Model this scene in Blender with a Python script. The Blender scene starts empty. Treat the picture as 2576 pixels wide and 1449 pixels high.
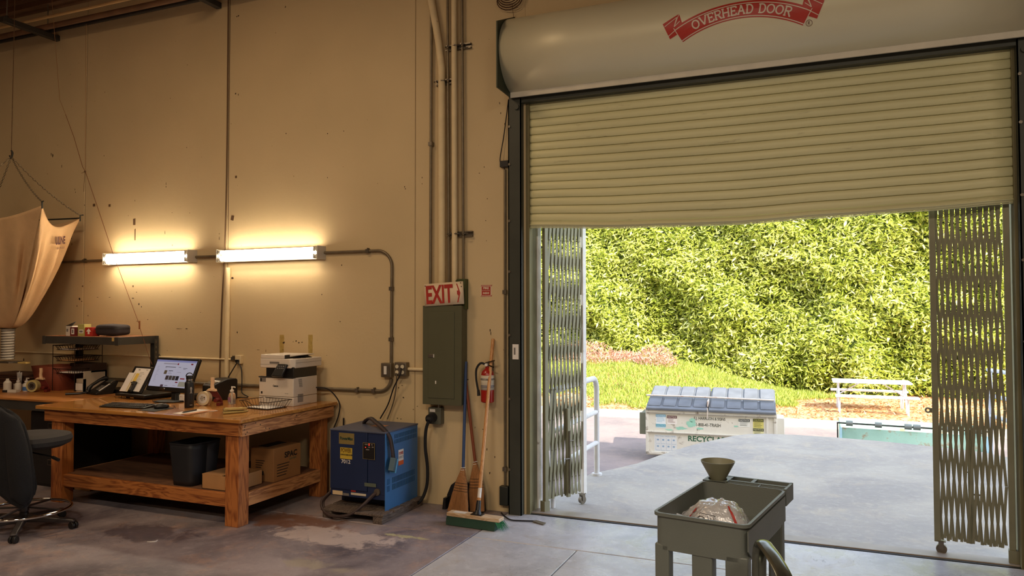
import bpy, math, random
import numpy as np
from mathutils import Vector, Matrix, noise
rnd = random.Random(7)
C = bpy.context.scene.collection
SC = bpy.context.scene
pi = math.pi
# ---------------------------------------------------------------- camera
F_PX, YAW, PITCH, ROLL = 1877.08, 0.394297, 0.0290447, -0.0015
IMG_W, IMG_H = 2576.0, 1449.0
_cy, _sy = math.cos(YAW), math.sin(YAW)
FWD = Vector((-_sy*math.cos(PITCH), _cy*math.cos(PITCH), math.sin(PITCH)))
_r = Vector((_cy, _sy, 0)); _u = _r.cross(FWD)
RT = math.cos(ROLL)*_r + math.sin(ROLL)*_u
UP = -math.sin(ROLL)*_r + math.cos(ROLL)*_u
EYE = Vector((0, 0, 1.6))
cd = bpy.data.cameras.new('camera'); cam = bpy.data.objects.new('camera', cd); C.objects.link(cam)
cd.sensor_width = 36; cd.lens = F_PX/IMG_W*36; cd.clip_end = 200; cd.clip_start = 0.05
cam.matrix_world = Matrix((( RT.x, UP.x, -FWD.x, EYE.x), (RT.y, UP.y, -FWD.y, EYE.y), (RT.z, UP.z, -FWD.z, EYE.z), (0, 0, 0, 1)))
SC.camera = cam
# ---------------------------------------------------------------- light
SC.view_settings.view_transform = 'Standard'; SC.view_settings.look = 'None'
SC.view_settings.gamma = 1; SC.view_settings.use_curve_mapping = False
SC.view_settings.exposure = 0.0
wd = bpy.data.worlds.new('world'); SC.world = wd; wd.use_nodes = True
nt = wd.node_tree; nt.nodes.clear()
sky = nt.nodes.new('ShaderNodeTexSky'); sky.sky_type = 'NISHITA'; sky.sun_disc = False
sky.sun_elevation = math.radians(38); sky.sun_rotation = math.radians(136); sky.air_density = 1.0; sky.dust_density = 1.0
bgn = nt.nodes.new('ShaderNodeBackground'); bgn.inputs[1].default_value = 0.98
out = nt.nodes.new('ShaderNodeOutputWorld'); hsv = nt.nodes.new('ShaderNodeHueSaturation'); hsv.inputs['Saturation'].default_value = .56; nt.links.new(sky.outputs[0], hsv.inputs['Color']); nt.links.new(hsv.outputs[0], bgn.inputs[0]); nt.links.new(bgn.outputs[0], out.inputs[0])
def lamp(kind, name, loc, energy, col, size=None, sizey=None, direction=None):
    l = bpy.data.lights.new(name, kind); l.energy = energy; l.color = col
    if kind == 'AREA':
        l.shape = 'RECTANGLE'; l.size = size; l.size_y = sizey or size
    o = bpy.data.objects.new(name, l); C.objects.link(o); o.location = loc
    if direction is not None: o.rotation_euler = Vector(direction).to_track_quat('-Z', 'Y').to_euler()
    return o
sun = lamp('SUN', 'sun', (6, -6, 12), 11, (1.0, 0.92, 0.76), direction=(-.67, .70, -.75)); sun.data.angle = 0.009
WARM = (1.0, 0.70, 0.42)
for i, (lx, ly) in enumerate([(-7.6, 2.2), (-4.2, 2.4), (-1.0, -1.8), (2.6, -1.8), (-3.5, -3.8)]):
    lamp('AREA', 'ceiling_lamp', (lx, ly, 4.9), (22, 60, 180, 165, 100)[i], (WARM, WARM, (1, .84, .64), (1, .84, .64), WARM)[i], 1.2, 0.6, (0, 0, -1))
# ---------------------------------------------------------------- pixel of the photograph -> point on a real plane
def _ray(x, y): return FWD*F_PX + RT*(x-IMG_W/2) - UP*(y-IMG_H/2)
def at(x, y, Y):
    d = _ray(x, y); return EYE + d*(Y/d.y)
def ax(x, y, X):
    d = _ray(x, y); return EYE + d*(X/d.x)
def az(x, y, Z=0.0):
    d = _ray(x, y); return EYE + d*((Z-1.6)/d.z)
# ---------------------------------------------------------------- materials
def lin(c): return tuple(((v/255)/12.92 if v/255 <= .04045 else ((v/255+.055)/1.055)**2.4) for v in c)
_M = {}
def mat(name, col, rough=.5, metal=0.0, var=.08, vs=6.0, bump=0.0, bs=60.0, spec=.5, emit=None, es=0, alpha=1.0, trans=0.0, dirt=None, coat=0, stretch=None):
    if name in _M: return _M[name]
    m = bpy.data.materials.new(name); m.use_nodes = True; _M[name] = m
    n = m.node_tree.nodes; L = m.node_tree.links; b = n['Principled BSDF']
    b.inputs['Roughness'].default_value = rough; b.inputs['Metallic'].default_value = metal
    b.inputs['Specular IOR Level'].default_value = spec
    if alpha < 1: b.inputs['Alpha'].default_value = alpha
    if trans: b.inputs['Transmission Weight'].default_value = trans
    if coat: b.inputs['Coat Weight'].default_value = coat
    tc = n.new('ShaderNodeTexCoord'); mp = n.new('ShaderNodeMapping'); L.new(tc.outputs['Object'], mp.inputs[0])
    if stretch: mp.inputs['Scale'].default_value = stretch
    nz = n.new('ShaderNodeTexNoise'); nz.inputs['Scale'].default_value = vs; nz.inputs['Detail'].default_value = 6
    L.new(mp.outputs[0], nz.inputs['Vector'])
    mr = n.new('ShaderNodeMapRange'); mr.inputs[1].default_value = .3; mr.inputs[2].default_value = .7
    mr.inputs[3].default_value = 1-var; mr.inputs[4].default_value = 1+var; L.new(nz.outputs['Fac'], mr.inputs[0])
    vm = n.new('ShaderNodeVectorMath'); vm.operation = 'SCALE'; vm.inputs[0].default_value = col; L.new(mr.outputs[0], vm.inputs['Scale'])
    src = vm.outputs[0]
    if dirt:   # (colour, scale, threshold, amount)
        dn = n.new('ShaderNodeTexNoise'); dn.inputs['Scale'].default_value = dirt[1]; dn.inputs['Detail'].default_value = 8; dn.inputs['Roughness'].default_value = .65
        L.new(mp.outputs[0], dn.inputs['Vector'])
        dr = n.new('ShaderNodeMapRange'); dr.inputs[1].default_value = dirt[2]; dr.inputs[2].default_value = dirt[2]+.1; dr.inputs[4].default_value = dirt[3]
        L.new(dn.outputs['Fac'], dr.inputs[0])
        mx = n.new('ShaderNodeMix'); mx.data_type = 'RGBA'; L.new(dr.outputs[0], mx.inputs['Factor']); L.new(src, mx.inputs['A']); mx.inputs['B'].default_value = (*dirt[0], 1)
        src = mx.outputs['Result']
    L.new(src, b.inputs['Base Color'])
    if bump:
        bn = n.new('ShaderNodeTexNoise'); bn.inputs['Scale'].default_value = bs; bn.inputs['Detail'].default_value = 4; L.new(mp.outputs[0], bn.inputs['Vector'])
        bp = n.new('ShaderNodeBump'); bp.inputs['Strength'].default_value = bump; bp.inputs['Distance'].default_value = .01
        L.new(bn.outputs['Fac'], bp.inputs['Height']); L.new(bp.outputs[0], b.inputs['Normal'])
    if emit: b.inputs['Emission Color'].default_value = (*emit, 1); b.inputs['Emission Strength'].default_value = es
    return m
def wood(name, c1, c2, axis=0, scale=9.0, rough=.45, dist=2.5, coat=0.0, fine=1.0):
    if name in _M: return _M[name]
    m = bpy.data.materials.new(name); m.use_nodes = True; _M[name] = m
    n = m.node_tree.nodes; L = m.node_tree.links; b = n['Principled BSDF']; b.inputs['Roughness'].default_value = rough; b.inputs['Coat Weight'].default_value = coat
    tc = n.new('ShaderNodeTexCoord'); mp = n.new('ShaderNodeMapping'); L.new(tc.outputs['Object'], mp.inputs[0])
    s = [1, 1, 1]; s[axis] = .13; mp.inputs['Scale'].default_value = s
    wv = n.new('ShaderNodeTexNoise'); wv.inputs['Scale'].default_value = scale; wv.inputs['Detail'].default_value = 3; wv.inputs['Distortion'].default_value = dist
    L.new(mp.outputs[0], wv.inputs['Vector'])
    mm = n.new('ShaderNodeMath'); mm.operation = 'MULTIPLY'; mm.inputs[1].default_value = 7.0; L.new(wv.outputs['Fac'], mm.inputs[0])
    fr = n.new('ShaderNodeMath'); fr.operation = 'PINGPONG'; fr.inputs[1].default_value = .5; L.new(mm.outputs[0], fr.inputs[0])
    fn = n.new('ShaderNodeTexNoise'); fn.inputs['Scale'].default_value = 90*fine; fn.inputs['Detail'].default_value = 3; L.new(mp.outputs[0], fn.inputs['Vector'])
    ad = n.new('ShaderNodeMath'); ad.operation = 'MULTIPLY_ADD'; ad.inputs[1].default_value = .5; L.new(fn.outputs['Fac'], ad.inputs[0]); L.new(fr.outputs[0], ad.inputs[2])
    cr = n.new('ShaderNodeValToRGB'); L.new(ad.outputs[0], cr.inputs[0]); cr.color_ramp.elements[0].color = (*c2, 1); cr.color_ramp.elements[1].color = (*c1, 1)
    cr.color_ramp.elements[0].position = .2; cr.color_ramp.elements[1].position = .62
    L.new(cr.outputs[0], b.inputs['Base Color'])
    return m
# ---------------------------------------------------------------- mesh builder
class MB:
    def __init__(s): s.v = []; s.f = []; s.mi = []; s.m = 0
    def add(s, vs, fs):
        o = len(s.v); s.v += [tuple(p) for p in vs]; s.f += [[i+o for i in f] for f in fs]; s.mi += [s.m]*len(fs); return s
    def box(s, x0, x1, y0, y1, z0, z1, M=None):
        vs = [Vector((x, y, z)) for x in (x0, x1) for y in (y0, y1) for z in (z0, z1)]
        if M: vs = [M @ v for v in vs]
        return s.add(vs, [(0, 1, 3, 2), (4, 6, 7, 5), (0, 4, 5, 1), (2, 3, 7, 6), (0, 2, 6, 4), (1, 5, 7, 3)])
    def cyl(s, a, b, r, r1=None, n=16, caps=True):
        a = Vector(a); b = Vector(b); r1 = r if r1 is None else r1; d = (b-a).normalized()
        u = d.orthogonal().normalized(); w = d.cross(u); vs = []
        for k in range(n):
            t = 2*pi*k/n; e = u*math.cos(t)+w*math.sin(t); vs += [a+e*r, b+e*r1]
        fs = [(2*k, 2*((k+1) % n), 2*((k+1) % n)+1, 2*k+1) for k in range(n)]
        if caps: fs += [tuple(2*k for k in range(n))[::-1], tuple(2*k+1 for k in range(n))]
        return s.add(vs, fs)
    def tube(s, pts, r, n=8, closed=False, caps=True, flat=None):
        pts = [Vector(p) for p in pts]; N = len(pts); vs = []; prev = None
        for i, p in enumerate(pts):
            a = pts[(i-1) % N] if (closed or i) else p; b = pts[(i+1) % N] if (closed or i < N-1) else p
            t = (b-a).normalized()
            if prev is None: u = t.orthogonal().normalized()
            else:
                u = prev - t*prev.dot(t); u = u.normalized() if u.length > 1e-6 else t.orthogonal().normalized()
            prev = u; w = t.cross(u); rr = r[i] if isinstance(r, (list, tuple)) else r
            for k in range(n):
                q = 2*pi*k/n; vs.append(p + u*math.cos(q)*rr + w*math.sin(q)*rr)
        fs = []
        for i in range(N if closed else N-1):
            j = (i+1) % N
            for k in range(n): fs.append((i*n+k, i*n+(k+1) % n, j*n+(k+1) % n, j*n+k))
        if caps and not closed: fs += [tuple(range(n))[::-1], tuple((N-1)*n+k for k in range(n))]
        return s.add(vs, fs)
    def lathe(s, prof, n=24, c=(0, 0, 0), M=None, sx=1, sy=1):
        vs = []; fs = []; K = len(prof); c = Vector(c)
        for k in range(n):
            t = 2*pi*k/n
            for r, z in prof:
                p = Vector((r*math.cos(t)*sx, r*math.sin(t)*sy, z)); vs.append((M @ p if M else p)+c)
        for k in range(n):
            j = (k+1) % n
            for i in range(K-1): fs.append((k*K+i, j*K+i, j*K+i+1, k*K+i+1))
        return s.add(vs, fs)
    def prism(s, poly, a0, a1, plane='xz', M=None):
        N = len(poly)
        g = {'xz': lambda p, a: (p[0], a, p[1]), 'xy': lambda p, a: (p[0], p[1], a), 'yz': lambda p, a: (a, p[0], p[1])}[plane]
        vs = [Vector(g(p, a0)) for p in poly]+[Vector(g(p, a1)) for p in poly]
        if M: vs = [M @ v for v in vs]
        return s.add(vs, [tuple(range(N))[::-1], tuple(range(N, 2*N))]+[(i, (i+1) % N, N+(i+1) % N, N+i) for i in range(N)])
    def grid(s, nu, nv, fn, closed=False):
        vs = [fn(i/nu, j/nv) for i in range(nu+1) for j in range(nv+1)]
        return s.add(vs, [(i*(nv+1)+j, (i+1)*(nv+1)+j, (i+1)*(nv+1)+j+1, i*(nv+1)+j+1) for i in range(nu) for j in range(nv)])
    def slab(s, pts, th, nrm):    # thin plate from a planar outline in 3-D
        nrm = Vector(nrm).normalized()*th; N = len(pts); vs = [Vector(p) for p in pts]+[Vector(p)+nrm for p in pts]
        return s.add(vs, [tuple(range(N))[::-1], tuple(range(N, 2*N))]+[(i, (i+1) % N, N+(i+1) % N, N+i) for i in range(N)])
    def build(s, name, m, parent=None, world=True, bev=0, solid=0, seg=2, smooth=True, sub=0):
        me = bpy.data.meshes.new(name); vs = s.v
        if parent is not None and world:
            Mi = WM[parent.name].inverted(); vs = [tuple(Mi @ Vector(p)) for p in vs]
        me.from_pydata(vs, [], s.f)
        ms = m if isinstance(m, (list, tuple)) else [m]
        for q in ms: me.materials.append(q)
        if len(ms) > 1: me.polygons.foreach_set('material_index', s.mi)
        me.validate(); me.update()
        o = bpy.data.objects.new(name, me); C.objects.link(o)
        if parent is not None: o.parent = parent; WM[o.name] = WM[parent.name].copy()
        else: WM[o.name] = Matrix.Identity(4)
        if smooth:
            me.polygons.foreach_set('use_smooth', [True]*len(me.polygons))
            if not sub: me.set_sharp_from_angle(angle=math.radians(38))
        if solid: q = o.modifiers.new('solid', 'SOLIDIFY'); q.thickness = solid; q.offset = 0
        if sub: q = o.modifiers.new('sub', 'SUBSURF'); q.levels = sub; q.render_levels = sub
        if bev: q = o.modifiers.new('bevel', 'BEVEL'); q.width = bev; q.segments = seg; q.limit_method = 'ANGLE'; q.angle_limit = math.radians(40)
        return o
WM = {}
def tag(o, label=None, cat=None, group=None, kind=None):
    if label: o['label'] = label
    if cat: o['category'] = cat
    if group: o['group'] = group
    if kind: o['kind'] = kind
    return o
def thing(name, loc, label, cat, group=None, rz=0.0, kind=None):
    o = bpy.data.objects.new(name, None); C.objects.link(o); o.empty_display_size = .1
    o.location = loc; o.rotation_euler = (0, 0, rz)
    WM[o.name] = Matrix.Translation(Vector(loc)) @ Matrix.Rotation(rz, 4, 'Z')
    return tag(o, label, cat, group, kind)
def copy_tree(o, loc, rz, label=None):
    c = o.copy(); C.objects.link(c); c.location = loc; c.rotation_euler = (0, 0, rz)
    if label: c['label'] = label
    for ch in o.children:
        d = ch.copy(); C.objects.link(d); d.parent = c
        for g in ch.children:
            e = g.copy(); C.objects.link(e); e.parent = d
    return c
def text(s, size, m, parent, o, r, u, name='lettering', ext=.0008, align='CENTER', bold=0.0, sx=1.0, off=.0006, fit=None):
    cu = bpy.data.curves.new('t', 'FONT'); cu.body = s; cu.size = size; cu.align_x = align; cu.align_y = 'CENTER'; cu.extrude = 0; cu.offset = bold; cu.resolution_u = 3
    tmp = bpy.data.objects.new('t', cu); me = bpy.data.meshes.new_from_object(tmp)
    vs = [v.co.copy() for v in me.vertices]; fs = [list(p.vertices) for p in me.polygons]
    bpy.data.objects.remove(tmp); bpy.data.curves.remove(cu); bpy.data.meshes.remove(me)
    r = Vector(r).normalized(); u = Vector(u).normalized(); nn = r.cross(u); o = Vector(o)
    if fit and vs:
        w = max(v.x for v in vs)-min(v.x for v in vs); h = max(v.y for v in vs)-min(v.y for v in vs)
        fx, fy = fit[0]/w, fit[1]/h; cx = (max(v.x for v in vs)+min(v.x for v in vs))/2; cyy = (max(v.y for v in vs)+min(v.y for v in vs))/2
        vs = [Vector(((v.x-cx)*fx, (v.y-cyy)*fy, 0)) for v in vs]
    b = MB(); b.add([o+r*v.x*sx+u*v.y+nn*(off) for v in vs], fs)
    return b.build(name, m, parent, smooth=False)
def plate(parent, name, m, o, r, u, w, h, th=.0012, off=0.0):   # thin rectangle centred at o, facing r x u
    r = Vector(r).normalized(); u = Vector(u).normalized(); nn = r.cross(u); o = Vector(o)+nn*off
    b = MB(); b.slab([o-r*w/2-u*h/2, o+r*w/2-u*h/2, o+r*w/2+u*h/2, o-r*w/2+u*h/2], th, nn)
    return b.build(name, m, parent, smooth=False)
def arcpts(c, r, a0, a1, n, e1, e2):
    c = Vector(c); e1 = Vector(e1); e2 = Vector(e2)
    return [c+e1*math.cos(a0+(a1-a0)*i/n)*r+e2*math.sin(a0+(a1-a0)*i/n)*r for i in range(n+1)]
def bez(pts, n=8):   # Catmull-Rom through points
    P = [Vector(p) for p in pts]; P = [P[0]*2-P[1]]+P+[P[-1]*2-P[-2]]; o = []
    for i in range(1, len(P)-2):
        for k in range(n):
            t = k/n; a, b, c, d = P[i-1:i+3]
            o.append(.5*((2*b)+(c-a)*t+(2*a-5*b+4*c-d)*t*t+(3*b-a-3*c+d)*t**3))
    return o+[P[-2]]
X1, Y1, Z1 = (1, 0, 0), (0, 1, 0), (0, 0, 1)
MY = (0, -1, 0)
# colours
m_wall = mat('wall_paint', lin((205, 183, 142)), .75, var=.05, vs=1.3, bump=.12, bs=30, dirt=(lin((120, 90, 55)), 14, .70, .5))
m_joint = mat('joint_sealant', lin((92, 66, 40)), .8)
m_black = mat('black_plastic', lin((22, 21, 21)), .42, var=.1)
m_blackr = mat('black_rubber', lin((24, 24, 25)), .75)
m_dark = mat('dark_paint', lin((38, 40, 34)), .5, var=.15, vs=3)
m_white = mat('white_plastic', lin((225, 220, 212)), .45, var=.03)
m_steel = mat('galvanised_steel', lin((120, 112, 100)), .42, .75, var=.2, vs=20)
m_chrome = mat('chrome', lin((210, 210, 210)), .1, 1.0, var=0)
m_red = mat('sign_red', lin((170, 45, 35)), .5, var=.06)
m_paper = mat('paper', lin((232, 228, 222)), .7, var=.02)
m_card = mat('cardboard', lin((178, 132, 84)), .8, var=.06, vs=10, bump=.05)
m_print = mat('print_black', lin((30, 28, 28)), .6)
m_grey = mat('grey_print', lin((120, 115, 110)), .6)
m_blackcable = mat('cable_black', lin((26, 24, 24)), .5)
# ================================================================ SETTING
YW = 5.48
def struct(o): o['kind'] = 'structure'; return o
# floor: cast concrete bays with saw-cut joints
def concrete(name, base, dark, warm, rough0, rough1, cracks=True, stains=()):
    m = bpy.data.materials.new(name); m.use_nodes = True; n = m.node_tree.nodes; L = m.node_tree.links; b = n['Principled BSDF']
    tc = n.new('ShaderNodeTexCoord')
    def nz(sc, det=6, dis=0, ro=.55):
        q = n.new('ShaderNodeTexNoise'); q.inputs['Scale'].default_value = sc; q.inputs['Detail'].default_value = det; q.inputs['Distortion'].default_value = dis; q.inputs['Roughness'].default_value = ro
        L.new(tc.outputs['Object'], q.inputs['Vector']); return q.outputs['Fac']
    def rng(s, a, c, lo=0, hi=1):
        q = n.new('ShaderNodeMapRange'); q.inputs[1].default_value = a; q.inputs[2].default_value = c; q.inputs[3].default_value = lo; q.inputs[4].default_value = hi; L.new(s, q.inputs[0]); return q.outputs[0]
    def mix(f, A, B):
        q = n.new('ShaderNodeMix'); q.data_type = 'RGBA'; L.new(f, q.inputs['Factor'])
        for s, k in ((A, 'A'), (B, 'B')):
            if isinstance(s, tuple): q.inputs[k].default_value = (*s, 1)
            else: L.new(s, q.inputs[k])
        return q.outputs['Result']
    c = mix(rng(nz(1.1, 7, .6), .38, .62), base, dark)
    c = mix(rng(nz(2.4, 8, 1.2, .7), .52, .66, 0, .65), c, warm)
    c = mix(rng(nz(16, 8, .5, .7), .5, .75, 0, .35), c, tuple(v*1.5 for v in base))
    c = mix(rng(nz(45, 3), .64, .72, 0, .5), c, tuple(v*.5 for v in dark))
    for (cx, cy_, sx_, sy_, col, sc, th, amt) in stains:     # old spills at their own places on the floor
        sm = n.new('ShaderNodeMapping'); L.new(tc.outputs['Object'], sm.inputs[0]); sm.inputs['Location'].default_value = (-cx/sx_, -cy_/sy_, 0); sm.inputs['Scale'].default_value = (1/sx_, 1/sy_, 1)
        ln = n.new('ShaderNodeVectorMath'); ln.operation = 'LENGTH'; L.new(sm.outputs[0], ln.inputs[0]); fall = rng(ln.outputs['Value'], .25, 1.05, .16, -.35)
        ad = n.new('ShaderNodeMath'); ad.operation = 'ADD'; L.new(nz(sc, 8, .8, .68), ad.inputs[0]); L.new(fall, ad.inputs[1])
        c = mix(rng(ad.outputs[0], th, th+.12, 0, amt), c, col)
    if cracks:
        mp = n.new('ShaderNodeMapping'); L.new(tc.outputs['Object'], mp.inputs[0]); mp.inputs['Scale'].default_value = (1, 1, 1)
        vo = n.new('ShaderNodeTexVoronoi'); vo.feature = 'DISTANCE_TO_EDGE'; vo.inputs['Scale'].default_value = 5
        nd = n.new('ShaderNodeTexNoise'); nd.inputs['Scale'].default_value = 4; L.new(tc.outputs['Object'], nd.inputs['Vector'])
        va = n.new('ShaderNodeVectorMath'); va.operation = 'MULTIPLY_ADD'; L.new(nd.outputs['Color'], va.inputs[0]); va.inputs[1].default_value = (.5, .5, .5); L.new(tc.outputs['Object'], va.inputs[2])
        L.new(va.outputs[0], vo.inputs['Vector'])
        cm = rng(vo.outputs['Distance'], 0, .012, 1, 0)
        gate = rng(nz(.9, 3), .5, .6, 0, .6)
        mu = n.new('ShaderNodeMath'); mu.operation = 'MULTIPLY'; L.new(cm, mu.inputs[0]); L.new(gate, mu.inputs[1])
        c = mix(mu.outputs[0], c, tuple(v*.4 for v in dark))
    L.new(c, b.inputs['Base Color'])
    L.new(rng(nz(3, 6, 1), .35, .65, rough0, rough1), b.inputs['Roughness'])
    bp = n.new('ShaderNodeBump'); bp.inputs['Strength'].default_value = .12; bp.inputs['Distance'].default_value = .01; L.new(nz(30, 6), bp.inputs['Height']); L.new(bp.outputs[0], b.inputs['Normal'])
    return m
m_floorL = concrete('worn_floor', lin((160, 150, 154)), lin((92, 86, 96)), lin((176, 146, 132)), .3, .55, stains=(
    (-3.75, 4.62, 1.0, .38, lin((120, 78, 52)), 5, .50, .8), (-3.2, 4.42, 1.0, .42, lin((200, 184, 178)), 7, .50, .85), (-4.5, 4.0, .8, .4, lin((74, 66, 76)), 4, .50, .7), (-2.75, 4.62, .35, .07, lin((196, 190, 140)), 9, .52, .8), (-2.95, 3.9, .5, .2, lin((168, 158, 140)), 4, .52, .7)))
m_floorR = concrete('pale_lit_floor', lin((196, 197, 202)), lin((160, 162, 170)), lin((172, 164, 158)), .2, .42)  # paler bays by the door, daylight reflection partly put into the base colour
m_slab = concrete('dock_concrete', lin((162, 156, 146)), lin((142, 137, 132)), lin((170, 159, 142)), .7, .85, cracks=False)
m_asph = concrete('asphalt', lin((136, 122, 118)), lin((118, 107, 106)), lin((142, 126, 118)), .8, .95, cracks=False)
fl = struct(thing('floor', (0, 0, 0), None, None))
J = .004
def bay(x0, x1, y0, y1, m):
    b = MB(); b.box(x0+J, x1-J, y0+J, y1-J, -.12, 0); return b.build('concrete_bay', m, fl, smooth=False, bev=.004, seg=1)
bay(-13, -7.4, -7, 4.79, m_floorL); bay(-7.4, -2.31, -7, 4.79, m_floorL); bay(-2.31, -1.53, -7, 4.79, m_floorR); bay(-1.53, 5, -7, 4.79, m_floorR)
bay(-13, -6.2, 4.79, 5.49, m_floorL); bay(-6.2, -2.31, 4.79, 5.49, m_floorL); bay(-2.31, 1.3, 4.79, 5.49, m_floorR); bay(1.3, 5, 4.79, 5.49, m_floorR)
b = MB(); b.box(-13, 5, -7, 5.49, -.2, -.1); b.build('joint_filler', m_joint, fl)
# front wall: tilt-up panels, 0.2 thick, with the door opening between X -2.16 and 1.14
wf = struct(thing('wall_front', (0, YW, 0), None, None))
m_ext = mat('exterior_paint', lin((200, 192, 175)), .8, bump=.1)
WTOP = 7.0
for x0, x1, z0 in ((-13, -7.134, -1), (-7.134, -5.2, -1), (-5.2, -3.163, -1), (-3.163, -2.16, -1), (-2.16, 1.14, 3.3), (1.14, 5.2, -1), (5.2, 12, -1), (12, 19, -1), (-20, -13, -1)):
    a = 0 if x0 == -2.16 or x1 == -2.16 else J
    c = 0 if x0 == -2.16 or x1 == -2.16 or x0 == 1.14 else J
    b = MB(); b.box(x0+(a if x0 != -2.16 else 0), x1-(c if x1 != -2.16 else 0), YW, YW+.2, z0, WTOP); b.build('wall_panel', m_wall, wf, bev=.004 if z0 < 0 else 0, seg=1, smooth=False)
b = MB()
for x in (-7.134, -5.2, -3.163): b.box(x-.02, x+.02, YW+.008, YW+.19, 0, WTOP)
b.build('joint_filler', m_joint, wf)
# hairline marks and scuffs of old tape and paint on the wall
b = MB()
def blot(px, py, w, h, Y=YW, seed=0, n=9, lean=0):
    p = at(px, py, Y); rr = random.Random(px*31+py+seed); pts = []
    for k in range(n):
        t = 2*pi*k/n; q = .45+.55*rr.random(); pts.append(p+Vector((math.cos(t)*w*q/2+lean*math.sin(t)*h/2, -.001, math.sin(t)*h*q/2)))
    b.slab(pts, .0012, MY)
MMP = 1/340
for px, py, w, h in [(600,40,6,5),(596,42,4,3),(718,18,4,8),(593,236,5,6),(600,238,3,8),(133,392,5,18),(129,388,3,14),(156,418,2,14),(262,392,2,6),(470,371,2,3),(824,447,2,3),(1062,447,2,3),
                     (213,516,4,6),(418,470,2,4),(418,462,1.5,10),(189,476,2,8),(190,484,2,4),(340,505,1.2,6),(433,535,2,2),(415,586,1.5,16),(552,600,2,12),(552,588,2,5),
                     (180,600,3,10),(181,614,2,12),(434,617,2,6),(200,752,10,10),(206,758,8,4),(194,770,5,6),(246,748,8,2),(276,748,12,2),(222,794,3,6),(335,750,12,3),(350,765,6,8),(356,772,4,4),(344,735,5,3),
                     (585,700,12,8),(860,667,3,4),(810,741,3,3),(856,809,3,3),(505,786,2,2),(453,827,34,1.6),(470,827,10,3),(372,804,3,3),(345,808,10,2),(597,836,4,8),(421,882,8,1.6),(650,880,14,1.5),(669,883,1.6,10),
                     (714,862,8,7),(745,858,5,5),(752,862,4,4),(760,861,5,3),(738,860,2,2),(712,880,6,2),(1018,470,2,3),(1020,475,2,3),(1226,500,2,2),(1222,555,3,2),(1257,260,2,8),(1260,285,2,6),(1270,312,3,8),(1233,830,3,10),
                     (1235,838,2,14),(1176,955,8,3),(1218,420,1.5,3),(1078,900,3,2),(1040,1030,3,2),(1015,1000,4,3),(1000,1052,3,2),(1009,1054,3,2),(1003,975,2,4),(1012,970,6,2),(1050,1022,3,1.5),(1215,1080,3,2),(1190,1110,2,2),
                     (865,330,2,3),(720,336,3,3),(824,336,3,3),(60,905,7,16),(78,887,3,3),(1268,880,2,3),(1225,1130,3,8),(1195,1075,2,6),(1232,1190,4,10),(1245,1150,3,6)]:
    blot(px, py, w*MMP*(1.6 if max(w, h) < 5 else 1.15), h*MMP*(1.5 if max(w, h) < 5 else 1.15))
for k in range(60):
    blot(rnd.uniform(20, 1260), rnd.uniform(60, 900), rnd.uniform(1, 2.6)*MMP, rnd.uniform(1, 4)*MMP)
tag(b.build('scuff_mark', mat('scuff', lin((58, 40, 26)), .8), wf, smooth=False), kind='stuff')
b = MB()
for px, py, w, h in [(237,516,11,10),(276,517,9,9),(585,548,11,16),(338,558,10,22),(340,590,4,40),(594,445,7,8),(208,720,5,5),(335,720,5,6)]:
    p = at(px, py, YW); w *= MMP; h *= MMP; a = .25 if px == 585 else 0
    e1 = Vector((math.cos(a), 0, -math.sin(a))); e2 = Vector((math.sin(a), 0, math.cos(a)))
    b.slab([p-e1*w/2-e2*h/2, p+e1*w/2-e2*h/2, p+e1*w*.45+e2*h/2, p-e1*w/2+e2*h*.45], .003, MY)
tag(b.build('tape_remnant', mat('old_tape', lin((96, 70, 44)), .7), wf, smooth=False), 'scraps of dark tape left on the wall')
m_ytape = mat('yellow_tape', lin((178, 152, 84)), .6, var=.15, vs=30)
for px0, px1, py0, py1 in ((700, 718, 837, 893), (773, 789, 837, 897)):
    p = at((px0+px1)/2, (py0+py1)/2, YW); w = (px1-px0)*MMP; h = (py1-py0)*MMP
    bb = MB(); rr = random.Random(px0); pts = [p+Vector((s*w/2*(.8+.25*rr.random()), 0, h*(t-.5))) for s, ts in ((-1, [0, .2, .4, .6, .8, 1]), (1, [1, .8, .6, .4, .2, 0])) for t in ts]
    bb.slab(pts, .0015, MY); tag(bb.build('masking_tape', m_ytape, wf, smooth=False), 'strip of aged yellow masking tape')
# remaining shell
def wallbox(name, *a, m=m_wall):
    b = MB(); b.box(*a); return struct(b.build(name, m, smooth=False))
m_rear = mat('rear_wall_low_bounce', lin((120, 96, 70)), .8)  # unseen walls given a darker colour to cut bounced light
wallbox('wall_left', -13.2, -13, -7, 5.7, -.2, 5.2, m=m_rear); wallbox('wall_right', 5, 5.2, -7, 5.48, -.2, 5.2, m=m_rear); wallbox('wall_rear', -13.2, 5.2, -7.2, -7, -.2, 5.2, m=m_rear)
m_ceil = wood('ceiling_wood', lin((112, 66, 44)), lin((70, 38, 26)), 0, 4, .8)
wallbox('ceiling', -13.2, 5.2, -7.2, YW-.001, 5.12, 5.3, m=m_ceil)
m_beam = mat('beam_paint', lin((110, 78, 54)), .6, var=.2, vs=5)
# ledger along the wall head and a rafter: structure trims
b = MB(); b.box(-13, 4.9, 5.34, YW, 4.86, 5.12); b.box(-13, 4.9, 5.28, 5.34, 4.92, 4.96); struct(b.build('trim_1', m_beam, smooth=False))
b = MB(); b.box(-13, 4.9, 4.35, 4.47, 4.88, 5.12); struct(b.build('trim_2', mat('glulam', lin((190, 140, 84)), .6), smooth=False))
b = MB(); b.box(-13, 4.9, 4.0, 4.1, 4.98, 5.12); struct(b.build('trim_3', m_beam, smooth=False))
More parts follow.
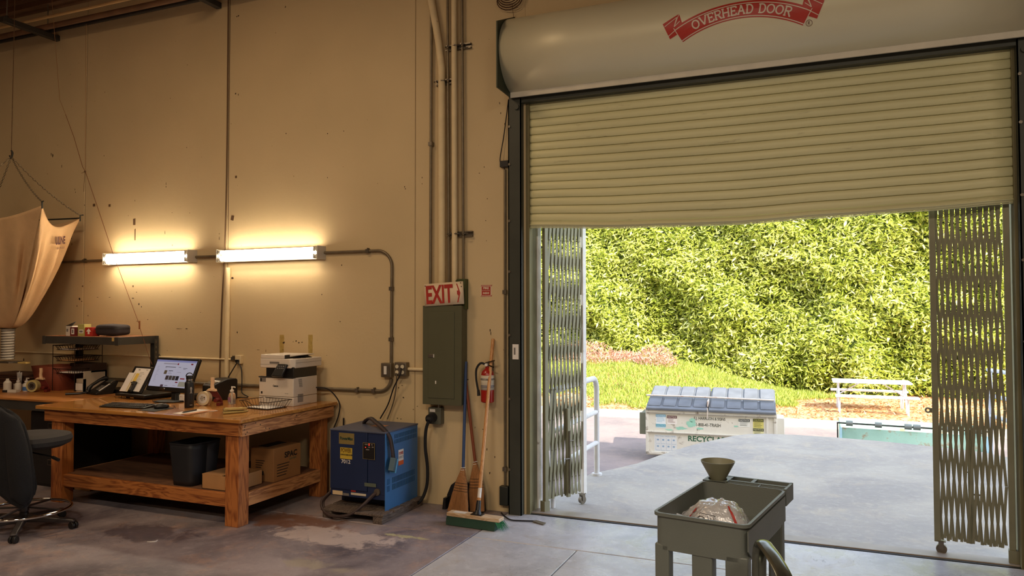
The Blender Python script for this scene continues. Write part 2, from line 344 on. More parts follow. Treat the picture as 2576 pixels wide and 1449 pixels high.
# ================================================================ DOOR: rolling shutter
m_curt = mat('curtain_paint', lin((218, 214, 166)), .45, .05, var=.07, vs=2.2, stretch=(.35, 1, 2), dirt=(lin((120, 108, 70)), 9, .62, .45))
m_hood = mat('hood_steel', lin((218, 212, 182)), .42, .12, var=.05, vs=1.5, stretch=(.4, 1, 1), dirt=(lin((120, 105, 80)), 3.0, .66, .35))
m_guide = mat('guide_steel', lin((62, 64, 56)), .5, .2, var=.12)
dr = struct(thing('door_1', (-.5, 5.5, 0), None, None)); dr['label'] = 'cream rolling steel shutter half raised above the loading opening'
SX = [-2.20, -1.28, -.59, .08, .65, 1.12]; SZ = [0, -.035, -.044, -.022, -.007, .014]
def sag(x):
    for i in range(5):
        if x <= SX[i+1]:
            t = max(0, (x-SX[i])/(SX[i+1]-SX[i])); t = t*t*(3-2*t); return SZ[i]*(1-t)+SZ[i+1]*t
    return SZ[5]
NS = 15; ZT = 3.238; PT = .0628
prof = [(.007, .0), (-.002, -.003), (-.006, -.010), (-.0085, -.022), (-.009, -.034), (-.0075, -.046), (-.004, -.055), (.001, -.0595), (.007, -.0628)]
for k in range(NS):
    b = MB(); zt = ZT-k*PT; q = (k/NS)**1.5
    def fn(u, v, zt=zt, q=q, q1=((k+1)/NS)**1.5):
        x = -2.20+u*3.34; i = v*(len(prof)-1); p = prof[round(i)]
        s = sag(x); return (x, 5.505+p[0], zt+p[1]+s*(q+(q1-q)*v))
    b.grid(22, len(prof)-1, fn); b.build('slat', m_curt, dr, solid=.0015)
b = MB()
zb = ZT-NS*PT
b.grid(22, 1, lambda u, v: (-2.20+u*3.34, 5.498, zb-.052*v*.9+sag(-2.2+u*3.34)+.004))
b.grid(22, 1, lambda u, v: (-2.20+u*3.34, 5.498+v*.03, zb-.0468+sag(-2.2+u*3.34)))
b.grid(22, 1, lambda u, v: (-2.20+u*3.34, 5.490+.002*v, zb-.018-.01*v+sag(-2.2+u*3.34)))
b.build('bottom_bar', m_curt, dr, solid=.004)
# slats still wound above, inside the hood: top guide lintel
b = MB(); b.box(-2.285, 1.26, 5.43, 5.50, 3.235, 3.30); b.build('lintel_angle', m_guide, dr)
for x0, x1, side in ((-2.287, -2.178, 1), (1.128, 1.25, -1)):
    b = MB(); b.box(x0, x1, 5.42, 5.428, 0, 3.27); b.box(x0, x0+.008, 5.42, 5.48, 0, 3.27); b.box(x1-.008, x1, 5.42, 5.5, 0, 3.27)
    gd = b.build('guide', m_guide, dr)
    bb = MB()
    for z in (.35, .9, 1.4, 1.9, 2.3, 2.75, 3.05): bb.cyl((x0+.012, 5.412, z), (x0+.012, 5.42, z), .011, n=6)
    bb.build('bolt', m_steel, gd)
    bb = MB(); bb.cyl(((x0+x1)/2+.02*side, 5.404, 3.2), ((x0+x1)/2+.02*side, 5.42, 3.2), .022, n=12); bb.build('bolt', m_guide, gd)
HC = (5.45, 3.6); HR = .30
def hoodp(x, v, eps=0.0):
    a = v/HR; return Vector((x, HC[0]-(HR+eps)*math.cos(a), HC[1]+(HR+eps)*math.sin(a)))
b = MB(); b.grid(6, 40, lambda u, v: hoodp(-2.25+u*3.52, HR*math.radians(-79+v*190)))
hood = b.build('hood', m_hood, dr, solid=.002)
b = MB(); b.box(-2.25, 1.27, 5.378, 5.392, 3.268, 3.312); b.build('hood_flange', mat('flange_white', lin((215, 208, 190)), .45), dr)
b = MB(); b.box(-2.25, 1.27, 5.39, 5.394, 3.312, 3.318); b.build('hood_lip', m_guide, dr)
for x in (-2.262, 1.27):
    b = MB(); b.prism([(5.13, 3.285+.0), (5.13, 3.793), (5.48, 3.95), (5.48, 3.275), (5.385, 3.275)], x, x+.01, 'yz'); b.build('end_plate', mat('plate_green', lin((52, 60, 44)), .5, .2), dr)
# ribbon logo printed on the hood: arched band, folded tails, slab-serif lettering
LU, LV = -.4835, -.85
def arcp(r, th): return (LU+r*math.sin(th), LV+r*math.cos(th))
def onhood(poly2, name, m, eps, par):
    b = MB()
    for P in poly2: b.add([hoodp(u, v, eps) for u, v in P], [list(range(len(P)))])
    return b.build(name, m, par, smooth=False)
TH = math.radians(29.2); NB = 36
def band(r0, r1, t0=-TH, t1=TH):
    return [[arcp(r0, t0+(t1-t0)*i/NB), arcp(r0, t0+(t1-t0)*(i+1)/NB), arcp(r1, t0+(t1-t0)*(i+1)/NB), arcp(r1, t0+(t1-t0)*i/NB)] for i in range(NB)]
def subdiv(P, n=6):   # quad -> strips so that it follows the curve of the hood
    a, b_, c, d = [Vector((*p, 0)) for p in P]; o = []
    g = lambda s, t: tuple(a.lerp(d, s).lerp(b_.lerp(c, s), t).xy)
    for i in range(n):
        for j in range(n): o.append([g(i/n, j/n), g(i/n, (j+1)/n), g((i+1)/n, (j+1)/n), g((i+1)/n, j/n)])
    return o
def mir(P): return [(2*LU-u, v) for u, v in P]
m_logo = mat('logo_red', lin((186, 48, 34)), .4, var=.05, vs=15)
m_logow = mat('logo_cream', lin((222, 210, 190)), .4, var=.03)
tail = [(-1.003, -.016), (-.957, -.122), (-.855, -.075), (-.890, .040)]
lg = onhood(subdiv(tail)+subdiv(mir(tail))+band(.798, .8265)+band(.8265, .855)+band(.855, .8835)+band(.8835, .912), 'ribbon_logo', m_logo, .0030, dr)
lines = band(.805, .811)+band(.892, .898)
def seg(p, q, w=.0045, n=3):
    p = Vector((*p, 0)); q = Vector((*q, 0)); d = (q-p).normalized(); k = Vector((-d.y, d.x, 0))*w/2
    return [[tuple((p.lerp(q, i/n)-k).xy), tuple((p.lerp(q, (i+1)/n)-k).xy), tuple((p.lerp(q, (i+1)/n)+k).xy), tuple((p.lerp(q, i/n)+k).xy)] for i in range(n)]
tl = []
for P in ([(-.990, -.036), (-.905, .018)], [(-.968, -.102), (-.893, -.052)], [(-.905, .018), (-.925, -.045)], [(-.925, -.045), (-.885, -.012)], [(-.890, .038), (-.925, -.045)]):
    tl += seg(*P); tl += seg(*mir(P))
for P in ([arcp(.798, -TH), arcp(.912, -TH)], [arcp(.798, TH), arcp(.912, TH)]): tl += seg(*P)
onhood(lines+tl, 'ribbon_line', m_logow, .0040, lg)
GL = {  # strokes in a unit box: ('l', x0,y0,x1,y1) line, ('a', cx,cy,rx,ry,a0,a1) arc (degrees), ('s', x,y,half) serif
 'O': (.95, [('a', .475, .5, .38, .42, 0, 360)]),
 'V': (.95, [('l', .12, .95, .475, .06), ('l', .475, .06, .83, .95), ('s', .12, .95, .13), ('s', .83, .95, .13)]),
 'E': (.75, [('l', .15, .06, .15, .94), ('l', .15, .06, .68, .06), ('l', .15, .94, .68, .94), ('l', .15, .5, .5, .5), ('s', .12, .06, .10), ('s', .12, .94, .10), ('v', .67, .15, .1), ('v', .67, .85, .1), ('v', .5, .5, .1)]),
 'R': (.85, [('l', .18, .06, .18, .94), ('l', .18, .94, .5, .94), ('l', .18, .5, .5, .5), ('a', .5, .72, .24, .22, -90, 90), ('l', .45, .5, .75, .06), ('s', .18, .06, .14), ('s', .14, .94, .10), ('s', .76, .06, .1)]),
 'H': (.95, [('l', .18, .06, .18, .94), ('l', .77, .06, .77, .94), ('l', .18, .5, .77, .5), ('s', .18, .06, .14), ('s', .18, .94, .14), ('s', .77, .06, .14), ('s', .77, .94, .14)]),
 'A': (.95, [('l', .14, .06, .475, .94), ('l', .475, .94, .81, .06), ('l', .27, .35, .68, .35), ('s', .14, .06, .13), ('s', .81, .06, .13), ('s', .43, .94, .10)]),
 'D': (.88, [('l', .18, .06, .18, .94), ('l', .18, .94, .42, .94), ('l', .18, .06, .42, .06), ('a', .42, .5, .34, .44, -90, 90), ('s', .14, .06, .10), ('s', .14, .94, .10)]),
 ' ': (.5, [])}
word = 'OVERHEAD DOOR'; S = .064; tot = sum(GL[c][0]*S*.92 for c in word); th = -tot/2/.852; quads = []
for c in word:
    w, st = GL[c]; wr = w*S*.92/.852
    def put(x, y, th=th): return arcp(.822+y*S, th+(x*S*.92)/.852)
    for s_ in st:
        if s_[0] == 'l':
            P = [(s_[1], s_[2]), (s_[3], s_[4])]
        elif s_[0] == 's': P = [(s_[1]-s_[3], s_[2]), (s_[1]+s_[3], s_[2])]
        elif s_[0] == 'v': P = [(s_[1], s_[2]-s_[3]), (s_[1], s_[2]+s_[3])]
        else:
            P = [(s_[1]+s_[3]*math.cos(math.radians(s_[5]+(s_[6]-s_[5])*i/14)), s_[2]+s_[4]*math.sin(math.radians(s_[5]+(s_[6]-s_[5])*i/14))) for i in range(15)]
        for i in range(len(P)-1): quads += seg(put(*P[i]), put(*P[i+1]), .0095 if s_[0] != 's' else .008, 2 if len(P) == 2 else 1)
    th += wr
onhood(quads, 'lettering', m_logow, .0048, lg)
ring = [(-.058+.019*math.cos(2*pi*i/20), -.142+.019*math.sin(2*pi*i/20)) for i in range(21)]; q2 = []
for i in range(20): q2 += seg(ring[i], ring[i+1], .003, 1)
for P in ([(-.064, -.152), (-.064, -.132)], [(-.064, -.132), (-.056, -.132)], [(-.056, -.132), (-.054, -.137)], [(-.054, -.137), (-.064, -.142)], [(-.060, -.142), (-.052, -.152)]): q2 += seg(P[0], P[1], .003, 1)
onhood(q2, 'registered_mark', mat('logo_brown', lin((96, 40, 26)), .5), .003, dr)
# jamb frames and threshold
m_jamb = mat('jamb_paint', lin((112, 104, 70)), .6, var=.15, vs=4); m_jambw = mat('jamb_white', lin((232, 232, 230)), .5, var=.08, vs=12, dirt=(lin((110, 90, 70)), 20, .62, .6))
for s, x in ((1, -2.16), (-1, 1.14)):
    b = MB(); xa, xb = sorted((x, x+s*.03)); b.box(xa, xb, 5.48, 5.64, 0, 3.3); struct(b.build('trim_4' if s > 0 else 'trim_5', m_jamb, smooth=False))
    b = MB(); xa, xb = sorted((x-s*.02, x+s*.045)); b.box(xa, xb, 5.64, 5.70, 0, 3.3); xa, xb = sorted((x+s*.045, x+s*.052)); b.box(xa, xb, 5.655, 5.685, 0, 3.3)
    struct(b.build('trim_6' if s > 0 else 'trim_7', m_jambw, smooth=False, bev=.003))
b = MB(); b.box(-2.16, 1.14, 5.49, 5.51, -.05, .004); struct(b.build('trim_8', m_dark, smooth=False))
b = MB(); b.box(-2.16, 1.14, 5.512, 5.645, -.1, .012); struct(b.build('trim_9', mat('threshold_plate', lin((150, 140, 130)), .5, .3, var=.1), bev=.003, smooth=False))
# ================================================================ OUTSIDE
GZ = -.75
b = MB(); b.box(-30, 30, 5.69, 16.0, GZ-.2, GZ); struct(b.build('asphalt_yard', m_asph, smooth=False))
edge = [(-2.30, 5.646), (-2.16, 6.2), (-2.12, 7.1), (-1.98, 7.35), (-1.815, 7.72), (-1.70, 8.2), (-1.573, 8.66), (-1.42, 9.1), (-1.24, 9.5), (-1.08, 9.85), (-.92, 10.06), (-.72, 10.18), (-.35, 10.24), (.1, 10.22), (.56, 10.15), (1.1, 10.0), (1.66, 9.78), (1.95, 9.4), (3.2, 8.6), (4.6, 7.8), (4.6, 5.646)]
b = MB(); b.prism(edge[::-1], GZ, 0, 'xy'); struct(b.build('dock_slab', m_slab, smooth=False, bev=.02, seg=2))
b = MB(); b.box(-30, 30, 16.0, 16.3, GZ-.2, GZ+.13); struct(b.build('kerb', mat('kerb_concrete', lin((205, 190, 165)), .8, var=.08, vs=5, bump=.2), smooth=False, bev=.02))
def gz(x, y):
    t = min(1, max(0, (-x-.2)/4.5)); t = t*t*(3-2*t); s = min(1, max(0, (y-16.6)/5.0)); s = s*s*(3-2*s)
    return GZ+.10+t*s*.75+.03*noise.noise(Vector((x*.9, y*.9, 0)))
b = MB(); b.grid(90, 40, lambda u, v: (-16+u*32, 16.25+v*11, gz(-16+u*32, 16.25+v*11)))
m_dirt = mat('dry_dirt', lin((196, 152, 108)), .95, var=.18, vs=2.5, bump=.6, bs=18, dirt=(lin((120, 84, 52)), 22, .56, .7))
struct(b.build('dirt_bank', m_dirt))
# leaves and blades
def leaf_mat(name, cols, tr=.35, rough=.5):
    m = bpy.data.materials.new(name); m.use_nodes = True; n = m.node_tree.nodes; L = m.node_tree.links; b = n['Principled BSDF']
    at_ = n.new('ShaderNodeAttribute'); at_.attribute_name = 'tone'; cr = n.new('ShaderNodeValToRGB'); L.new(at_.outputs['Fac'], cr.inputs[0])
    e = cr.color_ramp.elements; e[0].color = (*cols[0], 1); e[-1].color = (*cols[-1], 1)
    for i, c in enumerate(cols[1:-1]): q = e.new((i+1)/(len(cols)-1)); q.color = (*c, 1)
    L.new(cr.outputs[0], b.inputs['Base Color']); b.inputs['Roughness'].default_value = rough
    t = n.new('ShaderNodeBsdfTranslucent'); L.new(cr.outputs[0], t.inputs[0]); mx = n.new('ShaderNodeMixShader'); mx.inputs[0].default_value = tr
    L.new(b.outputs[0], mx.inputs[1]); L.new(t.outputs[0], mx.inputs[2]); L.new(mx.outputs[0], n['Material Output'].inputs[0])
    return m
def leaves_mesh(name, base, dirv, side, ln, wd, tone, m, parent):   # diamond leaves folded along the midrib, numpy arrays
    N = len(base); nrm = np.cross(dirv, side)
    v = np.empty((N, 4, 3)); v[:, 0] = base; v[:, 2] = base+dirv*ln[:, None]
    mid = base+dirv*(ln*.5)[:, None]-nrm*(wd*.25)[:, None]; v[:, 1] = mid+side*(wd*.5)[:, None]; v[:, 3] = mid-side*(wd*.5)[:, None]
    me = bpy.data.meshes.new(name); me.vertices.add(N*4); me.vertices.foreach_set('co', v.reshape(-1))
    i = np.arange(N)*4; f = np.stack([i, i+1, i+2, i, i+2, i+3], 1).reshape(-1)
    me.loops.add(N*6); me.loops.foreach_set('vertex_index', f.astype(np.int32)); me.polygons.add(N*2)
    me.polygons.foreach_set('loop_start', np.arange(N*2, dtype=np.int32)*3)
    a = me.attributes.new('tone', 'FLOAT', 'POINT'); a.data.foreach_set('value', np.repeat(tone, 4).astype(np.float32))
    me.materials.append(m); me.update(calc_edges=True); me.validate()
    o = bpy.data.objects.new(name, me); C.objects.link(o)
    if parent is not None: o.parent = parent; o.matrix_parent_inverse = WM[parent.name].inverted()
    return o
R = np.random.default_rng(3)
def unit(a): return a/np.linalg.norm(a, axis=1, keepdims=True)
def hy(x, z):
    base = 21.4+.9*min(1, max(0, (-x-1)/4)); p = Vector((x*.55, z*.62, 3.1)); q = Vector((x*1.6, z*1.7, 9)); 
    return base+.10*z-.75*noise.noise(p)-.30*noise.noise(q)
hz0 = lambda x: gz(x, 21.6)
hd = thing('hedge', (0, 22.5, 0), 'tall dense leafy green hedge filling the view behind the yard', 'hedge')
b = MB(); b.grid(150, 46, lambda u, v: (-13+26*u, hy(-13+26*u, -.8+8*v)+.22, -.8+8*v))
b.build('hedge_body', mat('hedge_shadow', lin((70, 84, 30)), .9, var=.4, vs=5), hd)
NL = 95000
lx = R.uniform(-9.5, 9.5, NL); lz = R.uniform(-.7, 6.4, NL); ly = np.array([hy(a, c) for a, c in zip(lx, lz)])
ly += R.uniform(-.16, .20, NL)
gzv = np.array([gz(a, 21.5) for a in lx]); keep = lz > gzv+.02+R.uniform(0, .25, NL); lx, ly, lz = lx[keep], ly[keep], lz[keep]; NL = len(lx)
dv = unit(np.stack([R.normal(0, .75, NL), R.normal(-.55, .45, NL), R.normal(-.25, .55, NL)], 1)); sd = unit(np.cross(dv, R.normal(0, 1, (NL, 3))+np.array([0, .6, -.9])))
tn = np.clip(R.normal(.5, .25, NL)+.25*np.array([noise.noise(Vector((a*.8, 0, c*.8))) for a, c in zip(lx, lz)]), 0, 1)
m_leaf = leaf_mat('hedge_leaf', [lin((104, 120, 34)), lin((166, 176, 62)), lin((204, 208, 100)), lin((228, 226, 160))], .3, .38)
fo = leaves_mesh('foliage', np.stack([lx, ly, lz], 1), dv, sd, R.uniform(.12, .24, NL), R.uniform(.036, .062, NL), tn, m_leaf, hd); tag(fo, kind='stuff')
# 300 single leaves standing proud of the face
protos = []
for k in range(5):
    me = bpy.data.meshes.new('leaf'); w = .022+.004*k; l = .17+.012*k
    me.from_pydata([(0, 0, 0), (w*.7, .3*l, -.006), (w, .5*l, -.008), (w*.6, .78*l, -.02), (0, l, -.045), (-w*.6, .78*l, -.02), (-w, .5*l, -.008), (-w*.7, .3*l, -.006), (0, .5*l, .002), (0, .78*l, -.012), (0, .3*l, .003)], [],
                   [(0, 1, 10), (1, 2, 8, 10), (2, 3, 9, 8), (3, 4, 9), (4, 5, 9), (5, 6, 8, 9), (6, 7, 10, 8), (7, 0, 10)])
    a = me.attributes.new('tone', 'FLOAT', 'POINT'); a.data.foreach_set('value', [.3+.14*k]*11); me.materials.append(m_leaf); protos.append(me)
for k in range(300):
    x = rnd.uniform(-6.3, 4.6); z = rnd.uniform(gz(x, 21.5)+.25, 4.2); o = bpy.data.objects.new('leaf', protos[k % 5]); C.objects.link(o)
    o.parent = hd; o.matrix_parent_inverse = WM[hd.name].inverted(); o.location = (x, hy(x, z)-.2, z); o.rotation_euler = (rnd.uniform(-.9, .5), rnd.uniform(-.6, .6), pi+rnd.uniform(-1.1, 1.1))
# grass on the bank
def grass(name, N, xr, yr, test, h, m, label, cat):
    x = R.uniform(*xr, N); y = R.uniform(*yr, N); k = np.array([test(a, c) for a, c in zip(x, y)]); x, y = x[k], y[k]; n = len(x)
    z = np.array([gz(a, c) for a, c in zip(x, y)])-.01
    d = unit(np.stack([R.normal(0, .35, n), R.normal(0, .35, n), np.ones(n)], 1)); s = unit(np.cross(d, R.normal(0, 1, (n, 3))))
    o = leaves_mesh(name, np.stack([x, y, z], 1), d, s, R.uniform(.5, 1, n)*h, R.uniform(.012, .03, n), R.random(n), m, None); tag(o, label, cat, kind='stuff'); WM[o.name] = Matrix.Identity(4); return o
m_grass = leaf_mat('grass_blade', [lin((112, 134, 44)), lin((164, 178, 72)), lin((196, 200, 112))], .4)
def ingrass(x, y):
    n_ = noise.noise(Vector((x*1.1, y*1.1, 2)))
    return (x < -.2+n_*.9-(20-y)*.42 and y > 16.9+n_*.6+(.9 if x < -5.0 else 0) and y < 22.6)
grass('grass_patch', 60000, (-9, 1), (16.5, 22.5), ingrass, .17, m_grass, 'bright green grass covering the bank below the hedge', 'grass')
m_litter = leaf_mat('leaf_litter', [lin((150, 96, 60)), lin((196, 140, 92)), lin((226, 190, 140))], .1)
n = 16000; x = R.uniform(-8, 8, n); y = R.uniform(16.4, 22.2, n); z = np.array([gz(a, c) for a, c in zip(x, y)])+.012
d = unit(np.stack([R.normal(0, 1, n), R.normal(0, 1, n), R.normal(0, .3, n)], 1)); s = unit(np.cross(d, np.array([[0, 0, 1.]])+R.normal(0, .3, (n, 3))))
o = leaves_mesh('leaf_litter', np.stack([x, y, z], 1), d, s, R.uniform(.05, .12, n), R.uniform(.02, .045, n), R.random(n), m_litter, None); tag(o, 'dry brown leaf litter scattered over the dirt around the picnic table', 'leaf litter', kind='stuff')
m_brush = leaf_mat('dry_brush', [lin((168, 112, 96)), lin((206, 150, 128)), lin((232, 190, 168))], .2)
for cx, cyy, rx, rh, lab in ((-6.35, 20.9, 1.0, .62, 'pinkish dry bush at the hedge foot, leftmost, behind the folding gate edge'), (-4.35, 20.9, .62, .55, 'pinkish dry bush at the hedge foot, above the white dumpster'), (-5.3, 21.3, .5, .3, 'low grey dry bush between two pinkish dry bushes')):
    n = int(2600*rx); t = R.uniform(0, 2*pi, n); r = np.sqrt(R.random(n)); x = cx+rx*r*np.cos(t); y = cyy+.45*r*np.sin(t); z0 = np.array([gz(a, c) for a, c in zip(x, y)])
    z = z0+R.random(n)*rh*(1-r**2)**.5; d = unit(np.stack([R.normal(0, .7, n)+.5*np.cos(t), R.normal(0, .6, n), R.normal(.7, .5, n)], 1)); s = unit(np.cross(d, R.normal(0, 1, (n, 3))))
    bt = thing('dry_bush', (cx, cyy, gz(cx, cyy)), lab, 'bush', 'dry bushes at the hedge foot')
    tag(leaves_mesh('twigs', np.stack([x, y, z], 1), d, s, R.uniform(.05, .13, n), R.uniform(.012, .03, n), R.random(n), m_brush, bt), kind='stuff')
# ---------------------------------------------------------------- dumpster
DW = 1.90; m_dw = mat('dumpster_white', lin((212, 208, 196)), .6, var=.06, vs=4, dirt=(lin((118, 100, 80)), 8, .57, .8)); m_lid = mat('lid_plastic', lin((98, 102, 108)), .7, var=.15, vs=5)
m_teal = mat('teal_paint', lin((150, 186, 168)), .6, var=.1, dirt=(lin((150, 104, 60)), 6, .55, .8)); m_rust = mat('rusty_bar', lin((208, 196, 184)), .6, var=.1, dirt=(lin((150, 82, 46)), 9, .55, .9))
dp = thing('dumpster', (-1.60, 11.62, GZ), 'white painted recycling dumpster with grey plastic lids beyond the slab', 'dumpster', rz=.075)
def LB(): return MB()
hw = DW/2
b = LB(); b.prism([(0, .1), (0, .80), (.95, 1.02), (.95, .1)], -hw, hw, 'yz'); b.build('body', m_dw, dp, world=False, bev=.01)
b = LB(); b.box(-hw-.01, hw+.01, -.035, 0, .76, .82); b.box(-hw-.01, hw+.01, -.03, 0, .455, .475); b.box(-hw-.01, hw+.01, -.02, 0, .12, .16); b.box(-hw-.01, -hw+.03, -.02, 0, .12, .8); b.box(hw-.03, hw+.01, -.02, 0, .12, .8); b.box(hw-.14, hw-.11, -.015, 0, .4, .76)
b.build('stiffener', m_dw, dp, world=False, bev=.004)
for s in (-1, 1):
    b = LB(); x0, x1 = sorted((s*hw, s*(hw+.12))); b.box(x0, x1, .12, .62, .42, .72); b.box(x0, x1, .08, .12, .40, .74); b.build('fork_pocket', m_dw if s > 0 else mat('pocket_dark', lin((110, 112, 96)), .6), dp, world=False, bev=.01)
def lidz(y): return .83+(.19+.03)*y/.95
for x0, x1 in ((-hw+.0, -.03), (-.01, hw-.0)):
    b = LB(); W_ = x1-x0
    b.prism([(-.06, .80), (-.06, .835), (.02, .865), (.88, 1.07), (.99, 1.055), (.99, 1.02), (.88, 1.03), (0, .83)], x0, x1, 'yz')
    ld = b.build('lid', m_lid, dp, world=False, bev=.008)
    for k in range(4):
        b = LB(); xa = x0+W_*(k+.08)/4; xb = x0+W_*(k+.92)/4
        b.prism([(.0, .862), (.04, .895), (.42, .985), (.46, .972)], xa, xb, 'yz'); b.prism([(.47, .975), (.50, 1.002), (.86, 1.088), (.89, 1.068)], xa, xb, 'yz'); b.build('lid_panel', m_lid, ld, world=False, bev=.008)
b = LB(); b.tube([(-hw-.04, .30, .985), (-.3, .28, .99), (hw-.02, .27, .975)], .014); b.box(-.035, -.02, .0, .28, .87, .96) ; b.build('lock_bar', m_rust, dp, world=False)
b = LB(); b.tube([(-.03, -.05, .86), (-.03, -.05, .74), (-.028, -.04, .70)], .008); b.build('chain', m_rust, dp, world=False)
rr_, uu_ = Vector((math.cos(.075), math.sin(.075), 0)), Vector(Z1)
def dpt(x, z, y=-.001): return WM[dp.name] @ Vector((x, y, z))
for x, z, w, h, c, s, tc in ((-.73, .66, .15, .15, (222, 228, 232), 'NOTICE', (120, 170, 200)), (-.56, .655, .15, .13, (228, 222, 216), 'NOTICE', (90, 40, 40)), (-.73, .555, .15, .06, (190, 214, 222), 'NOTICE', (90, 160, 180)),
                             (.50, .655, .16, .12, (222, 222, 214), 'NOTICE', (70, 74, 70)), (.70, .655, .15, .14, (206, 196, 110), 'CAUTION', (60, 66, 30)), (.70, .53, .15, .11, (214, 210, 160), 'NOTICE', (60, 66, 40)),):
    p = plate(dp, 'notice_sticker', mat('st%d%d%d' % c, lin(c), .5, var=.05), dpt(x, z), rr_, uu_, w, h, .001)
    mt = mat('tx%d%d%d' % tc, lin(tc), .5); plate(dp, 'sticker_band', mt, dpt(x, z+h*.5-.022, -.003), rr_, uu_, w, .04, .001)
    text(s, .03, mat('st%d%d%d' % c, lin(c), .5), dp, dpt(x, z+h*.5-.022, -.0045), rr_, uu_, fit=(w*.85, .022))
    bb = MB()
    for k in range(int(h/.022)-2): 
        q = dpt(x-w*.4, z+h*.5-.06-k*.02, -.003); bb.slab([q, q+rr_*w*rnd.uniform(.5, .8), q+rr_*w*rnd.uniform(.5, .8)+uu_*.005, q+uu_*.005], .0008, (-.07, -1, 0))
    bb.build('fine_print', mt, dp, smooth=False)
text('E.J. HARRISON & SONS', .06, mat('ink_green', lin((70, 74, 62)), .6), dp, dpt(0, .69), rr_, uu_, fit=(.46, .055), bold=.001)
text('1-800-41-TRASH', .06, mat('ink_green', lin((70, 74, 62)), .6), dp, dpt(-.02, .60), rr_, uu_, fit=(.36, .05), bold=.001)
text('RECYCLABLES', .10, mat('ink_dgreen', lin((50, 96, 70)), .6), dp, dpt(.04, .385), rr_, uu_, fit=(.72, .085), bold=.003)
plate(dp, 'recycling_poster', mat('poster_grey', lin((212, 214, 214)), .6, var=.05), dpt(-.66, .29), rr_, uu_, .34, .26, .001)
text('RECYCLE THESE ITEMS', .02, mat('ink_blue', lin((140, 165, 190)), .6), dp, dpt(-.66, .40, -.003), rr_, uu_, fit=(.3, .022))
bb = MB()
for i in range(4):
    for j in range(2):
        q = dpt(-.81+i*.08, .18+j*.1, -.003); bb.slab([q, q+rr_*.07, q+rr_*.07+uu_*.004, q+uu_*.004], .0005, (-.07, -1, 0)); bb.slab([q, q+rr_*.003, q+rr_*.003+uu_*.09, q+uu_*.09], .0005, (-.07, -1, 0)); bb.slab([q+rr_*.02+uu_*.05, q+rr_*.05+uu_*.05, q+rr_*.05+uu_*.075, q+rr_*.02+uu_*.075], .0005, (-.07, -1, 0))
bb.build('poster_print', mat('ink_blue', lin((140, 165, 190)), .6), dp, smooth=False)
bb = MB()
for px_, pz_, w, h in ((-.28, .60, .18, .12), (-.25, .66, .12, .08), (-.42, .53, .2, .06), (-.15, .54, .10, .04), (.38, .60, .08, .03), (-.60, .50, .1, .03)):
    for k in range(3):
        pts = []
        for i in range(10): t = 2*pi*i/10; q = rnd.uniform(.4, 1); pts.append(dpt(px_+rnd.uniform(-.02, .02)+w*.5*q*math.cos(t), pz_+h*.5*q*math.sin(t), -.0015-.0003*k))
        bb.add(pts, [list(range(10))])
bb.build('paint_chip', mat('chip_teal', lin((150, 200, 180)), .6), dp, smooth=False)
# teal bin at the right, only its upper part shows above the slab
tb = thing('teal_bin', (1.14, 12.0, GZ), 'open teal steel bin with rusty face and roller bar, behind the dock slab', 'bin', rz=-.0)
bw = .92
b = MB(); b.add([(-bw, 0, 0), (bw, 0, 0), (bw+.0, 0, .60), (-bw, 0, .62), (-bw-.02, -.0, 0), (bw+.1, 1.1, 0), (bw, 1.1, .6), (-bw, 1.1, .62), (-bw, 1.1, 0)], [(0, 1, 2, 3), (1, 5, 6, 2), (5, 8, 7, 6), (8, 0, 3, 7), (0, 8, 5, 1)])
b.build('body', m_teal, tb, world=False, solid=.02)
b = MB(); b.prism([(-.10, 0), (0, 0), (0, .62), (-.02, .62)], -bw-.01, -bw+.02, 'yz'); b.prism([(-.16, 0), (0, 0), (0, .60), (-.02, .60)], bw-.02, bw+.01, 'yz'); b.build('side_gusset', mat('gusset_lit_blue', lin((165, 205, 222)), .6), tb, world=False)  # pale blue puts the light on the side panel into its colour
b = MB(); b.cyl((-bw-.05, 0, .685), (bw+.03, 0, .665), .012, n=8); b.cyl((-bw-.04, 0, .45), (-bw-.04, 0, .69), .01, n=6); b.build('hinge_rod', m_dark, tb, world=False)
for x in (-.80, -.42, -.04, .07, .45, .82):
    b = MB(); b.cyl((x-.045, 0, .678-.01*x), (x+.045, 0, .676-.01*x), .04, n=14); b.build('roller', mat('roller_grey', lin((120, 128, 124)), .6), tb, world=False)
# ---------------------------------------------------------------- picnic table
pt = thing('picnic_table', (.96, 18.3, gz(.96, 18.3)), 'white picnic table with two benches standing on the dirt by the hedge', 'picnic table', rz=.02)
m_pw = mat('bench_white', lin((232, 230, 232)), .6, var=.05); m_pb = mat('bench_blue_steel', lin((196, 204, 222)), .5)
zt = .66; tl_ = .78
for k in range(5):
    b = MB(); b.box(-tl_, tl_, -.36+k*.146, -.36+k*.146+.136, zt-.035, zt); b.build('table_plank', m_pw, pt, world=False, bev=.004, smooth=False)
for s, dx in ((-1, .06), (1, 0)):
    for k in range(2):
        b = MB(); y0 = s*.66-.13+k*.13; b.box(-tl_+dx-.02, tl_+dx+.02, y0, y0+.122, .36, .395); b.build('bench_plank', m_pw, pt, world=False, bev=.004, smooth=False)
for s in (-1, 1):
    for t in (-1, 1):
        b = MB(); b.tube([(s*.66, t*.10, zt-.04), (s*.66, t*.42, .0)], .022, n=6); b.build('leg', m_pb, pt, world=False)
        b = MB(); b.tube([(s*.66, t*.66, .36), (s*.66, t*.62, 0)], .02, n=6); b.build('bench_leg', m_pb, pt, world=False)
    b = MB(); b.box(s*.66-.02, s*.66+.02, -.7, .7, .32, .36); b.build('cross_bar', m_pb, pt, world=False)
    b = MB(); b.tube([(s*.66, 0, .34), (s*.22, 0, zt-.05)], .015, n=6); b.build('brace', m_pb, pt, world=False)
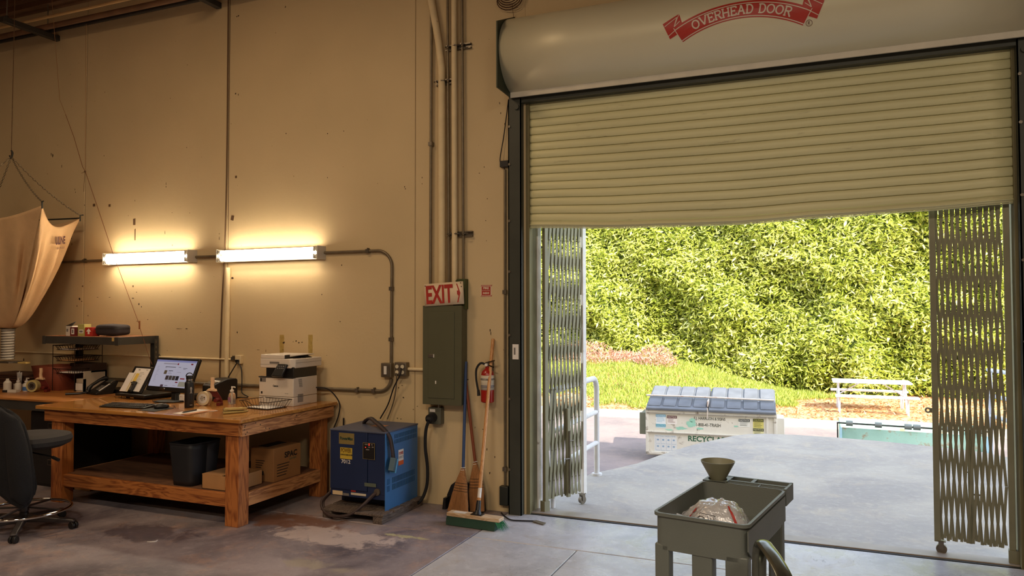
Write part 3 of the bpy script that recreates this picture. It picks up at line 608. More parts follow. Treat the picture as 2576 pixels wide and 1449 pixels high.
# ---------------------------------------------------------------- railings
m_rail = mat('rail_white', lin((206, 206, 208)), .5, var=.06, vs=8, dirt=(lin((130, 110, 96)), 14, .62, .8))
rl = thing('pipe_railing', (-2.035, 7.02, 0), 'white pipe railing with three bars along the left edge of the dock slab', 'railing')
b = MB(); b.tube(arcpts((-2.035, 6.90, .82), .12, pi/2, 0, 8, Y1, Z1)[::1]+[(-2.035, 7.02, .02)], .026, n=12); b.build('end_post', m_rail, rl)
b = MB(); b.tube([(-2.035, 5.72, .94), (-2.035, 6.90, .94)], .026, n=12); b.build('rail', m_rail, rl)
for z in (.61, .315): b = MB(); b.tube([(-2.035, 5.72, z), (-2.035, 7.02, z)], .022, n=12); b.build('rail', m_rail, rl)
b = MB(); b.tube([(-2.035, 5.74, 0), (-2.035, 5.74, .94)], .022, n=12); b.build('post', m_rail, rl)
b = MB(); b.cyl((-2.035, 7.02, 0), (-2.035, 7.02, .02), .05, n=16); b.build('base_flange', m_rail, rl)
rl = thing('pipe_railing', (2.1, 10.3, GZ), 'pale blue pipe railing in the yard seen at the right picture edge', 'railing')
for z in (.82, .50, .24): b = MB(); b.tube([(1.95, 11.2, z), (2.25, 9.6, z+.02)], .025, n=10); b.build('rail', m_pb, rl)
for x, y in ((1.96, 11.15), (2.24, 9.65)): b = MB(); b.tube([(x, y, GZ), (x, y, .82)], .025, n=10); b.build('post', m_pb, rl)
# ================================================================ FOLDING GATES
m_gate = mat('gate_steel', lin((128, 125, 100)), .5, .2, var=.12, vs=6)  # steel lightened: lens glare over the gates is put into the colour
def gate(base, ang, Wd, pitch, hh, H, label, latch):
    g = thing('folding_gate', base, label, 'gate', 'folding gates in the loading door', rz=ang)
    sl = (pitch/2)/hh; bwid = pitch*.52; zb, zt_ = .10, H
    riv = MB()
    for fam, yo in ((1, 0.0), (-1, .008)):
        k0 = int(-(H*sl)/pitch)-2 if fam > 0 else 0; k1 = int(Wd/pitch)+2 if fam > 0 else int((Wd+H*sl)/pitch)+2
        for k in range(k0, k1):
            u0 = k*pitch   # u = u0 + fam*sl*z
            za, zc = zb, zt_
            if fam > 0: za = max(za, (0-u0)/sl); zc = min(zc, (Wd-u0)/sl)
            else: za = max(za, (u0-Wd)/sl); zc = min(zc, u0/sl)
            if zc-za < .12: continue
            p = (u0+fam*sl*za+rnd.uniform(-.0015, .0015), u0+fam*sl*zc+rnd.uniform(-.0015, .0015)); b = MB(); za += rnd.uniform(-.012, .012)*(za <= zb+.01)
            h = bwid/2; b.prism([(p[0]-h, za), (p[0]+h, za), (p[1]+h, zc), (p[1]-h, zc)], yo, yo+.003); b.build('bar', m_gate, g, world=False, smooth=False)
            if fam > 0:
                z = za-((za-u0/sl/2) % hh)
                while z < zc:
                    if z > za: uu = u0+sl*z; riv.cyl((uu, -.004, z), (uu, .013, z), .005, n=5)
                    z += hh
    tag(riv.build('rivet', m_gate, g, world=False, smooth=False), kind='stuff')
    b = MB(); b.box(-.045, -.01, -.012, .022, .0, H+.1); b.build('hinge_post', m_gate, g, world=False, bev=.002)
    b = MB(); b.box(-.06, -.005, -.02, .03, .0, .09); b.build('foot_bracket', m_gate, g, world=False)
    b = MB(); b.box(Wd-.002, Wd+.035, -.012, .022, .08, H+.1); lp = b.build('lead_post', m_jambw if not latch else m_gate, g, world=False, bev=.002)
    b = MB(); b.cyl((Wd-.005, -.01, .035), (Wd-.005, .018, .035), .032, n=16); b.build('caster_wheel', m_steel, lp, world=False)
    b = MB(); b.box(Wd-.018, Wd+.012, -.016, -.011, .03, .085); b.box(Wd-.018, Wd+.012, .02, .025, .03, .085); b.box(Wd-.03, Wd+.02, -.016, .025, .082, .088); b.build('caster_fork', m_steel, lp, world=False)
    mid = Wd*.52
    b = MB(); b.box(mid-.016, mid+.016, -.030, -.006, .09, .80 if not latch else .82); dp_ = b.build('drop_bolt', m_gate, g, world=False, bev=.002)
    b = MB(); b.tube([(mid, -.036, .62), (mid, -.036, .12)], .006, n=6); b.tube([(mid, -.036, .40), (mid-.05, -.04, .40)], .006, n=6); b.tube([(mid, -.036, .54), (mid+.04, -.04, .54)], .005, n=6); b.build('bolt_handle', m_steel, dp_, world=False)
    if latch:
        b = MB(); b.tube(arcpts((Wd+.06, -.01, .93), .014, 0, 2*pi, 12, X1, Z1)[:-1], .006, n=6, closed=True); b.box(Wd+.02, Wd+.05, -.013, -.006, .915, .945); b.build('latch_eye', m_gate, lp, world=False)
    return g
a0 = Vector((-2.054+.03, 5.615, 0)); a1 = Vector((-1.843, 5.945, 0)); dd = a1-a0
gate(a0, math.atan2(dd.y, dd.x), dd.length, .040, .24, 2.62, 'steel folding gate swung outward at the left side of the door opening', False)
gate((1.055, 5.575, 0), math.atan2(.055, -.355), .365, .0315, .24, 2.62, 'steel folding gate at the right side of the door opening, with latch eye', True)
# ================================================================ WALL LAMPS
m_tube = mat('tube_lit', (1, .9, .75), .4, var=0, emit=(1.0, .84, .62), es=38)
m_tube2 = mat('tube_lit_dim', (1, .9, .75), .4, var=0, emit=(1.0, .84, .62), es=14)
m_fix = mat('fixture_white', lin((206, 202, 192)), .35, .1, var=.03)
for x0, x1, zc, lab, dim in ((-6.715, -5.575, 2.118, 'twin-tube fluorescent wall lamp, left one, above the monitor', False), (-5.225, -4.075, 2.106, 'twin-tube fluorescent wall lamp, right one, above the printer', True)):
    t = thing('wall_lamp', ((x0+x1)/2, YW, zc), lab, 'lamp', 'fluorescent lamps on the wall')
    b = MB(); b.prism([(YW, zc-.055), (YW, zc+.055), (YW-.05, zc+.055), (YW-.065, zc+.02), (YW-.065, zc-.02), (YW-.05, zc-.055)], x0, x1, 'yz'); hs = b.build('housing', m_fix, t)
    for xx in (x0-.002, x1-.008):
        b = MB(); b.box(xx, xx+.01, YW-.12, YW, zc-.06, zc+.06); b.build('end_cap', m_fix, t, bev=.002)
    for i, dz in enumerate((.032, -.032)):
        b = MB(); b.cyl((x0+.03, YW-.095, zc+dz), (x1-.035, YW-.095, zc+dz), .0165, n=16); tb_ = b.build('tube', m_tube2 if (dim and i) else m_tube, t)
        for xx in (x0+.022, x1-.045):
            b = MB(); b.cyl((xx, YW-.095, zc+dz), (xx+.018, YW-.095, zc+dz), .018, n=12); b.box(xx-.004, xx+.004, YW-.115, YW-.06, zc+dz-.02, zc+dz+.02); b.build('socket', m_fix, t)
# ================================================================ CONDUITS AND BOXES
m_con = mat('conduit', lin((120, 108, 88)), .45, .5, var=.15, vs=12)
m_conp = mat('painted_pipe', lin((222, 202, 160)), .6, var=.08, vs=8, dirt=(lin((120, 90, 50)), 16, .66, .6))
def conduit(pts, r, m, label, clips=(), grp=None, name='conduit', cat='conduit'):
    p0 = Vector(pts[0]); t = thing(name, p0, label, cat, grp)
    b = MB(); b.tube(pts, r, n=10); b.build('pipe', m, t)
    for c in clips:
        c = Vector(c); b = MB(); b.box(c.x-.016, c.x+.016, c.y-r-.006, YW, c.z-.016, c.z+.016); b.cyl((c.x, c.y-.01, c.z+.022), (c.x, YW, c.z+.022), .006, n=6); b.build('clip', m_steel, t)
    return t
yc = YW-.018
conduit([(-7.47, yc, 2.11), (-6.70, yc, 2.115)], .0125, m_con, 'thin grey conduit along the wall left of the wall lamps', [(-7.1, yc, 2.113)])
conduit([(-5.575, yc, 2.112), (-5.23, yc, 2.112)], .0125, m_con, 'short conduit joining the two wall lamps')
tr = [(-4.075, yc, 2.108), (-3.52, yc, 2.108)]+arcpts((-3.52, yc, 1.968), .14, pi/2, 0, 8, X1, Z1)[1:]+[(-3.384, yc, 1.15)]
conduit(tr, .0125, m_con, 'conduit bending down the wall from the right wall lamp to the switch box', [(-3.62, yc, 2.108), (-3.382, yc, 1.78), (-3.383, yc, 1.35)])
conduit([(-8.3, yc, 1.15), (-7, yc, 1.143), (-5.1, yc, 1.138)], .009, m_conp, 'thin painted cable raceway running along the wall behind the shelf', [(-5.1, yc, 1.145), (-6.05, yc, 1.14)])
conduit([(-7.2, yc, .90), (-5.5, yc, .898), (-3.50, yc, .908)]+arcpts((-3.50, yc, 1.028), .12, -pi/2, -.1, 7, X1, Z1)[1:], .016, m_con, 'thick grey conduit running low behind the bench and up to the outlet box', [(-5.6, yc, .898), (-3.72, yc, .905), (-3.55, yc, .908)])
conduit([(-3.27, yc, 1.105), (-3.02, yc, 1.103)], .014, m_conp, 'short conduit between the outlet box and the breaker panel')
# vertical risers
xs = lambda px, py=600: at(px, py, YW-.03).x
conduit([(xs(1083), YW-.03, 1.80), (xs(1086, 60), YW-.03, 5.1)], .012, m_con, 'thin riser conduit at the left of the pipe bundle above the panel', [(xs(1084, 340), YW-.03, 2.98)], 'riser pipes above the panel')
conduit([(xs(1115), YW-.05, 1.72), (xs(1114, 160), YW-.05, 3.60), (xs(1106, 100), YW-.05, 3.83), (xs(1087, 0), YW-.05, 4.20), (xs(1087, 0)-.25, YW-.05, 5.1)], .030, m_conp, 'fat cream riser pipe bending left near the top, above the exit sign', [], 'riser pipes above the panel')
conduit([(xs(1130), YW-.03, 1.72), (xs(1124, 60), YW-.03, 5.1)], .011, m_con, 'thin riser conduit between the two fat cream pipes', [], 'riser pipes above the panel')
conduit([(xs(1147), YW-.05, 1.72), (xs(1144, 60), YW-.05, 5.1)], .024, m_conp, 'straight cream riser pipe right of the bent fat one', [], 'riser pipes above the panel')
conduit([(xs(1166), YW-.03, 1.80), (xs(1161, 60), YW-.03, 5.1)], .011, m_con, 'thin riser conduit at the right of the pipe bundle', [], 'riser pipes above the panel')
conduit([(-5.175, YW-.022, .80), (-5.17, YW-.022, 2.0)], .022, m_conp, 'cream painted pipe running down the wall joint behind the label printer')
for px0, px1, py in ((1120, 1183, 122), (1095, 1142, 209), (1125, 1187, 590)):
    p0 = at(px0, py, YW-.03); p1 = at(px1, py, YW-.03); p1.z = p0.z; t = thing('strut_channel', (p0.x, YW, p0.z), {122: 'uppermost slotted strut clamping the riser pipes', 209: 'middle slotted strut clamping the fat riser pipe', 590: 'lowest slotted strut clamping the riser pipes'}[py], 'strut', 'struts behind the riser pipes')
    b = MB(); b.box(p0.x, p1.x, YW-.028, YW, p0.z-.022, p0.z-.012); b.box(p0.x, p1.x, YW-.028, YW, p0.z+.012, p0.z+.022); b.box(p0.x, p1.x, YW-.006, YW, p0.z-.02, p0.z+.02); b.build('channel', m_steel, t)
    for k in range(3):
        x = p0.x+(p1.x-p0.x)*(.18+.28*k); b = MB(); b.tube(arcpts((x, YW-.045, p0.z), .030, pi, 2*pi, 8, X1, Y1), .004, n=5); b.cyl((x, YW-.085, p0.z), (x, YW-.07, p0.z), .006, n=6); b.build('pipe_clamp', m_steel, t)
t = conduit([(-2.335, YW-.016, .20), (-2.333, YW-.016, 2.72)], .010, m_con, 'thin conduit beside the door guide ending in a small floor box', [(-2.335, YW-.016, .34), (-2.334, YW-.016, 1.74)])
b = MB(); b.box(-2.372, -2.298, YW-.05, YW, .06, .21); b.build('floor_box', m_dark, t, bev=.006)
b = MB(); b.box(-2.37, -2.30, YW-.035, YW, 2.74, 2.79); b.tube(bez([(-2.335, YW-.02, 2.72), (-2.345, YW-.03, 2.76), (-2.37, YW-.03, 2.80), (-2.34, YW-.02, 3.0), (-2.30, YW-.02, 3.28)]), .004, n=6); b.build('loose_wire', m_blackcable, t)
# brackets and pipes at the wall head
m_db = mat('bracket_dark', lin((44, 38, 30)), .6)
for x, lab in ((-7.58, 'dark strut bracket carrying the pipes high on the wall, left one'), (-5.33, 'dark strut bracket carrying the pipes high on the wall, right one')):
    t = thing('strut_bracket', (x, YW, 4.53), lab, 'bracket', 'brackets high on the wall')
    b = MB(); b.box(x-.03, x+.03, 4.88, YW, 4.50, 4.555); b.build('arm', m_db, t, bev=.003)
    b = MB(); b.cyl((x, 5.36, 4.555), (x, 5.36, 5.12), .006, n=6); b.cyl((x, 4.93, 4.555), (x, 4.93, 5.12), .006, n=6); b.build('threaded_rod', m_steel, t)
    b = MB()
    for y in (5.36, 4.93): b.cyl((x, y, 4.555), (x, y, 4.58), .015, n=6)
    b.build('nut', m_db, t)
conduit([(-12, 5.30, 4.585), (-3.4, 5.30, 4.585)], .028, m_beam, 'brown sprinkler pipe resting on the brackets near the wall')
conduit([(-12, 5.42, 4.60), (-3.4, 5.42, 4.60)], .020, m_db, 'dark pipe closest to the wall above the brackets')
conduit([(-12, 5.10, 4.572), (-3.4, 5.10, 4.572)], .014, mat('pale_conduit', lin((196, 160, 110)), .45, .3), 'pale thin conduit on the outer end of the brackets')
# switch box, outlet box, small outlet, big outlet
def jbox(name, label, x0, x1, z0, z1, dep, cat, m=m_con):
    t = thing(name, ((x0+x1)/2, YW, z0), label, cat); b = MB(); b.box(x0, x1, YW-dep, YW, z0, z1); b.build('box', m, t, bev=.004)
    return t
t = jbox('switch_box', 'grey steel wall switch box with white paddle at the end of the bent conduit', -3.465, -3.365, 1.03, 1.15, .05, 'switch')
b = MB(); b.box(-3.455, -3.375, YW-.055, YW-.05, 1.04, 1.14); b.build('cover', m_steel, t, bev=.002)
b = MB(); b.box(-3.43, -3.403, YW-.062, YW-.055, 1.055, 1.125); b.build('paddle', m_white, t, bev=.002)
t = ob1 = jbox('outlet_box', 'grey double outlet box with black plugs beside the switch box', -3.33, -3.215, 1.045, 1.16, .055, 'outlet')
b = MB(); b.box(-3.325, -3.22, YW-.060, YW-.055, 1.05, 1.155); b.build('cover', m_steel, t, bev=.002)
for i, x in enumerate((-3.300, -3.248)):
    for z in (1.125, 1.078):
        b = MB(); b.cyl((x, YW-.064, z), (x, YW-.060, z), .016, n=16); b.build('socket_face', mat('socket_ivory', lin((214, 204, 176)), .5), t)
t = ob2 = jbox('outlet_box', 'small cream outlet high on the wall between monitor and printer', -5.065, -4.995, 1.10, 1.18, .035, 'outlet', m_conp)
b = MB(); b.box(-5.05, -5.01, YW-.05, YW-.035, 1.11, 1.14); b.build('plug', m_black, t, bev=.003)
t = jbox('power_outlet', 'grey industrial outlet box with thick black plug under the breaker panel', -3.0, -2.885, .665, .80, .065, 'outlet', mat('box_grey', lin((98, 98, 84)), .5, .2))
b = MB(); b.box(-2.985, -2.935, YW-.067, YW-.065, .765, .788); b.build('rating_sticker', m_white, t)
b = MB(); b.cyl((-2.955, YW-.13, .715), (-2.955, YW-.065, .722), .036, .040, n=18); b.cyl((-2.955, YW-.145, .70), (-2.955, YW-.13, .715), .022, .030, n=16); b.build('plug', m_blackr, t)
tag(MB().tube(bez([(-2.955, YW-.14, .70), (-2.985, YW-.13, .62), (-2.995, YW-.12, .48), (-2.985, YW-.10, .30), (-3.0, YW-.10, .14), (-3.06, YW-.14, .03), (-3.25, 5.30, .02), (-3.5, 5.25, .02)]), .0135, n=10).build('power_cable', m_blackr), 'thick black power cable dropping from the industrial outlet to the floor', 'cable')
def cable(name, pts, r, label, m=m_blackcable, n=6, g=None, par=None):
    o = MB().tube(bez(pts, n), r, n=6).build(name, m, par)
    return tag(o, label, None if par else 'cable', g)
cable('power_cord', [(-3.250, YW-.075, 1.115), (-3.258, YW-.08, 1.06), (-3.33, YW-.06, .95), (-3.40, YW-.04, .80), (-3.47, YW-.05, .68)], .006, 'thin black cord from the double outlet down behind the blue charger', par=ob1)
cable('power_cord', [(-3.30, YW-.07, 1.07), (-3.305, YW-.06, .98), (-3.33, YW-.05, .86), (-3.37, YW-.04, .76), (-3.40, YW-.05, .68)], .006, 'grey cord hanging behind the blue charger from the double outlet', m_con, par=ob1)
cable('power_cord', [(-5.02, YW-.05, 1.12), (-5.10, YW-.06, 1.0), (-5.19, YW-.08, .85), (-5.14, 5.36, .83)], .005, 'black cord slanting from the small outlet down to the label printer', par=ob2)
cable('power_cord', [(-5.02, YW-.05, 1.12), (-4.975, YW-.05, 1.06), (-4.965, YW-.05, .95), (-4.955, YW-.06, .84), (-4.85, 5.38, .806), (-5.02, 5.33, .806)], .005, 'black cord hanging straight from the small outlet to the bench', par=ob2)
cable('wall_cable', [(-5.20, YW-.02, 5.0), (-5.20, YW-.02, 3.0), (-5.215, YW-.02, 2.2), (-5.245, YW-.02, 1.6), (-5.262, YW-.02, 1.0), (-5.26, YW-.02, .86)], .006, 'dark cable running down the wall joint past the lamps', m_joint)
cable('wall_cable', [(-3.86, 5.46, .66), (-3.87, 5.46, .45), (-3.93, 5.46, .30), (-3.85, 5.42, .10), (-3.72, 5.38, .16), (-3.6, 5.36, .2)], .007, 'dark cord on the wall between bench and blue charger')
t = thing('wire_coil', (-2.30, 5.42, 4.30), 'coil of thin dark wire hanging high on the wall above the door hood', 'wire coil')
b = MB()
for k in range(5):
    c = at(1282, -8, 5.44); b.tube([c+Vector((math.cos(2*pi*i/20)*(.11-.008*k), -.004*k, math.sin(2*pi*i/20)*(.085-.006*k)+.012*k-.02)) for i in range(20)], .004, n=5, closed=True)
b.build('strand', mat('wire_brown', lin((60, 34, 20)), .5), t)
b = MB(); b.tube([at(1288, 8, 5.46), at(1294, 60, 5.46)], .002, n=4); b.build('tail', m_joint, t)
# ================================================================ BREAKER PANEL, SIGNS
m_panel = mat('panel_grey', lin((88, 88, 66)), .5, .1, var=.05)
bp_ = thing('breaker_panel', (-2.86, YW, .82), 'tall grey-green electrical breaker panel on the wall under the exit sign', 'breaker panel')
x0, x1, z0, z1 = -3.022, -2.676, .835, 1.632
b = MB(); b.box(x0, x1, 5.375, YW, z0, z1); b.build('cabinet', m_panel, bp_, bev=.003)
b = MB(); b.box(x0-.004, x1+.004, 5.368, 5.375, z0-.004, z1+.002); b.build('trim_cover', m_panel, bp_, bev=.002)
b = MB(); b.box(x0+.05, x1-.06, 5.362, 5.368, z0+.05, z1-.05); pdr = b.build('door', m_panel, bp_, bev=.002)
b = MB(); b.box(x0+.052, x0+.10, 5.356, 5.362, 1.212, 1.240); b.build('latch', m_steel, pdr, bev=.002)
b = MB(); b.box(x0+.10, x0+.106, 5.358, 5.362, 1.212, 1.24); b.box(x0+.115, x0+.125, 5.3605, 5.362, 1.0, 1.025); b.build('label_scrap', m_white, pdr)
b = MB(); b.cyl((-2.91, 5.43, .79), (-2.91, 5.43, .84), .010, n=8); b.build('nipple', m_steel, bp_)
es = thing('exit_sign', (-2.88, 5.345, 1.73), 'white exit sign with red letters and right-pointing arrow above the panel', 'sign')
Ys = 5.36; c0 = [at(x, y, Ys) for x, y in ((1069.5, 768), (1165, 763), (1162.5, 709), (1067.5, 718))]
rs = (c0[1]-c0[0]+c0[2]-c0[3]).normalized(); us = Vector((-rs.z, 0, rs.x)).normalized()
cs = sum(c0, Vector())/4; sw, sh = .350, .182
b = MB()
b.grid(10, 2, lambda u, v: cs+rs*(u-.5)*sw+us*(v-.5)*sh+Vector((0, .025*max(0, u-.7)**2*6, 0)))
b.build('sign_panel', mat('sign_white', lin((222, 200, 168)), .5, var=.04, vs=10), es, solid=.002)
text('EXIT', .13, m_red, es, cs-rs*.035, rs, us, fit=(.245, .150), bold=.004, off=.004)
b = MB()
def sp(x, z): return cs+rs*x+us*z+Vector((0, -.0025+max(0, x/sw+.5-.7)**2*.15, 0))
b.add([sp(*p) for p in [(.118, .075), (.127, .075), (.150, .0), (.130, -.075), (.120, -.075), (.140, .0)]], [(0, 1, 2, 5), (5, 2, 3, 4)])
b.add([sp(*p) for p in [(.122, .02), (.140, .02), (.140, -.02), (.128, -.02), (.128, -.012), (.122, -.012)]], [(0, 1, 2, 3, 4, 5)])
b.build('arrow', m_red, es, smooth=False)
b = MB()
for x, z in ((-.163, .075), (.155, .08), (.160, .05)): b.cyl(sp(x, z)+Vector((0, -.002, 0)), sp(x, z)+Vector((0, .004, 0)), .004, n=6)
b.build('screw', m_dark, es)
t = thing('alarm_box', (-2.70, YW, 1.60), 'small dark green metal box half hidden behind the exit sign', 'box')
m_gb = mat('box_green', lin((70, 78, 40)), .5, .1)
b = MB(); b.box(-2.775, -2.665, 5.42, YW, 1.605, 1.85); b.build('box', m_gb, t, bev=.003)
b = MB(); b.box(-2.755, -2.73, 5.414, 5.42, 1.63, 1.84); b.box(-2.71, -2.685, 5.414, 5.42, 1.63, 1.80); b.build('rib', m_gb, t)
b = MB(); b.prism([(-2.76, 1.605), (-2.685, 1.605), (-2.69, 1.57), (-2.715, 1.53), (-2.735, 1.53), (-2.76, 1.57)], 5.425, 5.46); b.build('pull_tab', m_gb, t)
b = MB(); b.cyl((-2.708, 5.47, .85), (-2.708, 5.47, 1.56), .003, n=5); b.build('pull_wire', m_con, t)
fs_ = thing('fire_sticker', (-2.506, YW, 1.75), 'red and white striped fire extinguisher sticker on the wall', 'sticker')
plate(fs_, 'backing', mat('sticker_white', lin((220, 200, 176)), .5), (-2.506, YW, 1.753), X1, Z1, .094, .094, .001)
b = MB()
for k in range(8):
    x = -2.553+k*.0125
    for zz, h in ((1.788, .012), (1.706, .012)): b.slab([(x, YW-.0015, zz), (x+.006, YW-.0015, zz), (x+.012, YW-.0015, zz+h), (x+.006, YW-.0015, zz+h)], .0008, MY)
b.box(-2.545, -2.467, YW-.0025, YW-.001, 1.719, 1.786); b.build('stripes', m_red, fs_, smooth=False)
text('FIRE', .02, mat('sticker_white', lin((220, 200, 176)), .5), fs_, (-2.506, YW-.0025, 1.774), X1, Z1, fit=(.05, .017), bold=.001)
text('EXTINGUISHER', .01, mat('sticker_white', lin((220, 200, 176)), .5), fs_, (-2.506, YW-.0025, 1.755), X1, Z1, fit=(.066, .008))
text('INSIDE', .02, mat('sticker_white', lin((220, 200, 176)), .5), fs_, (-2.506, YW-.0025, 1.734), X1, Z1, fit=(.055, .015), bold=.001)
t = thing('notice_card', (-2.23, 5.41, 1.21), 'small white notice card stuck on the left door guide', 'notice')
plate(t, 'card', m_paper, (-2.225, 5.418, 1.27), X1, Z1, .052, .118)
plate(t, 'print_block', m_grey, (-2.232, 5.418, 1.275), X1, Z1, .014, .055, .001, .0013)
# ================================================================ FIRE EXTINGUISHER
m_fe = mat('extinguisher_red', lin((160, 30, 22)), .3, coat=.3, var=.04)
fe = thing('fire_extinguisher', (-2.455, 5.39, .865), 'red fire extinguisher hanging on the wall behind the push broom handle', 'fire extinguisher')
b = MB(); b.lathe([(0, 0), (.045, 0), (.053, .008), (.053, .215), (.045, .245), (.025, .262), (.018, .27), (.018, .285), (0, .285)], 28, (-2.455, 5.395, .868)); b.build('cylinder', m_fe, fe)
b = MB(); b.lathe([(.0535, .10), (.0535, .215)], 28, (-2.455, 5.395, .868)); b.build('label_band', mat('label_cream', lin((206, 196, 176)), .5), fe, solid=.0005)
b = MB()
for z in (1.055, 1.0, .99): b.lathe([(.0542, z-.868), (.0542, z-.864)], 28, (-2.455, 5.395, .868))
b.build('label_print', mat('label_blue', lin((60, 70, 110)), .5), fe)
b = MB(); b.cyl((-2.455, 5.395, 1.145), (-2.455, 5.395, 1.185), .017, n=12); b.build('valve', m_steel, fe)
b = MB(); b.add([(-2.47, 5.385, 1.185), (-2.385, 5.36, 1.205), (-2.385, 5.36, 1.195), (-2.47, 5.385, 1.175), (-2.47, 5.405, 1.185), (-2.385, 5.38, 1.205), (-2.385, 5.38, 1.195), (-2.47, 5.405, 1.175)], [(0, 1, 2, 3), (4, 7, 6, 5), (0, 4, 5, 1), (3, 2, 6, 7), (1, 5, 6, 2), (0, 3, 7, 4)]); b.tube([(-2.455, 5.39, 1.165), (-2.39, 5.365, 1.15)], .006, n=6); b.build('lever', m_chrome, fe)
b = MB(); b.cyl((-2.455, 5.372, 1.165), (-2.455, 5.362, 1.165), .012, n=12); b.build('gauge', m_white, fe)
b = MB(); b.tube(bez([(-2.47, 5.39, 1.168), (-2.51, 5.38, 1.175), (-2.545, 5.38, 1.13), (-2.548, 5.38, 1.06), (-2.535, 5.375, .99), (-2.525, 5.37, .96)]), .009, n=8); b.cyl((-2.525, 5.37, .965), (-2.518, 5.365, .92), .011, .014, n=10); b.build('hose', m_blackr, fe)
b = MB(); b.box(-2.47, -2.44, 5.448, YW, 1.02, 1.19); b.tube(arcpts((-2.455, 5.395, 1.05), .056, 0, 2*pi, 20, X1, Y1)[:-1], .003, n=5, closed=True); b.build('wall_bracket', m_steel, fe)
# ================================================================ BROOMS
m_hand = wood('handle_wood', lin((206, 150, 92)), lin((176, 118, 64)), 2, 12, .35)
m_straw = mat('straw', lin((176, 122, 72)), .8, var=.2, vs=3, stretch=(60, 60, 1), bump=.8, bs=10)
m_straw2 = mat('straw_red', lin((150, 84, 54)), .8, var=.25, vs=3, stretch=(60, 60, 1), bump=.8, bs=10)
def cornbroom(name, label, top, neck, bot, hw_, m_h, ms):
    t = thing(name, (bot[0], bot[1], 0), label, 'broom', 'corn brooms leaning on the wall'); top, neck, bot = Vector(top), Vector(neck), Vector(bot); ax_ = (bot-neck).normalized()
    b = MB(); b.tube([top, neck+(neck-top).normalized()*.02], .0125, n=12); b.build('handle', m_h, t)
    sd_ = Vector(X1); sd_ = (sd_-ax_*sd_.dot(ax_)).normalized(); fw = ax_.cross(sd_); L_ = (bot-neck).length
    prof = [(0, .016, .016), (.08, .022, .020), (.20, .036, .024), (.35, .052, .028), (.6, .066, .026), (.85, hw_*.95, .022), (1, hw_, .020)]
    vs = []; n = 28; b = MB()
    for s_, w, d in prof:
        for k in range(n): q = 2*pi*k/n; j = 1+(.05*math.sin(7*k)); vs.append(neck+ax_*(s_*L_+(.008*math.sin(k*2.3) if s_ == 1 else 0))+sd_*w*j*math.cos(q)+fw*d*j*math.sin(q))
    fs2 = [(i*n+k, i*n+(k+1) % n, (i+1)*n+(k+1) % n, (i+1)*n+k) for i in range(len(prof)-1) for k in range(n)]+[tuple(range(6*n, 7*n))]
    b.add(vs, fs2); hd_ = b.build('straw_head', ms, t)
    b = MB()
    for k in range(170):
        x = rnd.uniform(-1, 1); a = .22+.25*rnd.random(); w = lambda s_: np.interp(s_, [p[0] for p in prof], [p[1] for p in prof])
        y = rnd.choice((-1, 1)); e = 1+.03*rnd.random()
        b.tube([neck+ax_*a*L_+sd_*x*w(a)*.95+fw*y*.024*(1-x*x)**.5, neck+ax_*.6*L_+sd_*x*w(.6)*1.02+fw*y*.027*(1-x*x)**.5, neck+ax_*min(e, 1.02)*L_+sd_*(x*w(1)*1.04)+fw*y*.022*(1-x*x)**.5], .0011, n=3)
    tag(b.build('bristles', ms, hd_), kind='stuff')
    for s_ in (.34, .40, .46, .52):
        w = float(np.interp(s_, [p[0] for p in prof], [p[1] for p in prof]))+.002; d = .029
        b = MB(); b.tube([neck+ax_*s_*L_+sd_*w*math.cos(2*pi*i/24)+fw*d*math.sin(2*pi*i/24) for i in range(24)], .0016, n=5, closed=True); b.build('stitching', m_dark, t)
    b = MB(); b.tube([neck+ax_*(i*.0035-.01)+sd_*.0185*math.cos(i*1.2)+fw*.0185*math.sin(i*1.2) for i in range(24)], .003, n=5); b.build('wire_binding', m_white, t)
    return t
cornbroom('corn_broom', 'corn broom with blue handle, left of the two leaning on the wall', (-2.675, 5.455, 1.18), (-2.640, 5.335, .345), (-2.655, 5.27, .02), .088, mat('handle_blue', lin((52, 76, 120)), .4), m_straw)
cornbroom('corn_broom', 'corn broom with reddish brown handle, partly behind the push broom', (-2.70, 5.455, 1.19), (-2.565, 5.40, .385), (-2.53, 5.36, .02), .060, mat('handle_brown', lin((128, 66, 40)), .4, var=.1), m_straw)
pb = thing('push_broom', (-2.45, 5.07, 0), 'push broom with wooden block and green bristles standing on the floor', 'broom')
e0 = az(1123, 1293, .075); e1 = az(1256, 1311, .075); ctr = (e0+e1)/2; dx = (e1-e0); Lb = dx.length; rx = dx.normalized(); ry = Vector((-rx.y, rx.x, 0))
Mb = Matrix(((rx.x, ry.x, 0, ctr.x), (rx.y, ry.y, 0, ctr.y), (0, 0, 1, 0), (0, 0, 0, 1)))
m_block = wood('broom_block', lin((206, 182, 150)), lin((176, 140, 100)), 0, 10, .5)
b = MB(); b.prism([(-Lb/2, 0), (-Lb/2+.01, -.005), (Lb/2-.01, -.005), (Lb/2, 0), (Lb/2, .075), (Lb/2-.012, .085), (-Lb/2+.012, .085), (-Lb/2, .075)], .062, .088, 'xy', Mb); blk = b.build('block', m_block, pb, bev=.004)
b = MB(); b.box(-Lb/2+.045, -Lb/2+.145, .018, .06, .0885, .0895, Mb); b.build('price_sticker', m_white, pb)
m_brg = mat('bristle_green', lin((24, 60, 46)), .7, var=.2); m_brg2 = mat('bristle_bright', lin((50, 140, 100)), .6, var=.1)
b = MB(); b.prism([(-.0, .062), (.08, .062), (.085, .004), (-.022, .004)], -Lb/2+.008, Lb/2-.03, 'yz', Mb); core = b.build('bristle_core', m_brg, pb)
b = MB(); b2 = MB()
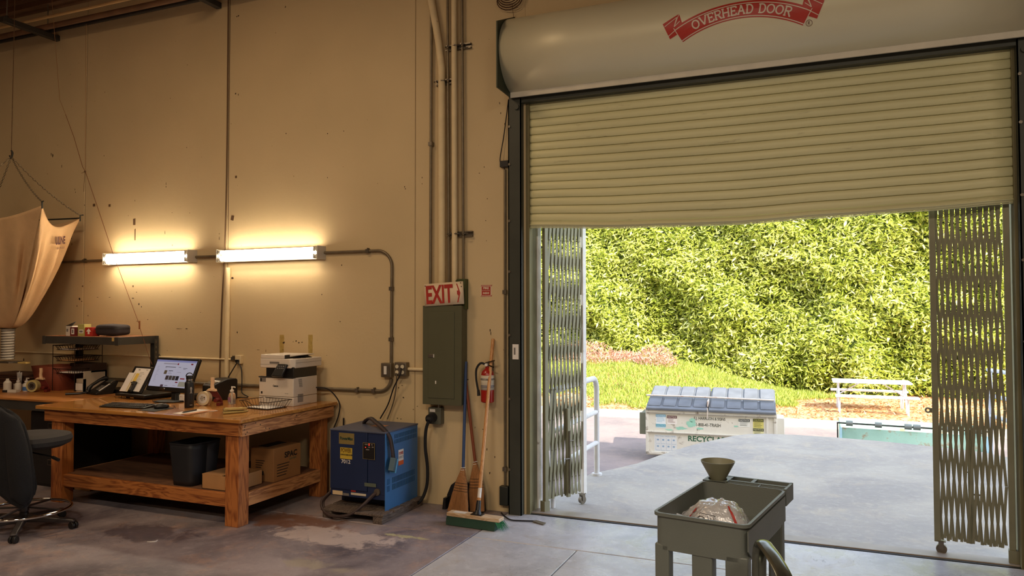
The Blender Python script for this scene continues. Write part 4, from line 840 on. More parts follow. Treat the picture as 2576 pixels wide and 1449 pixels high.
for k in range(1500):
    x = rnd.uniform(-Lb/2+.004, Lb/2); y = rnd.uniform(-.004, .082); en = x > Lb/2-.035; q = b2 if en else b
    if not en: y = rnd.choice((-.002, .082)) if rnd.random() < .8 else y
    tx = x+(.03+.03*rnd.random() if en else rnd.uniform(-.006, .006)); ty = y*1.25-.012+rnd.uniform(-.006, .006)
    a = Mb @ Vector((x, y, .062)); c = Mb @ Vector((tx, ty, .002+rnd.random()*.004)); s2 = Vector((.0012, 0, 0)); q.add([a-s2, a+s2, c], [(0, 1, 2)])
tag(b.build('bristles', m_brg, pb), kind='stuff'); o = b2.build('bristles', m_brg2, pb); tag(o, 'brighter green end bristles', kind='stuff')
sk = Mb @ Vector((.02, .045, .088)); tp = Vector((-2.437, 5.462, 1.365)); dr_ = (tp-sk).normalized()
b = MB(); b.cyl(sk-Vector((0, 0, .002)), sk+dr_*.03, .034, .020, n=14); b.cyl(sk+dr_*.03, sk+dr_*.10, .020, .017, n=14); b.box(.02-.045, .02+.045, .015, .07, .086, .094, Mb); b.build('socket', m_black, pb)
b = MB(); b.tube([sk+dr_*.05, tp], .0135, n=14); hn = b.build('handle', m_hand, pb)
b = MB(); b.cyl(sk+dr_*.12, sk+dr_*.19, .0140, n=14); b.build('handle_sticker', m_white, hn)
t = thing('dust_pan', (-2.72, 5.42, 0), 'black plastic dust pan leaning on the wall behind the corn brooms', 'dust pan')
b = MB(); b.prism([(-2.84, .0), (-2.835, .10), (-2.80, .18), (-2.755, .215), (-2.60, .215), (-2.53, .20), (-2.50, .12), (-2.49, 0)], 5.43, 5.45, 'xz'); b.build('pan', m_black, t, bev=.006)
b = MB(); b.prism([(-2.84, 0), (-2.83, .09), (-2.81, .09), (-2.81, 0)], 5.36, 5.43, 'xz'); b.prism([(-2.52, 0), (-2.52, .09), (-2.50, .09), (-2.49, 0)], 5.38, 5.43, 'xz'); b.build('side_lip', m_black, t)
tag(MB().tube(bez([(-2.34, 5.40, .012), (-2.28, 5.33, .008), (-2.20, 5.26, .008), (-2.12, 5.27, .008), (-2.02, 5.30, .008)]), .006, n=6).build('floor_cable', m_blackcable), 'dark cable lying on the floor by the left door guide', 'cable')
t = thing('cable_plate', (-1.98, 5.29, 0), 'small flat metal strip on the floor at the cable end', 'metal strip'); b = MB(); b.add([(-2.03, 5.28, .004), (-1.93, 5.24, .004), (-1.93, 5.29, .004), (-2.02, 5.32, .004), (-2.03, 5.28, .012), (-1.93, 5.24, .008), (-1.93, 5.29, .008), (-2.02, 5.32, .012)], [(4, 5, 6, 7), (0, 3, 2, 1), (0, 1, 5, 4), (2, 3, 7, 6), (1, 2, 6, 5), (3, 0, 4, 7)]); b.build('strip', m_con, t)
# ================================================================ BLUE CHARGER
m_nb = mat('charger_navy', lin((26, 42, 78)), .42, var=.08, vs=4); m_bl = mat('charger_blue', lin((56, 108, 162)), .42, var=.08, vs=4, dirt=(lin((120, 160, 196)), 10, .66, .5))
m_top = mat('charger_top', lin((78, 84, 104)), .5, var=.15, vs=6)
CX0, CX1, CY0, CY1 = -3.585, -3.085, 4.90, 5.39
ch = thing('battery_charger', ((CX0+CX1)/2, 5.15, .07), 'blue steel forklift battery charger with front labels and side vents', 'charger')
b = MB(); b.box(CX0, CX1-.004, CY0+.012, CY1, .19, .655); b.box(CX0, CX1-.004, CY0+.15, CY1, .075, .19); b.build('body', m_nb, ch)
b = MB(); b.box(CX0, -3.245, CY0-.004, CY0+.014, .205, .655); b.build('front_door', m_nb, ch, bev=.002)
b = MB(); b.box(-3.243, CX1-.004, CY0+.002, CY0+.014, .19, .655); b.box(CX0, CX1-.004, CY0+.004, CY0+.014, .15, .203); b.build('front_panel', m_nb, ch, bev=.002)
b = MB(); b.box(CX0-.006, CX1+.004, CY0-.008, CY1+.004, .655, .668); b.build('lid', m_top, ch, bev=.003)
b = MB(); b.box(-3.36, -3.24, 5.12, 5.20, .668, .6692); b.build('lid_sticker', mat('sticker_tan', lin((176, 120, 80)), .6), ch)
# right side sheet with punched slots built as dark recesses behind strips
SX0 = CX1
def slots(y0, y1, z0, z1, n_, rows):
    o_ = []; 
    for r_ in range(rows):
        h = (z1-z0)/rows; 
        for k in range(n_):
            w = (y1-y0)/n_; o_.append((y0+k*w+w*.18, y0+k*w+w*.72, z0+r_*h+h*.08, z0+r_*h+h*.92))
    return o_
rects = slots(4.925, 4.975, .555, .635, 4, 2)+slots(5.03, 5.375, .555, .635, 20, 2)+slots(4.925, 4.965, .205, .31, 4, 2)+slots(5.00, 5.35, .205, .31, 20, 2)
rowsz = sorted(set([.055, .655]+[v for r in rects for v in r[2:]])); b = MB()
for za, zb_ in zip(rowsz[:-1], rowsz[1:]):
    zc_ = (za+zb_)/2; hs = sorted([r for r in rects if r[2] < zc_ < r[3]]); y = CY0
    for r in hs:
        if r[0] > y: b.box(SX0-.003, SX0, y, r[0], za, zb_)
        y = r[1]
    b.box(SX0-.003, SX0, y, CY1, za, zb_)
b.build('side_panel', m_bl, ch, smooth=False)
b = MB(); b.box(SX0-.0045, SX0-.0035, CY0+.01, CY1-.01, .09, .65); b.build('vent_backing', m_black, ch)
def F(px, py): return at(px, py, CY0-.004)
def fplate(name, m, px0, py0, px1, py1, off=.0):
    p = F(px0, py0); q = F(px1, py1); return plate(ch, name, m, ((p.x+q.x)/2, CY0-.004-off, (p.z+q.z)/2), X1, Z1, abs(q.x-p.x), abs(p.z-q.z), .001)
m_gold = mat('label_gold', lin((150, 132, 80)), .4, .3); m_yel = mat('label_yellow', lin((196, 168, 60)), .5); m_or = mat('label_orange', lin((206, 88, 36)), .5)
fplate('brand_plate', m_gold, 853, 1088, 891, 1119); p = F(872, 1103); text('PowerMax', .03, mat('ink_teal', lin((24, 60, 50)), .5), ch, p+Vector((0, -.0015, 0)), X1, Z1, fit=(.12, .026), bold=.001)
fplate('dealer_sticker', m_yel, 856, 1125, 886, 1156); p = F(871, 1133); text('POWER', .03, mat('ink_gold', lin((120, 90, 24)), .5), ch, p+Vector((0, -.0015, 0)), X1, Z1, fit=(.095, .035), bold=.001)
fplate('sticker_band', m_print, 857, 1141, 886, 1147, .0012); p = F(871.5, 1144); text('MACHINERY CENTER', .01, m_yel, ch, p+Vector((0, -.0035, 0)), X1, Z1, fit=(.098, .011))
p = F(870, 1161); text('7012', .03, m_white, ch, p, X1, Z1, fit=(.083, .030), bold=.0005)
fplate('display_bezel', m_gold, 913, 1113, 943, 1157); fplate('display', m_black, 914, 1114, 942, 1156, .001)
b = MB()
for px, py in ((920, 1125), (929, 1117), (929, 1120)): q = F(px, py); b.box(q.x-.0025, q.x+.0025, CY0-.008, CY0-.005, q.z-.0025, q.z+.0025)
b.build('indicator_light', mat('led_red', (.9, .03, .02), .4, emit=(1, .04, .02), es=3), ch)
b = MB()
for px, py, w in ((922, 1118, .03), (936, 1119, .014), (929, 1125, .016), (938, 1125, .018), (925, 1131, .03)): q = F(px, py); b.box(q.x-w/2, q.x+w/2, CY0-.007, CY0-.005, q.z-.004, q.z+.004)
b.build('display_text', m_grey, ch)
fplate('rating_plate', mat('label_greygreen', lin((90, 100, 88)), .5), 917, 1214, 946, 1226); fplate('blank_sticker', mat('label_cream2', lin((214, 190, 150)), .6), 836, 1233, 861, 1246, -.005)
fplate('small_sticker', m_grey, 862, 1240, 877, 1248, -.005); fplate('warning_sticker', mat('label_cream', lin((206, 196, 176)), .5), 882, 1239, 920, 1249, -.005); fplate('warning_header', m_red, 882, 1231, 894, 1238, -.005)
pa = ax(1000, 1135, SX0); pb_ = ax(1017, 1165, SX0); cen = (pa+pb_)/2
plate(ch, 'side_sticker', m_white, (SX0, cen.y, cen.z+.004), Y1, Z1, .075, .115); plate(ch, 'side_sticker_foot', m_or, (SX0+.0012, cen.y, cen.z-.042), Y1, Z1, .075, .034, .001)
text('POWER', .03, m_red, ch, (SX0+.0015, cen.y, cen.z+.033), Y1, Z1, fit=(.066, .026), bold=.001); text('MACHINERY CTR', .02, mat('label_blue', lin((60, 70, 110)), .5), ch, (SX0+.0015, cen.y, cen.z+.002), Y1, Z1, fit=(.066, .02))
m_cb = mat('cable_brown', lin((62, 48, 46)), .6, var=.15)
# battery leads: over the lid to the blue connector; loop at the front
for off in (0, .025):
    b = MB(); b.tube(bez([(-3.50+off*.3, 5.24-off, .672), (-3.44, 5.19-off, .705), (-3.34, 5.10-off, .735), (-3.24, 5.02-off, .722), (-3.13, 4.95-off, .69), (-3.07, 4.945-off*.6, .63), (-3.058, 4.965-off*.6, .53), (-3.055, 4.975-off*.6, .46)]), .011, n=8); b.build('battery_lead', m_cb if off else m_blackr, ch)
    b = MB(); b.tube(bez([(-3.60, 4.98-off, .18), (-3.62, 4.86-off, .11), (-3.55, 4.80-off*.6, .045), (-3.44, 4.78-off*.6, .03), (-3.33, 4.80-off*.6, .05), (-3.25, 4.84-off*.5, .11), (-3.18, 4.885, .185+off*.3), (-3.155, 4.895, .205)]), .011, n=8); b.build('supply_lead', m_cb, ch)
b = MB(); b.cyl((-3.152, CY0-.012, .212), (-3.152, CY0+.004, .212), .026, n=16); b.build('cable_gland', m_steel, ch)
cn = MB(); Mc = Matrix.Translation((-3.05, 4.955, .42)) @ Matrix.Rotation(-.35, 4, 'X') @ Matrix.Rotation(.3, 4, 'Z')
cn.box(-.022, .022, -.035, .035, -.055, .045, Mc); co = cn.build('connector', mat('connector_teal', lin((58, 88, 104)), .5), ch, bev=.003)
cn = MB(); cn.box(-.020, .026, .018, .042, -.062, .045, Mc); cn.build('connector_half', mat('connector_blue', lin((90, 170, 220)), .45), co, bev=.003)
pl_ = thing('wooden_pallet', (-3.33, 5.1, 0), 'small worn wooden pallet under the blue charger', 'pallet')
m_pal = wood('pallet_wood', lin((112, 98, 88)), lin((70, 60, 54)), 1, 10, .8)
for x in (-3.585, -3.13):
    b = MB(); b.box(x, x+.08, 4.80, 5.42, 0, .055); b.build('runner', m_pal, pl_, bev=.004)
for k in range(4):
    b = MB(); y = 4.795+k*.16; b.box(-3.60, -3.035, y, y+.135, .055, .072); b.build('deck_board', m_pal, pl_, bev=.003)
# ================================================================ WORKBENCH (pine, front)
m_pineT = wood('bench_top_ply', lin((190, 132, 62)), lin((164, 106, 48)), 0, 3, .25, 1.5, coat=.5)
m_pineX = wood('pine_x', lin((184, 116, 60)), lin((120, 62, 28)), 0, 9, .5, 1.2)
m_pineY = wood('pine_y', lin((206, 148, 96)), lin((136, 84, 50)), 1, 9, .5, 1.2)
m_pineZ = wood('pine_z', lin((184, 114, 58)), lin((126, 66, 30)), 2, 10, .5, 1.2)
m_shelfw = wood('shelf_ply', lin((118, 82, 58)), lin((88, 60, 44)), 0, 3, .7)
TX0, TX1, TY0, TY1, TZ = -6.14, -3.92, 4.275, 5.45, .80
wb = thing('workbench', (-5.03, 4.86, 0), 'heavy pine workbench with varnished top and lower shelf, carrying monitor and printer', 'workbench')
b = MB(); b.prism([(TX0, TY0+.02), (TX0+.02, TY0), (TX1-.012, TY0), (TX1, TY0+.012), (TX1+.0, TY1), (TX0, TY1)], TZ-.028, TZ, 'xy'); b.build('tabletop', m_pineT, wb, bev=.004)
b = MB(); b.box(-6.09, -3.975, 4.315, 4.35, .765, .772); b.box(-6.08, -3.98, 4.335, 5.42, .73, .772); b.build('subtop', m_shelfw, wb)
b = MB(); b.box(-6.06, -3.972, 4.312, 4.350, .672, .764); b.build('front_apron', m_pineX, wb, bev=.003)
b = MB(); b.box(-3.972, -3.934, 4.312, 5.42, .672, .766); sap = b.build('side_apron', m_pineY, wb, bev=.003)
b = MB()
for y, z in ((4.34, .75), (4.33, .72), (4.36, .70), (4.345, .685), (4.45, .755), (4.50, .735), (4.60, .69), (4.56, .70), (4.9, .72), (4.92, .75), (4.335, .74)): b.cyl((-3.934, y, z), (-3.9325, y, z), .0045, n=8)
b.build('nail_hole', m_print, sap, smooth=False)
b = MB(); b.box(-6.06, -6.022, 4.35, 5.42, .672, .766); b.build('side_apron', m_pineY, wb, bev=.003)
for x0, x1, y0, y1 in ((-4.112, -3.985, 4.352-.02, 4.44), (-5.995, -5.865, 4.352-.02, 4.44), (-4.10, -3.985, 5.30, 5.40), (-5.995, -5.875, 5.30, 5.40)):
    b = MB(); b.box(x0, x1, y0, y1, 0, .672); b.build('leg', m_pineZ, wb, bev=.003)
b = MB(); b.box(-5.865, -4.112, 4.345, 4.383, .135, .235); b.build('shelf_rail', m_pineX, wb, bev=.003)
b = MB(); b.box(-4.02, -3.982, 4.44, 5.30, .135, .235); b.build('shelf_rail', m_pineY, wb, bev=.003)
b = MB(); b.box(-5.95, -5.92, 4.44, 5.30, .135, .235); b.build('shelf_rail', m_pineY, wb, bev=.003)
b = MB(); b.box(-5.92, -4.02, 4.383, 5.35, .215, .236); b.build('shelf', m_shelfw, wb)
# metal bench with riser
m_rack = mat('rack_grey', lin((72, 70, 66)), .45, .3, var=.1)
m_slot = mat('slot_dark', lin((16, 15, 14)), .8)
b2_ = thing('metal_bench', (-7.0, 5.0, 0), 'grey steel shelving bench with wooden top and raised riser shelf, left of the pine workbench', 'workbench')
b = MB(); b.box(-9.0, -6.15, 4.555, 5.45, .782, .80); b.build('work_surface', wood('bench_top2', lin((186, 126, 66)), lin((150, 96, 48)), 0, 3, .35, 1.5), b2_, bev=.003)
b = MB(); b.box(-9.0, -6.16, 4.565, 4.58, .70, .782); b.box(-6.175, -6.16, 4.58, 5.45, .70, .782); b.build('beam', m_rack, b2_)
for x, y in ((-6.20, 4.57), (-8.9, 4.57), (-8.9, 5.42)):
    b = MB(); b.box(x, x+.035, y, y+.003, 0, .782); b.box(x+.032, x+.035, y, y+.035, 0, .782); ps = b.build('post', m_rack, b2_)
    b = MB()
    for k in range(14): b.box(x+.010, x+.022, y-.001, y+.001, .06+k*.05, .085+k*.05)
    b.build('post_slots', m_slot, ps)
RX0, RX1, RY0, RZ = -7.10, -6.07, 5.03, 1.350
for x in (-7.135, -6.085):
    b = MB(); b.box(x, x+.06, 5.44, 5.444, 0, RZ); b.box(x+.05, x+.056, 5.40, 5.444, 0, RZ-.03); b.box(x, x+.004, 5.40, 5.444, 0, RZ-.03); ps = b.build('post', m_rack, b2_)
    b = MB()
    for k in range(10):
        z = .83+k*.05
        b.box(x+.010, x+.022, 5.438, 5.440, z, z+.022); b.box(x+.036, x+.046, 5.438, 5.440, z, z+.022); b.box(x+.056, x+.0575, 5.412, 5.424, z, z+.022)
    b.build('post_slots', m_steel, ps)
b = MB(); b.box(RX0, RX1, RY0, 5.445, RZ-.014, RZ); b.build('riser_board', wood('riser_wood', lin((160, 104, 66)), lin((120, 76, 48)), 0, 4, .6), b2_, bev=.002)
b = MB(); b.box(RX0-.004, RX1+.004, RY0-.006, RY0, RZ-.075, RZ-.002); b.box(RX1, RX1+.006, RY0, 5.445, RZ-.075, RZ-.002); b.box(RX0-.006, RX0, RY0, 5.445, RZ-.075, RZ-.002); b.box(RX0-.004, RX0+.04, RY0-.010, RY0-.004, RZ-.080, RZ); b.box(RX1-.04, RX1+.006, RY0-.010, RY0-.004, RZ-.080, RZ); b.build('riser_beam', m_rack, b2_, bev=.001)
p = at(284.5, 854, RY0-.007); plate(b2_, 'shelf_tag', mat('tag_tan', lin((190, 160, 96)), .6), p, X1, Z1, .030, .034, .002)
# drawer cabinet and dark crates below
t = thing('drawer_cabinet', (-6.45, 4.95, 0), 'dark drawer cabinet under the left bench with a small label holder', 'cabinet')
b = MB(); b.box(-6.75, -6.20, 4.68, 5.30, 0, .69); b.build('body', m_black, t, bev=.004)
for k in range(2):
    b = MB(); b.box(-6.74, -6.21, 4.668, 4.68, .03+k*.33, .34+k*.33); d_ = b.build('drawer', mat('drawer_dark', lin((36, 34, 34)), .4, .2), t, bev=.003)
    b = MB(); b.box(-6.50, -6.43, 4.662, 4.668, .20+k*.33, .25+k*.33); b.build('label_holder', m_steel, d_); b = MB(); b.box(-6.495, -6.435, 4.661, 4.663, .205+k*.33, .245+k*.33); b.build('label_insert', m_black, d_)
t = thing('kraft_floor_mat', (-7.2, 4.1, 0), 'flat brown cardboard sheet on the floor behind the desk chair', 'cardboard'); b = MB(); b.box(-7.9, -6.0, 4.70, 5.3, 0, .16); b.build('sheet_stack', m_card, t, bev=.003)
# ---------------------------------------------------------------- things on the lower shelf
m_bin = mat('bin_black', lin((30, 31, 36)), .55, var=.1)
t = thing('waste_bin', (-4.62, 4.53, .236), 'tall black rectangular waste bin on the lower shelf of the pine workbench', 'bin')
b = MB()
def binp(u, v):
    z = .236+v*.325; q = .82+.18*v; a = 2*pi*u; cx, cyy = -4.615, 4.535; e = .35
    c, s_ = math.cos(a), math.sin(a); return (cx+.128*q*math.copysign(abs(c)**e, c), cyy+.165*q*math.copysign(abs(s_)**e, s_), z)
b.grid(40, 8, binp); b.build('bin_body', m_bin, t, solid=.003)
b = MB(); b.tube([Vector(binp(k/40, 1)) for k in range(40)], .006, n=6, closed=True); b.build('rim', m_bin, t)
b = MB(); b.prism([Vector(binp(k/40, 0)).xy[:] for k in range(40)], .236, .240, 'xy'); b.build('base', m_bin, t)
t = thing('cardboard_box', (-4.24, 4.52, .236), 'low plain cardboard box beside the black waste bin, one flap open', 'box', 'cardboard boxes on the lower shelf')
b = MB(); bx = (-4.405, -4.085, 4.40, 4.70, .236, .345)
b.box(bx[0], bx[1], bx[2], bx[2]+.004, bx[4], bx[5]); b.box(bx[0], bx[1], bx[3]-.004, bx[3], bx[4], bx[5]); b.box(bx[0], bx[0]+.004, bx[2], bx[3], bx[4], bx[5]); b.box(bx[1]-.004, bx[1], bx[2], bx[3], bx[4], bx[5]); b.box(bx[0], bx[1], bx[2], bx[3], bx[4], bx[4]+.004)
b.build('carton', m_card, t)
b = MB(); b.box(bx[0], bx[0]+.20, bx[2], bx[3], bx[5], bx[5]+.004); b.build('flap', m_card, t)
b = MB(); b.box(bx[0]+.21, bx[1]-.005, bx[2]+.01, bx[3]-.01, bx[4]+.004, bx[4]+.07); b.build('contents', m_black, t)
t = thing('cardboard_box', (-4.10, 4.9, .236), 'larger printed cardboard box reading SPAC on the lower shelf', 'box', 'cardboard boxes on the lower shelf')
kx0, kx1, ky0, ky1, kz = -4.255, -4.025, 4.76, 5.09, .236; hb = .262
b = MB(); b.box(kx0, kx1, ky0, ky1, kz, kz+hb); b.build('carton', mat('cardboard_dim', lin((158, 112, 66)), .8, var=.06, bump=.05), t, bev=.003)
b = MB(); b.box(kx0+.02, kx0+.12, ky0+.06, ky1-.04, kz+hb, kz+hb+.002); b.build('tape', m_black, t)
text('SPAC', .06, m_print, t, (kx1+.0008, 4.965, kz+hb-.068), Y1, Z1, fit=(.155, .048), bold=.002)
text('SAVER', .03, mat('ink_dgreen', lin((50, 96, 70)), .6), t, (kx1+.0008, 4.99, kz+hb-.108), Y1, Z1, fit=(.09, .016))
b = MB()
for k in range(5): z = kz+.125-k*.022; b.box(kx1, kx1+.0008, ky0+.04, ky0+.19-.01*k, z, z+.006)
for k in range(4): z = kz+.16-k*.018; b.box(kx0+.05, kx0+.14-.012*k, ky0-.0008, ky0, z, z+.006)
b.box(kx0+.05, kx0+.13, ky0-.0008, ky0, kz+.05, kz+.082)
b.build('print', m_print, t)
# ---------------------------------------------------------------- things on the bench top
# monitor
mo = thing('monitor', (-5.28, 4.98, TZ), 'wide black computer monitor showing a shopping page on the pine workbench', 'monitor')
MC = Vector((-5.375, 4.945, .883)); yw, tlt, mw, mh = -.123, .387, .585, .309
r_ = Vector((math.cos(yw), math.sin(yw), 0)); bk = Vector((-math.sin(yw), math.cos(yw), 0)); u_ = bk*math.sin(tlt)+Vector(Z1)*math.cos(tlt); n_ = r_.cross(u_)
def MP(x, y, z=0): return MC+r_*x+u_*y+n_*z
b = MB()
def obox(b, fn, x0, x1, y0, y1, z0, z1):
    vs = [fn(x, y, z) for x in (x0, x1) for y in (y0, y1) for z in (z0, z1)]; b.add(vs, [(0, 1, 3, 2), (4, 6, 7, 5), (0, 4, 5, 1), (2, 3, 7, 6), (0, 2, 6, 4), (1, 5, 7, 3)])
obox(b, MP, -mw/2, mw/2, 0, mh, -.03, 0); b.build('housing', m_black, mo, bev=.004)
b = MB(); obox(b, MP, -mw/2+.018, mw/2-.018, .038, mh-.022, 0, .001)
m_scr = mat('screen', (0, 0, 0), .3, var=0, emit=lin((190, 184, 200)), es=.62); scr = b.build('screen', m_scr, mo)
sW = mw/2-.018; SCOL = {}
def sq(px, py, px2, py2, col, nm='page_element', es=.5):   # rectangles in the unit screen
    k = 'scr%d_%d_%d' % col; m = mat(k, (0, 0, 0), .3, var=0, emit=lin(col), es=es); SCOL.setdefault(k, (m, MB()))
    f = lambda a, c: (-sW+a*2*sW, .038+(mh-.06)*(1-c)); x0, y1 = f(px, py); x1, y0 = f(px2, py2); SCOL[k][1].add([MP(x0, y0, .0018), MP(x1, y0, .0018), MP(x1, y1, .0018), MP(x0, y1, .0018)], [(0, 1, 2, 3)])
sq(0, 0, 1, .07, (150, 150, 200)); sq(.2, .12, .55, .16, (170, 160, 170)); sq(.55, .11, .58, .17, (140, 20, 40)); sq(.88, .10, .93, .15, (130, 20, 40))
for k in range(12): sq(.07, .26+k*.05, .10+.04*rnd.random(), .265+k*.05, (110, 105, 115))
sq(.27, .25, .53, .27, (70, 66, 72)); sq(.27, .29, .31, .30, (70, 66, 72)); sq(.6, .25, .66, .265, (110, 105, 115)); sq(.72, .28, .82, .295, (80, 76, 82)); sq(.73, .32, .79, .33, (80, 76, 82))
sq(.28, .39, .35, .53, (110, 90, 66)); sq(.38, .39, .49, .41, (60, 56, 62)); sq(.38, .44, .45, .45, (110, 105, 115)); sq(.38, .50, .48, .51, (110, 105, 115)); sq(.6, .44, .7, .45, (150, 145, 155))
for k in range(4): sq(.36+k*.085, .58, .435+k*.085, .74, ((74, 60, 56), (84, 72, 64), (80, 68, 60), (50, 42, 46))[k])
sq(.73, .65, .84, .69, (150, 26, 34)); sq(.64, .79, .70, .83, (130, 26, 36)); sq(.73, .78, .90, .96, (170, 160, 140)); sq(.38, .78, .48, .79, (150, 145, 155)); sq(.30, .92, .37, 1.0, (90, 66, 76)); sq(.40, .94, .48, .955, (80, 76, 82)); sq(.6, .93, .68, .94, (150, 145, 155))
for k, (m, bb) in SCOL.items(): bb.build('page_element', m, scr, smooth=False)
b = MB(); b.prism([(-5.38, 4.86), (-5.36, 4.80), (-5.27, 4.78), (-5.17, 4.83), (-5.14, 4.92), (-5.18, 5.0), (-5.27, 5.03), (-5.36, 4.97)], TZ, TZ+.014, 'xy'); b.build('stand_base', m_black, mo, bev=.006)
b = MB(); b.add([(-5.30, 4.93, TZ+.01), (-5.24, 4.92, TZ+.01), (-5.235, 4.96, TZ+.01), (-5.295, 4.97, TZ+.01)]+[tuple(MP(x, y, z)) for x, y, z in ((.03, .02, -.02), (.10, .02, -.02), (.10, .10, -.05), (.03, .10, -.05))], [(0, 1, 5, 4), (1, 2, 6, 5), (2, 3, 7, 6), (3, 0, 4, 7), (0, 3, 2, 1), (4, 5, 6, 7)]); b.build('stand_neck', m_black, mo, bev=.003)
b = MB(); obox(b, MP, -.10, -.03, .008, .026, 0, .004); b.build('button_strip', m_chrome, mo, bev=.002)
# laptop on a stand carrying papers
LC = Vector((-5.83, 4.965, .850)); ly_, lt_ = -.165, .52
lr = Vector((math.cos(ly_), math.sin(ly_), 0)); lb = Vector((-math.sin(ly_), math.cos(ly_), 0)); lu = lb*math.sin(lt_)+Vector(Z1)*math.cos(lt_); ln_ = lr.cross(lu)
def LP(x, y, z=0): return LC+lr*x+lu*y+ln_*z
lp_ = thing('laptop_dock', (-5.8, 5.0, TZ), 'black laptop docking unit with raised lid, left of the monitor', 'laptop')
b = MB(); Md = Matrix.Translation((-5.80, 4.93, TZ)) @ Matrix.Rotation(-.10, 4, 'Z'); b.box(-.17, .24, -.03, .33, .022, .044, Md); b.box(-.13, .20, .0, .30, .002, .022, Md); b.build('base', m_black, lp_, bev=.005)
b = MB(); b.box(-.10, -.04, -.012, .0, .006, .018, Md); b.box(.02, .07, -.012, 0, .006, .018, Md); b.build('latch', m_chrome, lp_, bev=.002)
b = MB(); obox(b, LP, -.155, .155, 0, .262, -.014, 0); b.build('lid', m_black, lp_, bev=.004)
t = thing('paper_sheet', LP(.02, .12, .002), 'printed white sheet leaning on the raised black laptop lid', 'paper')
b = MB(); obox(b, LP, -.112, .118, .014, .243, .001, .0022); b.build('sheet', m_paper, t)
b = MB()
for k in range(9): obox(b, LP, -.02, .02+.05*rnd.random(), .20-k*.014, .203-k*.014, .0022, .0026)
obox(b, LP, -.06, -.03, .222, .230, .0022, .0026); obox(b, LP, .06, .085, .226, .231, .0022, .0026); b.build('print', m_grey, t)
t = thing('spiral_notebook', LP(-.10, .09, .01), 'white spiral notebook leaning in front of the printed sheet', 'notebook')
NP = lambda x, y, z=0: LP(x-.115-.25*(.0)*y, y, z)
b = MB(); obox(b, NP, -.055, .055, .002, .19, .004, .010); b.build('page_block', m_paper, t)
b = MB(); obox(b, NP, .040, .047, .01, .19, .010, .0108); b.build('margin_line', m_yel, t)
b = MB()
for k in range(16): b.tube([NP(-.055+.007*math.cos(2*pi*i/8)-.002, .012+k*.0112, .007+.006*math.sin(2*pi*i/8)) for i in range(8)], .0009, n=4, closed=True)
b.build('spiral_wire', m_black, t)
t = thing('yellow_form', LP(-.03, .06, .006), 'yellow form with a black clip beside the spiral notebook', 'paper')
b = MB(); obox(b, LP, -.06, -.012, .006, .19, .0032, .0040); b.build('sheet', mat('form_yellow', lin((226, 196, 90)), .7), t)
b = MB(); obox(b, LP, -.062, -.045, .088, .10, .004, .012); b.build('binder_clip', m_black, t, bev=.002)
t = thing('cordless_phone', LP(.02, .03, .01), 'black cordless phone handset leaning on the papers', 'phone')
b = MB(); obox(b, LP, -.018, .034, -.002, .105, .006, .028); b.build('handset', m_black, t, bev=.008, seg=3)
b = MB(); obox(b, LP, -.008, .024, .072, .094, .0275, .0285); b.build('display', mat('phone_lcd', lin((70, 74, 70)), .3), t)
b = MB()
for i in range(3):
    for j in range(4): obox(b, LP, -.008+i*.011, -.001+i*.011, .016+j*.012, .023+j*.012, .028, .0292)
b.build('keypad', m_grey, t)
# keyboard, mouse
kb = thing('keyboard', (-5.36, 4.56, TZ), 'black computer keyboard at the front of the pine workbench', 'keyboard')
ka = az(249, 1021, TZ+.012); kc = az(362, 1026, TZ+.012); kr = (kc-ka).normalized(); Mk = Matrix.Translation((ka+kc)/2-Vector((0, 0, .012))) @ Matrix.Rotation(math.atan2(kr.y, kr.x), 4, 'Z'); kl = (kc-ka).length
b = MB(); b.prism([(0, .002), (0, .012), (.15, .026), (.15, .002)], -kl/2, kl/2, 'yz', Mk); b.build('case', m_black, kb, bev=.003)
b = MB()
for r in range(5):
    y = .018+r*.024; zz = .012+y*.0933; x = -kl/2+.015
    while x < kl/2-.03:
        w = .016 if not (r == 0 and abs(x+.05) < .01) else .09
        b.box(x, x+w, y, y+.018, zz, zz+.006, Mk); x += w+.004
tag(b.build('keys', mat('key_black', lin((36, 34, 34)), .4), kb, smooth=False), kind='stuff')
t = thing('mouse_pad', (-5.0, 4.52, TZ), 'thin black mouse pad on the bench right of the keyboard', 'mouse pad')
c_ = [az(x, y, TZ+.002) for x, y in ((347, 1032), (388, 1035.5), (437, 1027), (404, 1023))]; b = MB(); b.slab([v-Vector((0, 0, .0015)) for v in c_], .003, Z1); b.build('pad', m_blackr, t)
t = thing('mouse', (-5.02, 4.56, TZ+.004), 'black computer mouse on the mouse pad', 'mouse'); mc = az(406, 1027, TZ+.004)
b = MB(); b.lathe([(0, 0), (.045, .002), (.052, .012), (.047, .026), (.030, .036), (0, .040)], 20, mc, Matrix.Rotation(.9, 4, 'Z'), 1.15, .66); b.build('body', m_black, t)
b = MB(); b.cyl(mc+Vector((.02, -.004, .034)), mc+Vector((.02, .004, .034)), .006, n=10); b.build('scroll_wheel', m_grey, t)
cable('mouse_cable', [az(378, 1022, .81), az(392, 1016, .806), az(384, 1006, .806), az(400, 1003, .806), az(425, 1008, .806)], .0022, 'thin black cable curling between keyboard and monitor foot')
cable('mouse_cable', [mc+Vector((.04, .03, .01)), az(430, 1024, .806), az(441, 1025, .806), az(436, 1019, .806)], .002, 'thin black mouse cable curling at the right of the mouse')
t = thing('paper_sheets', az(490, 1035, TZ), 'white paper sheets lying at the bench front edge under the pen', 'paper')
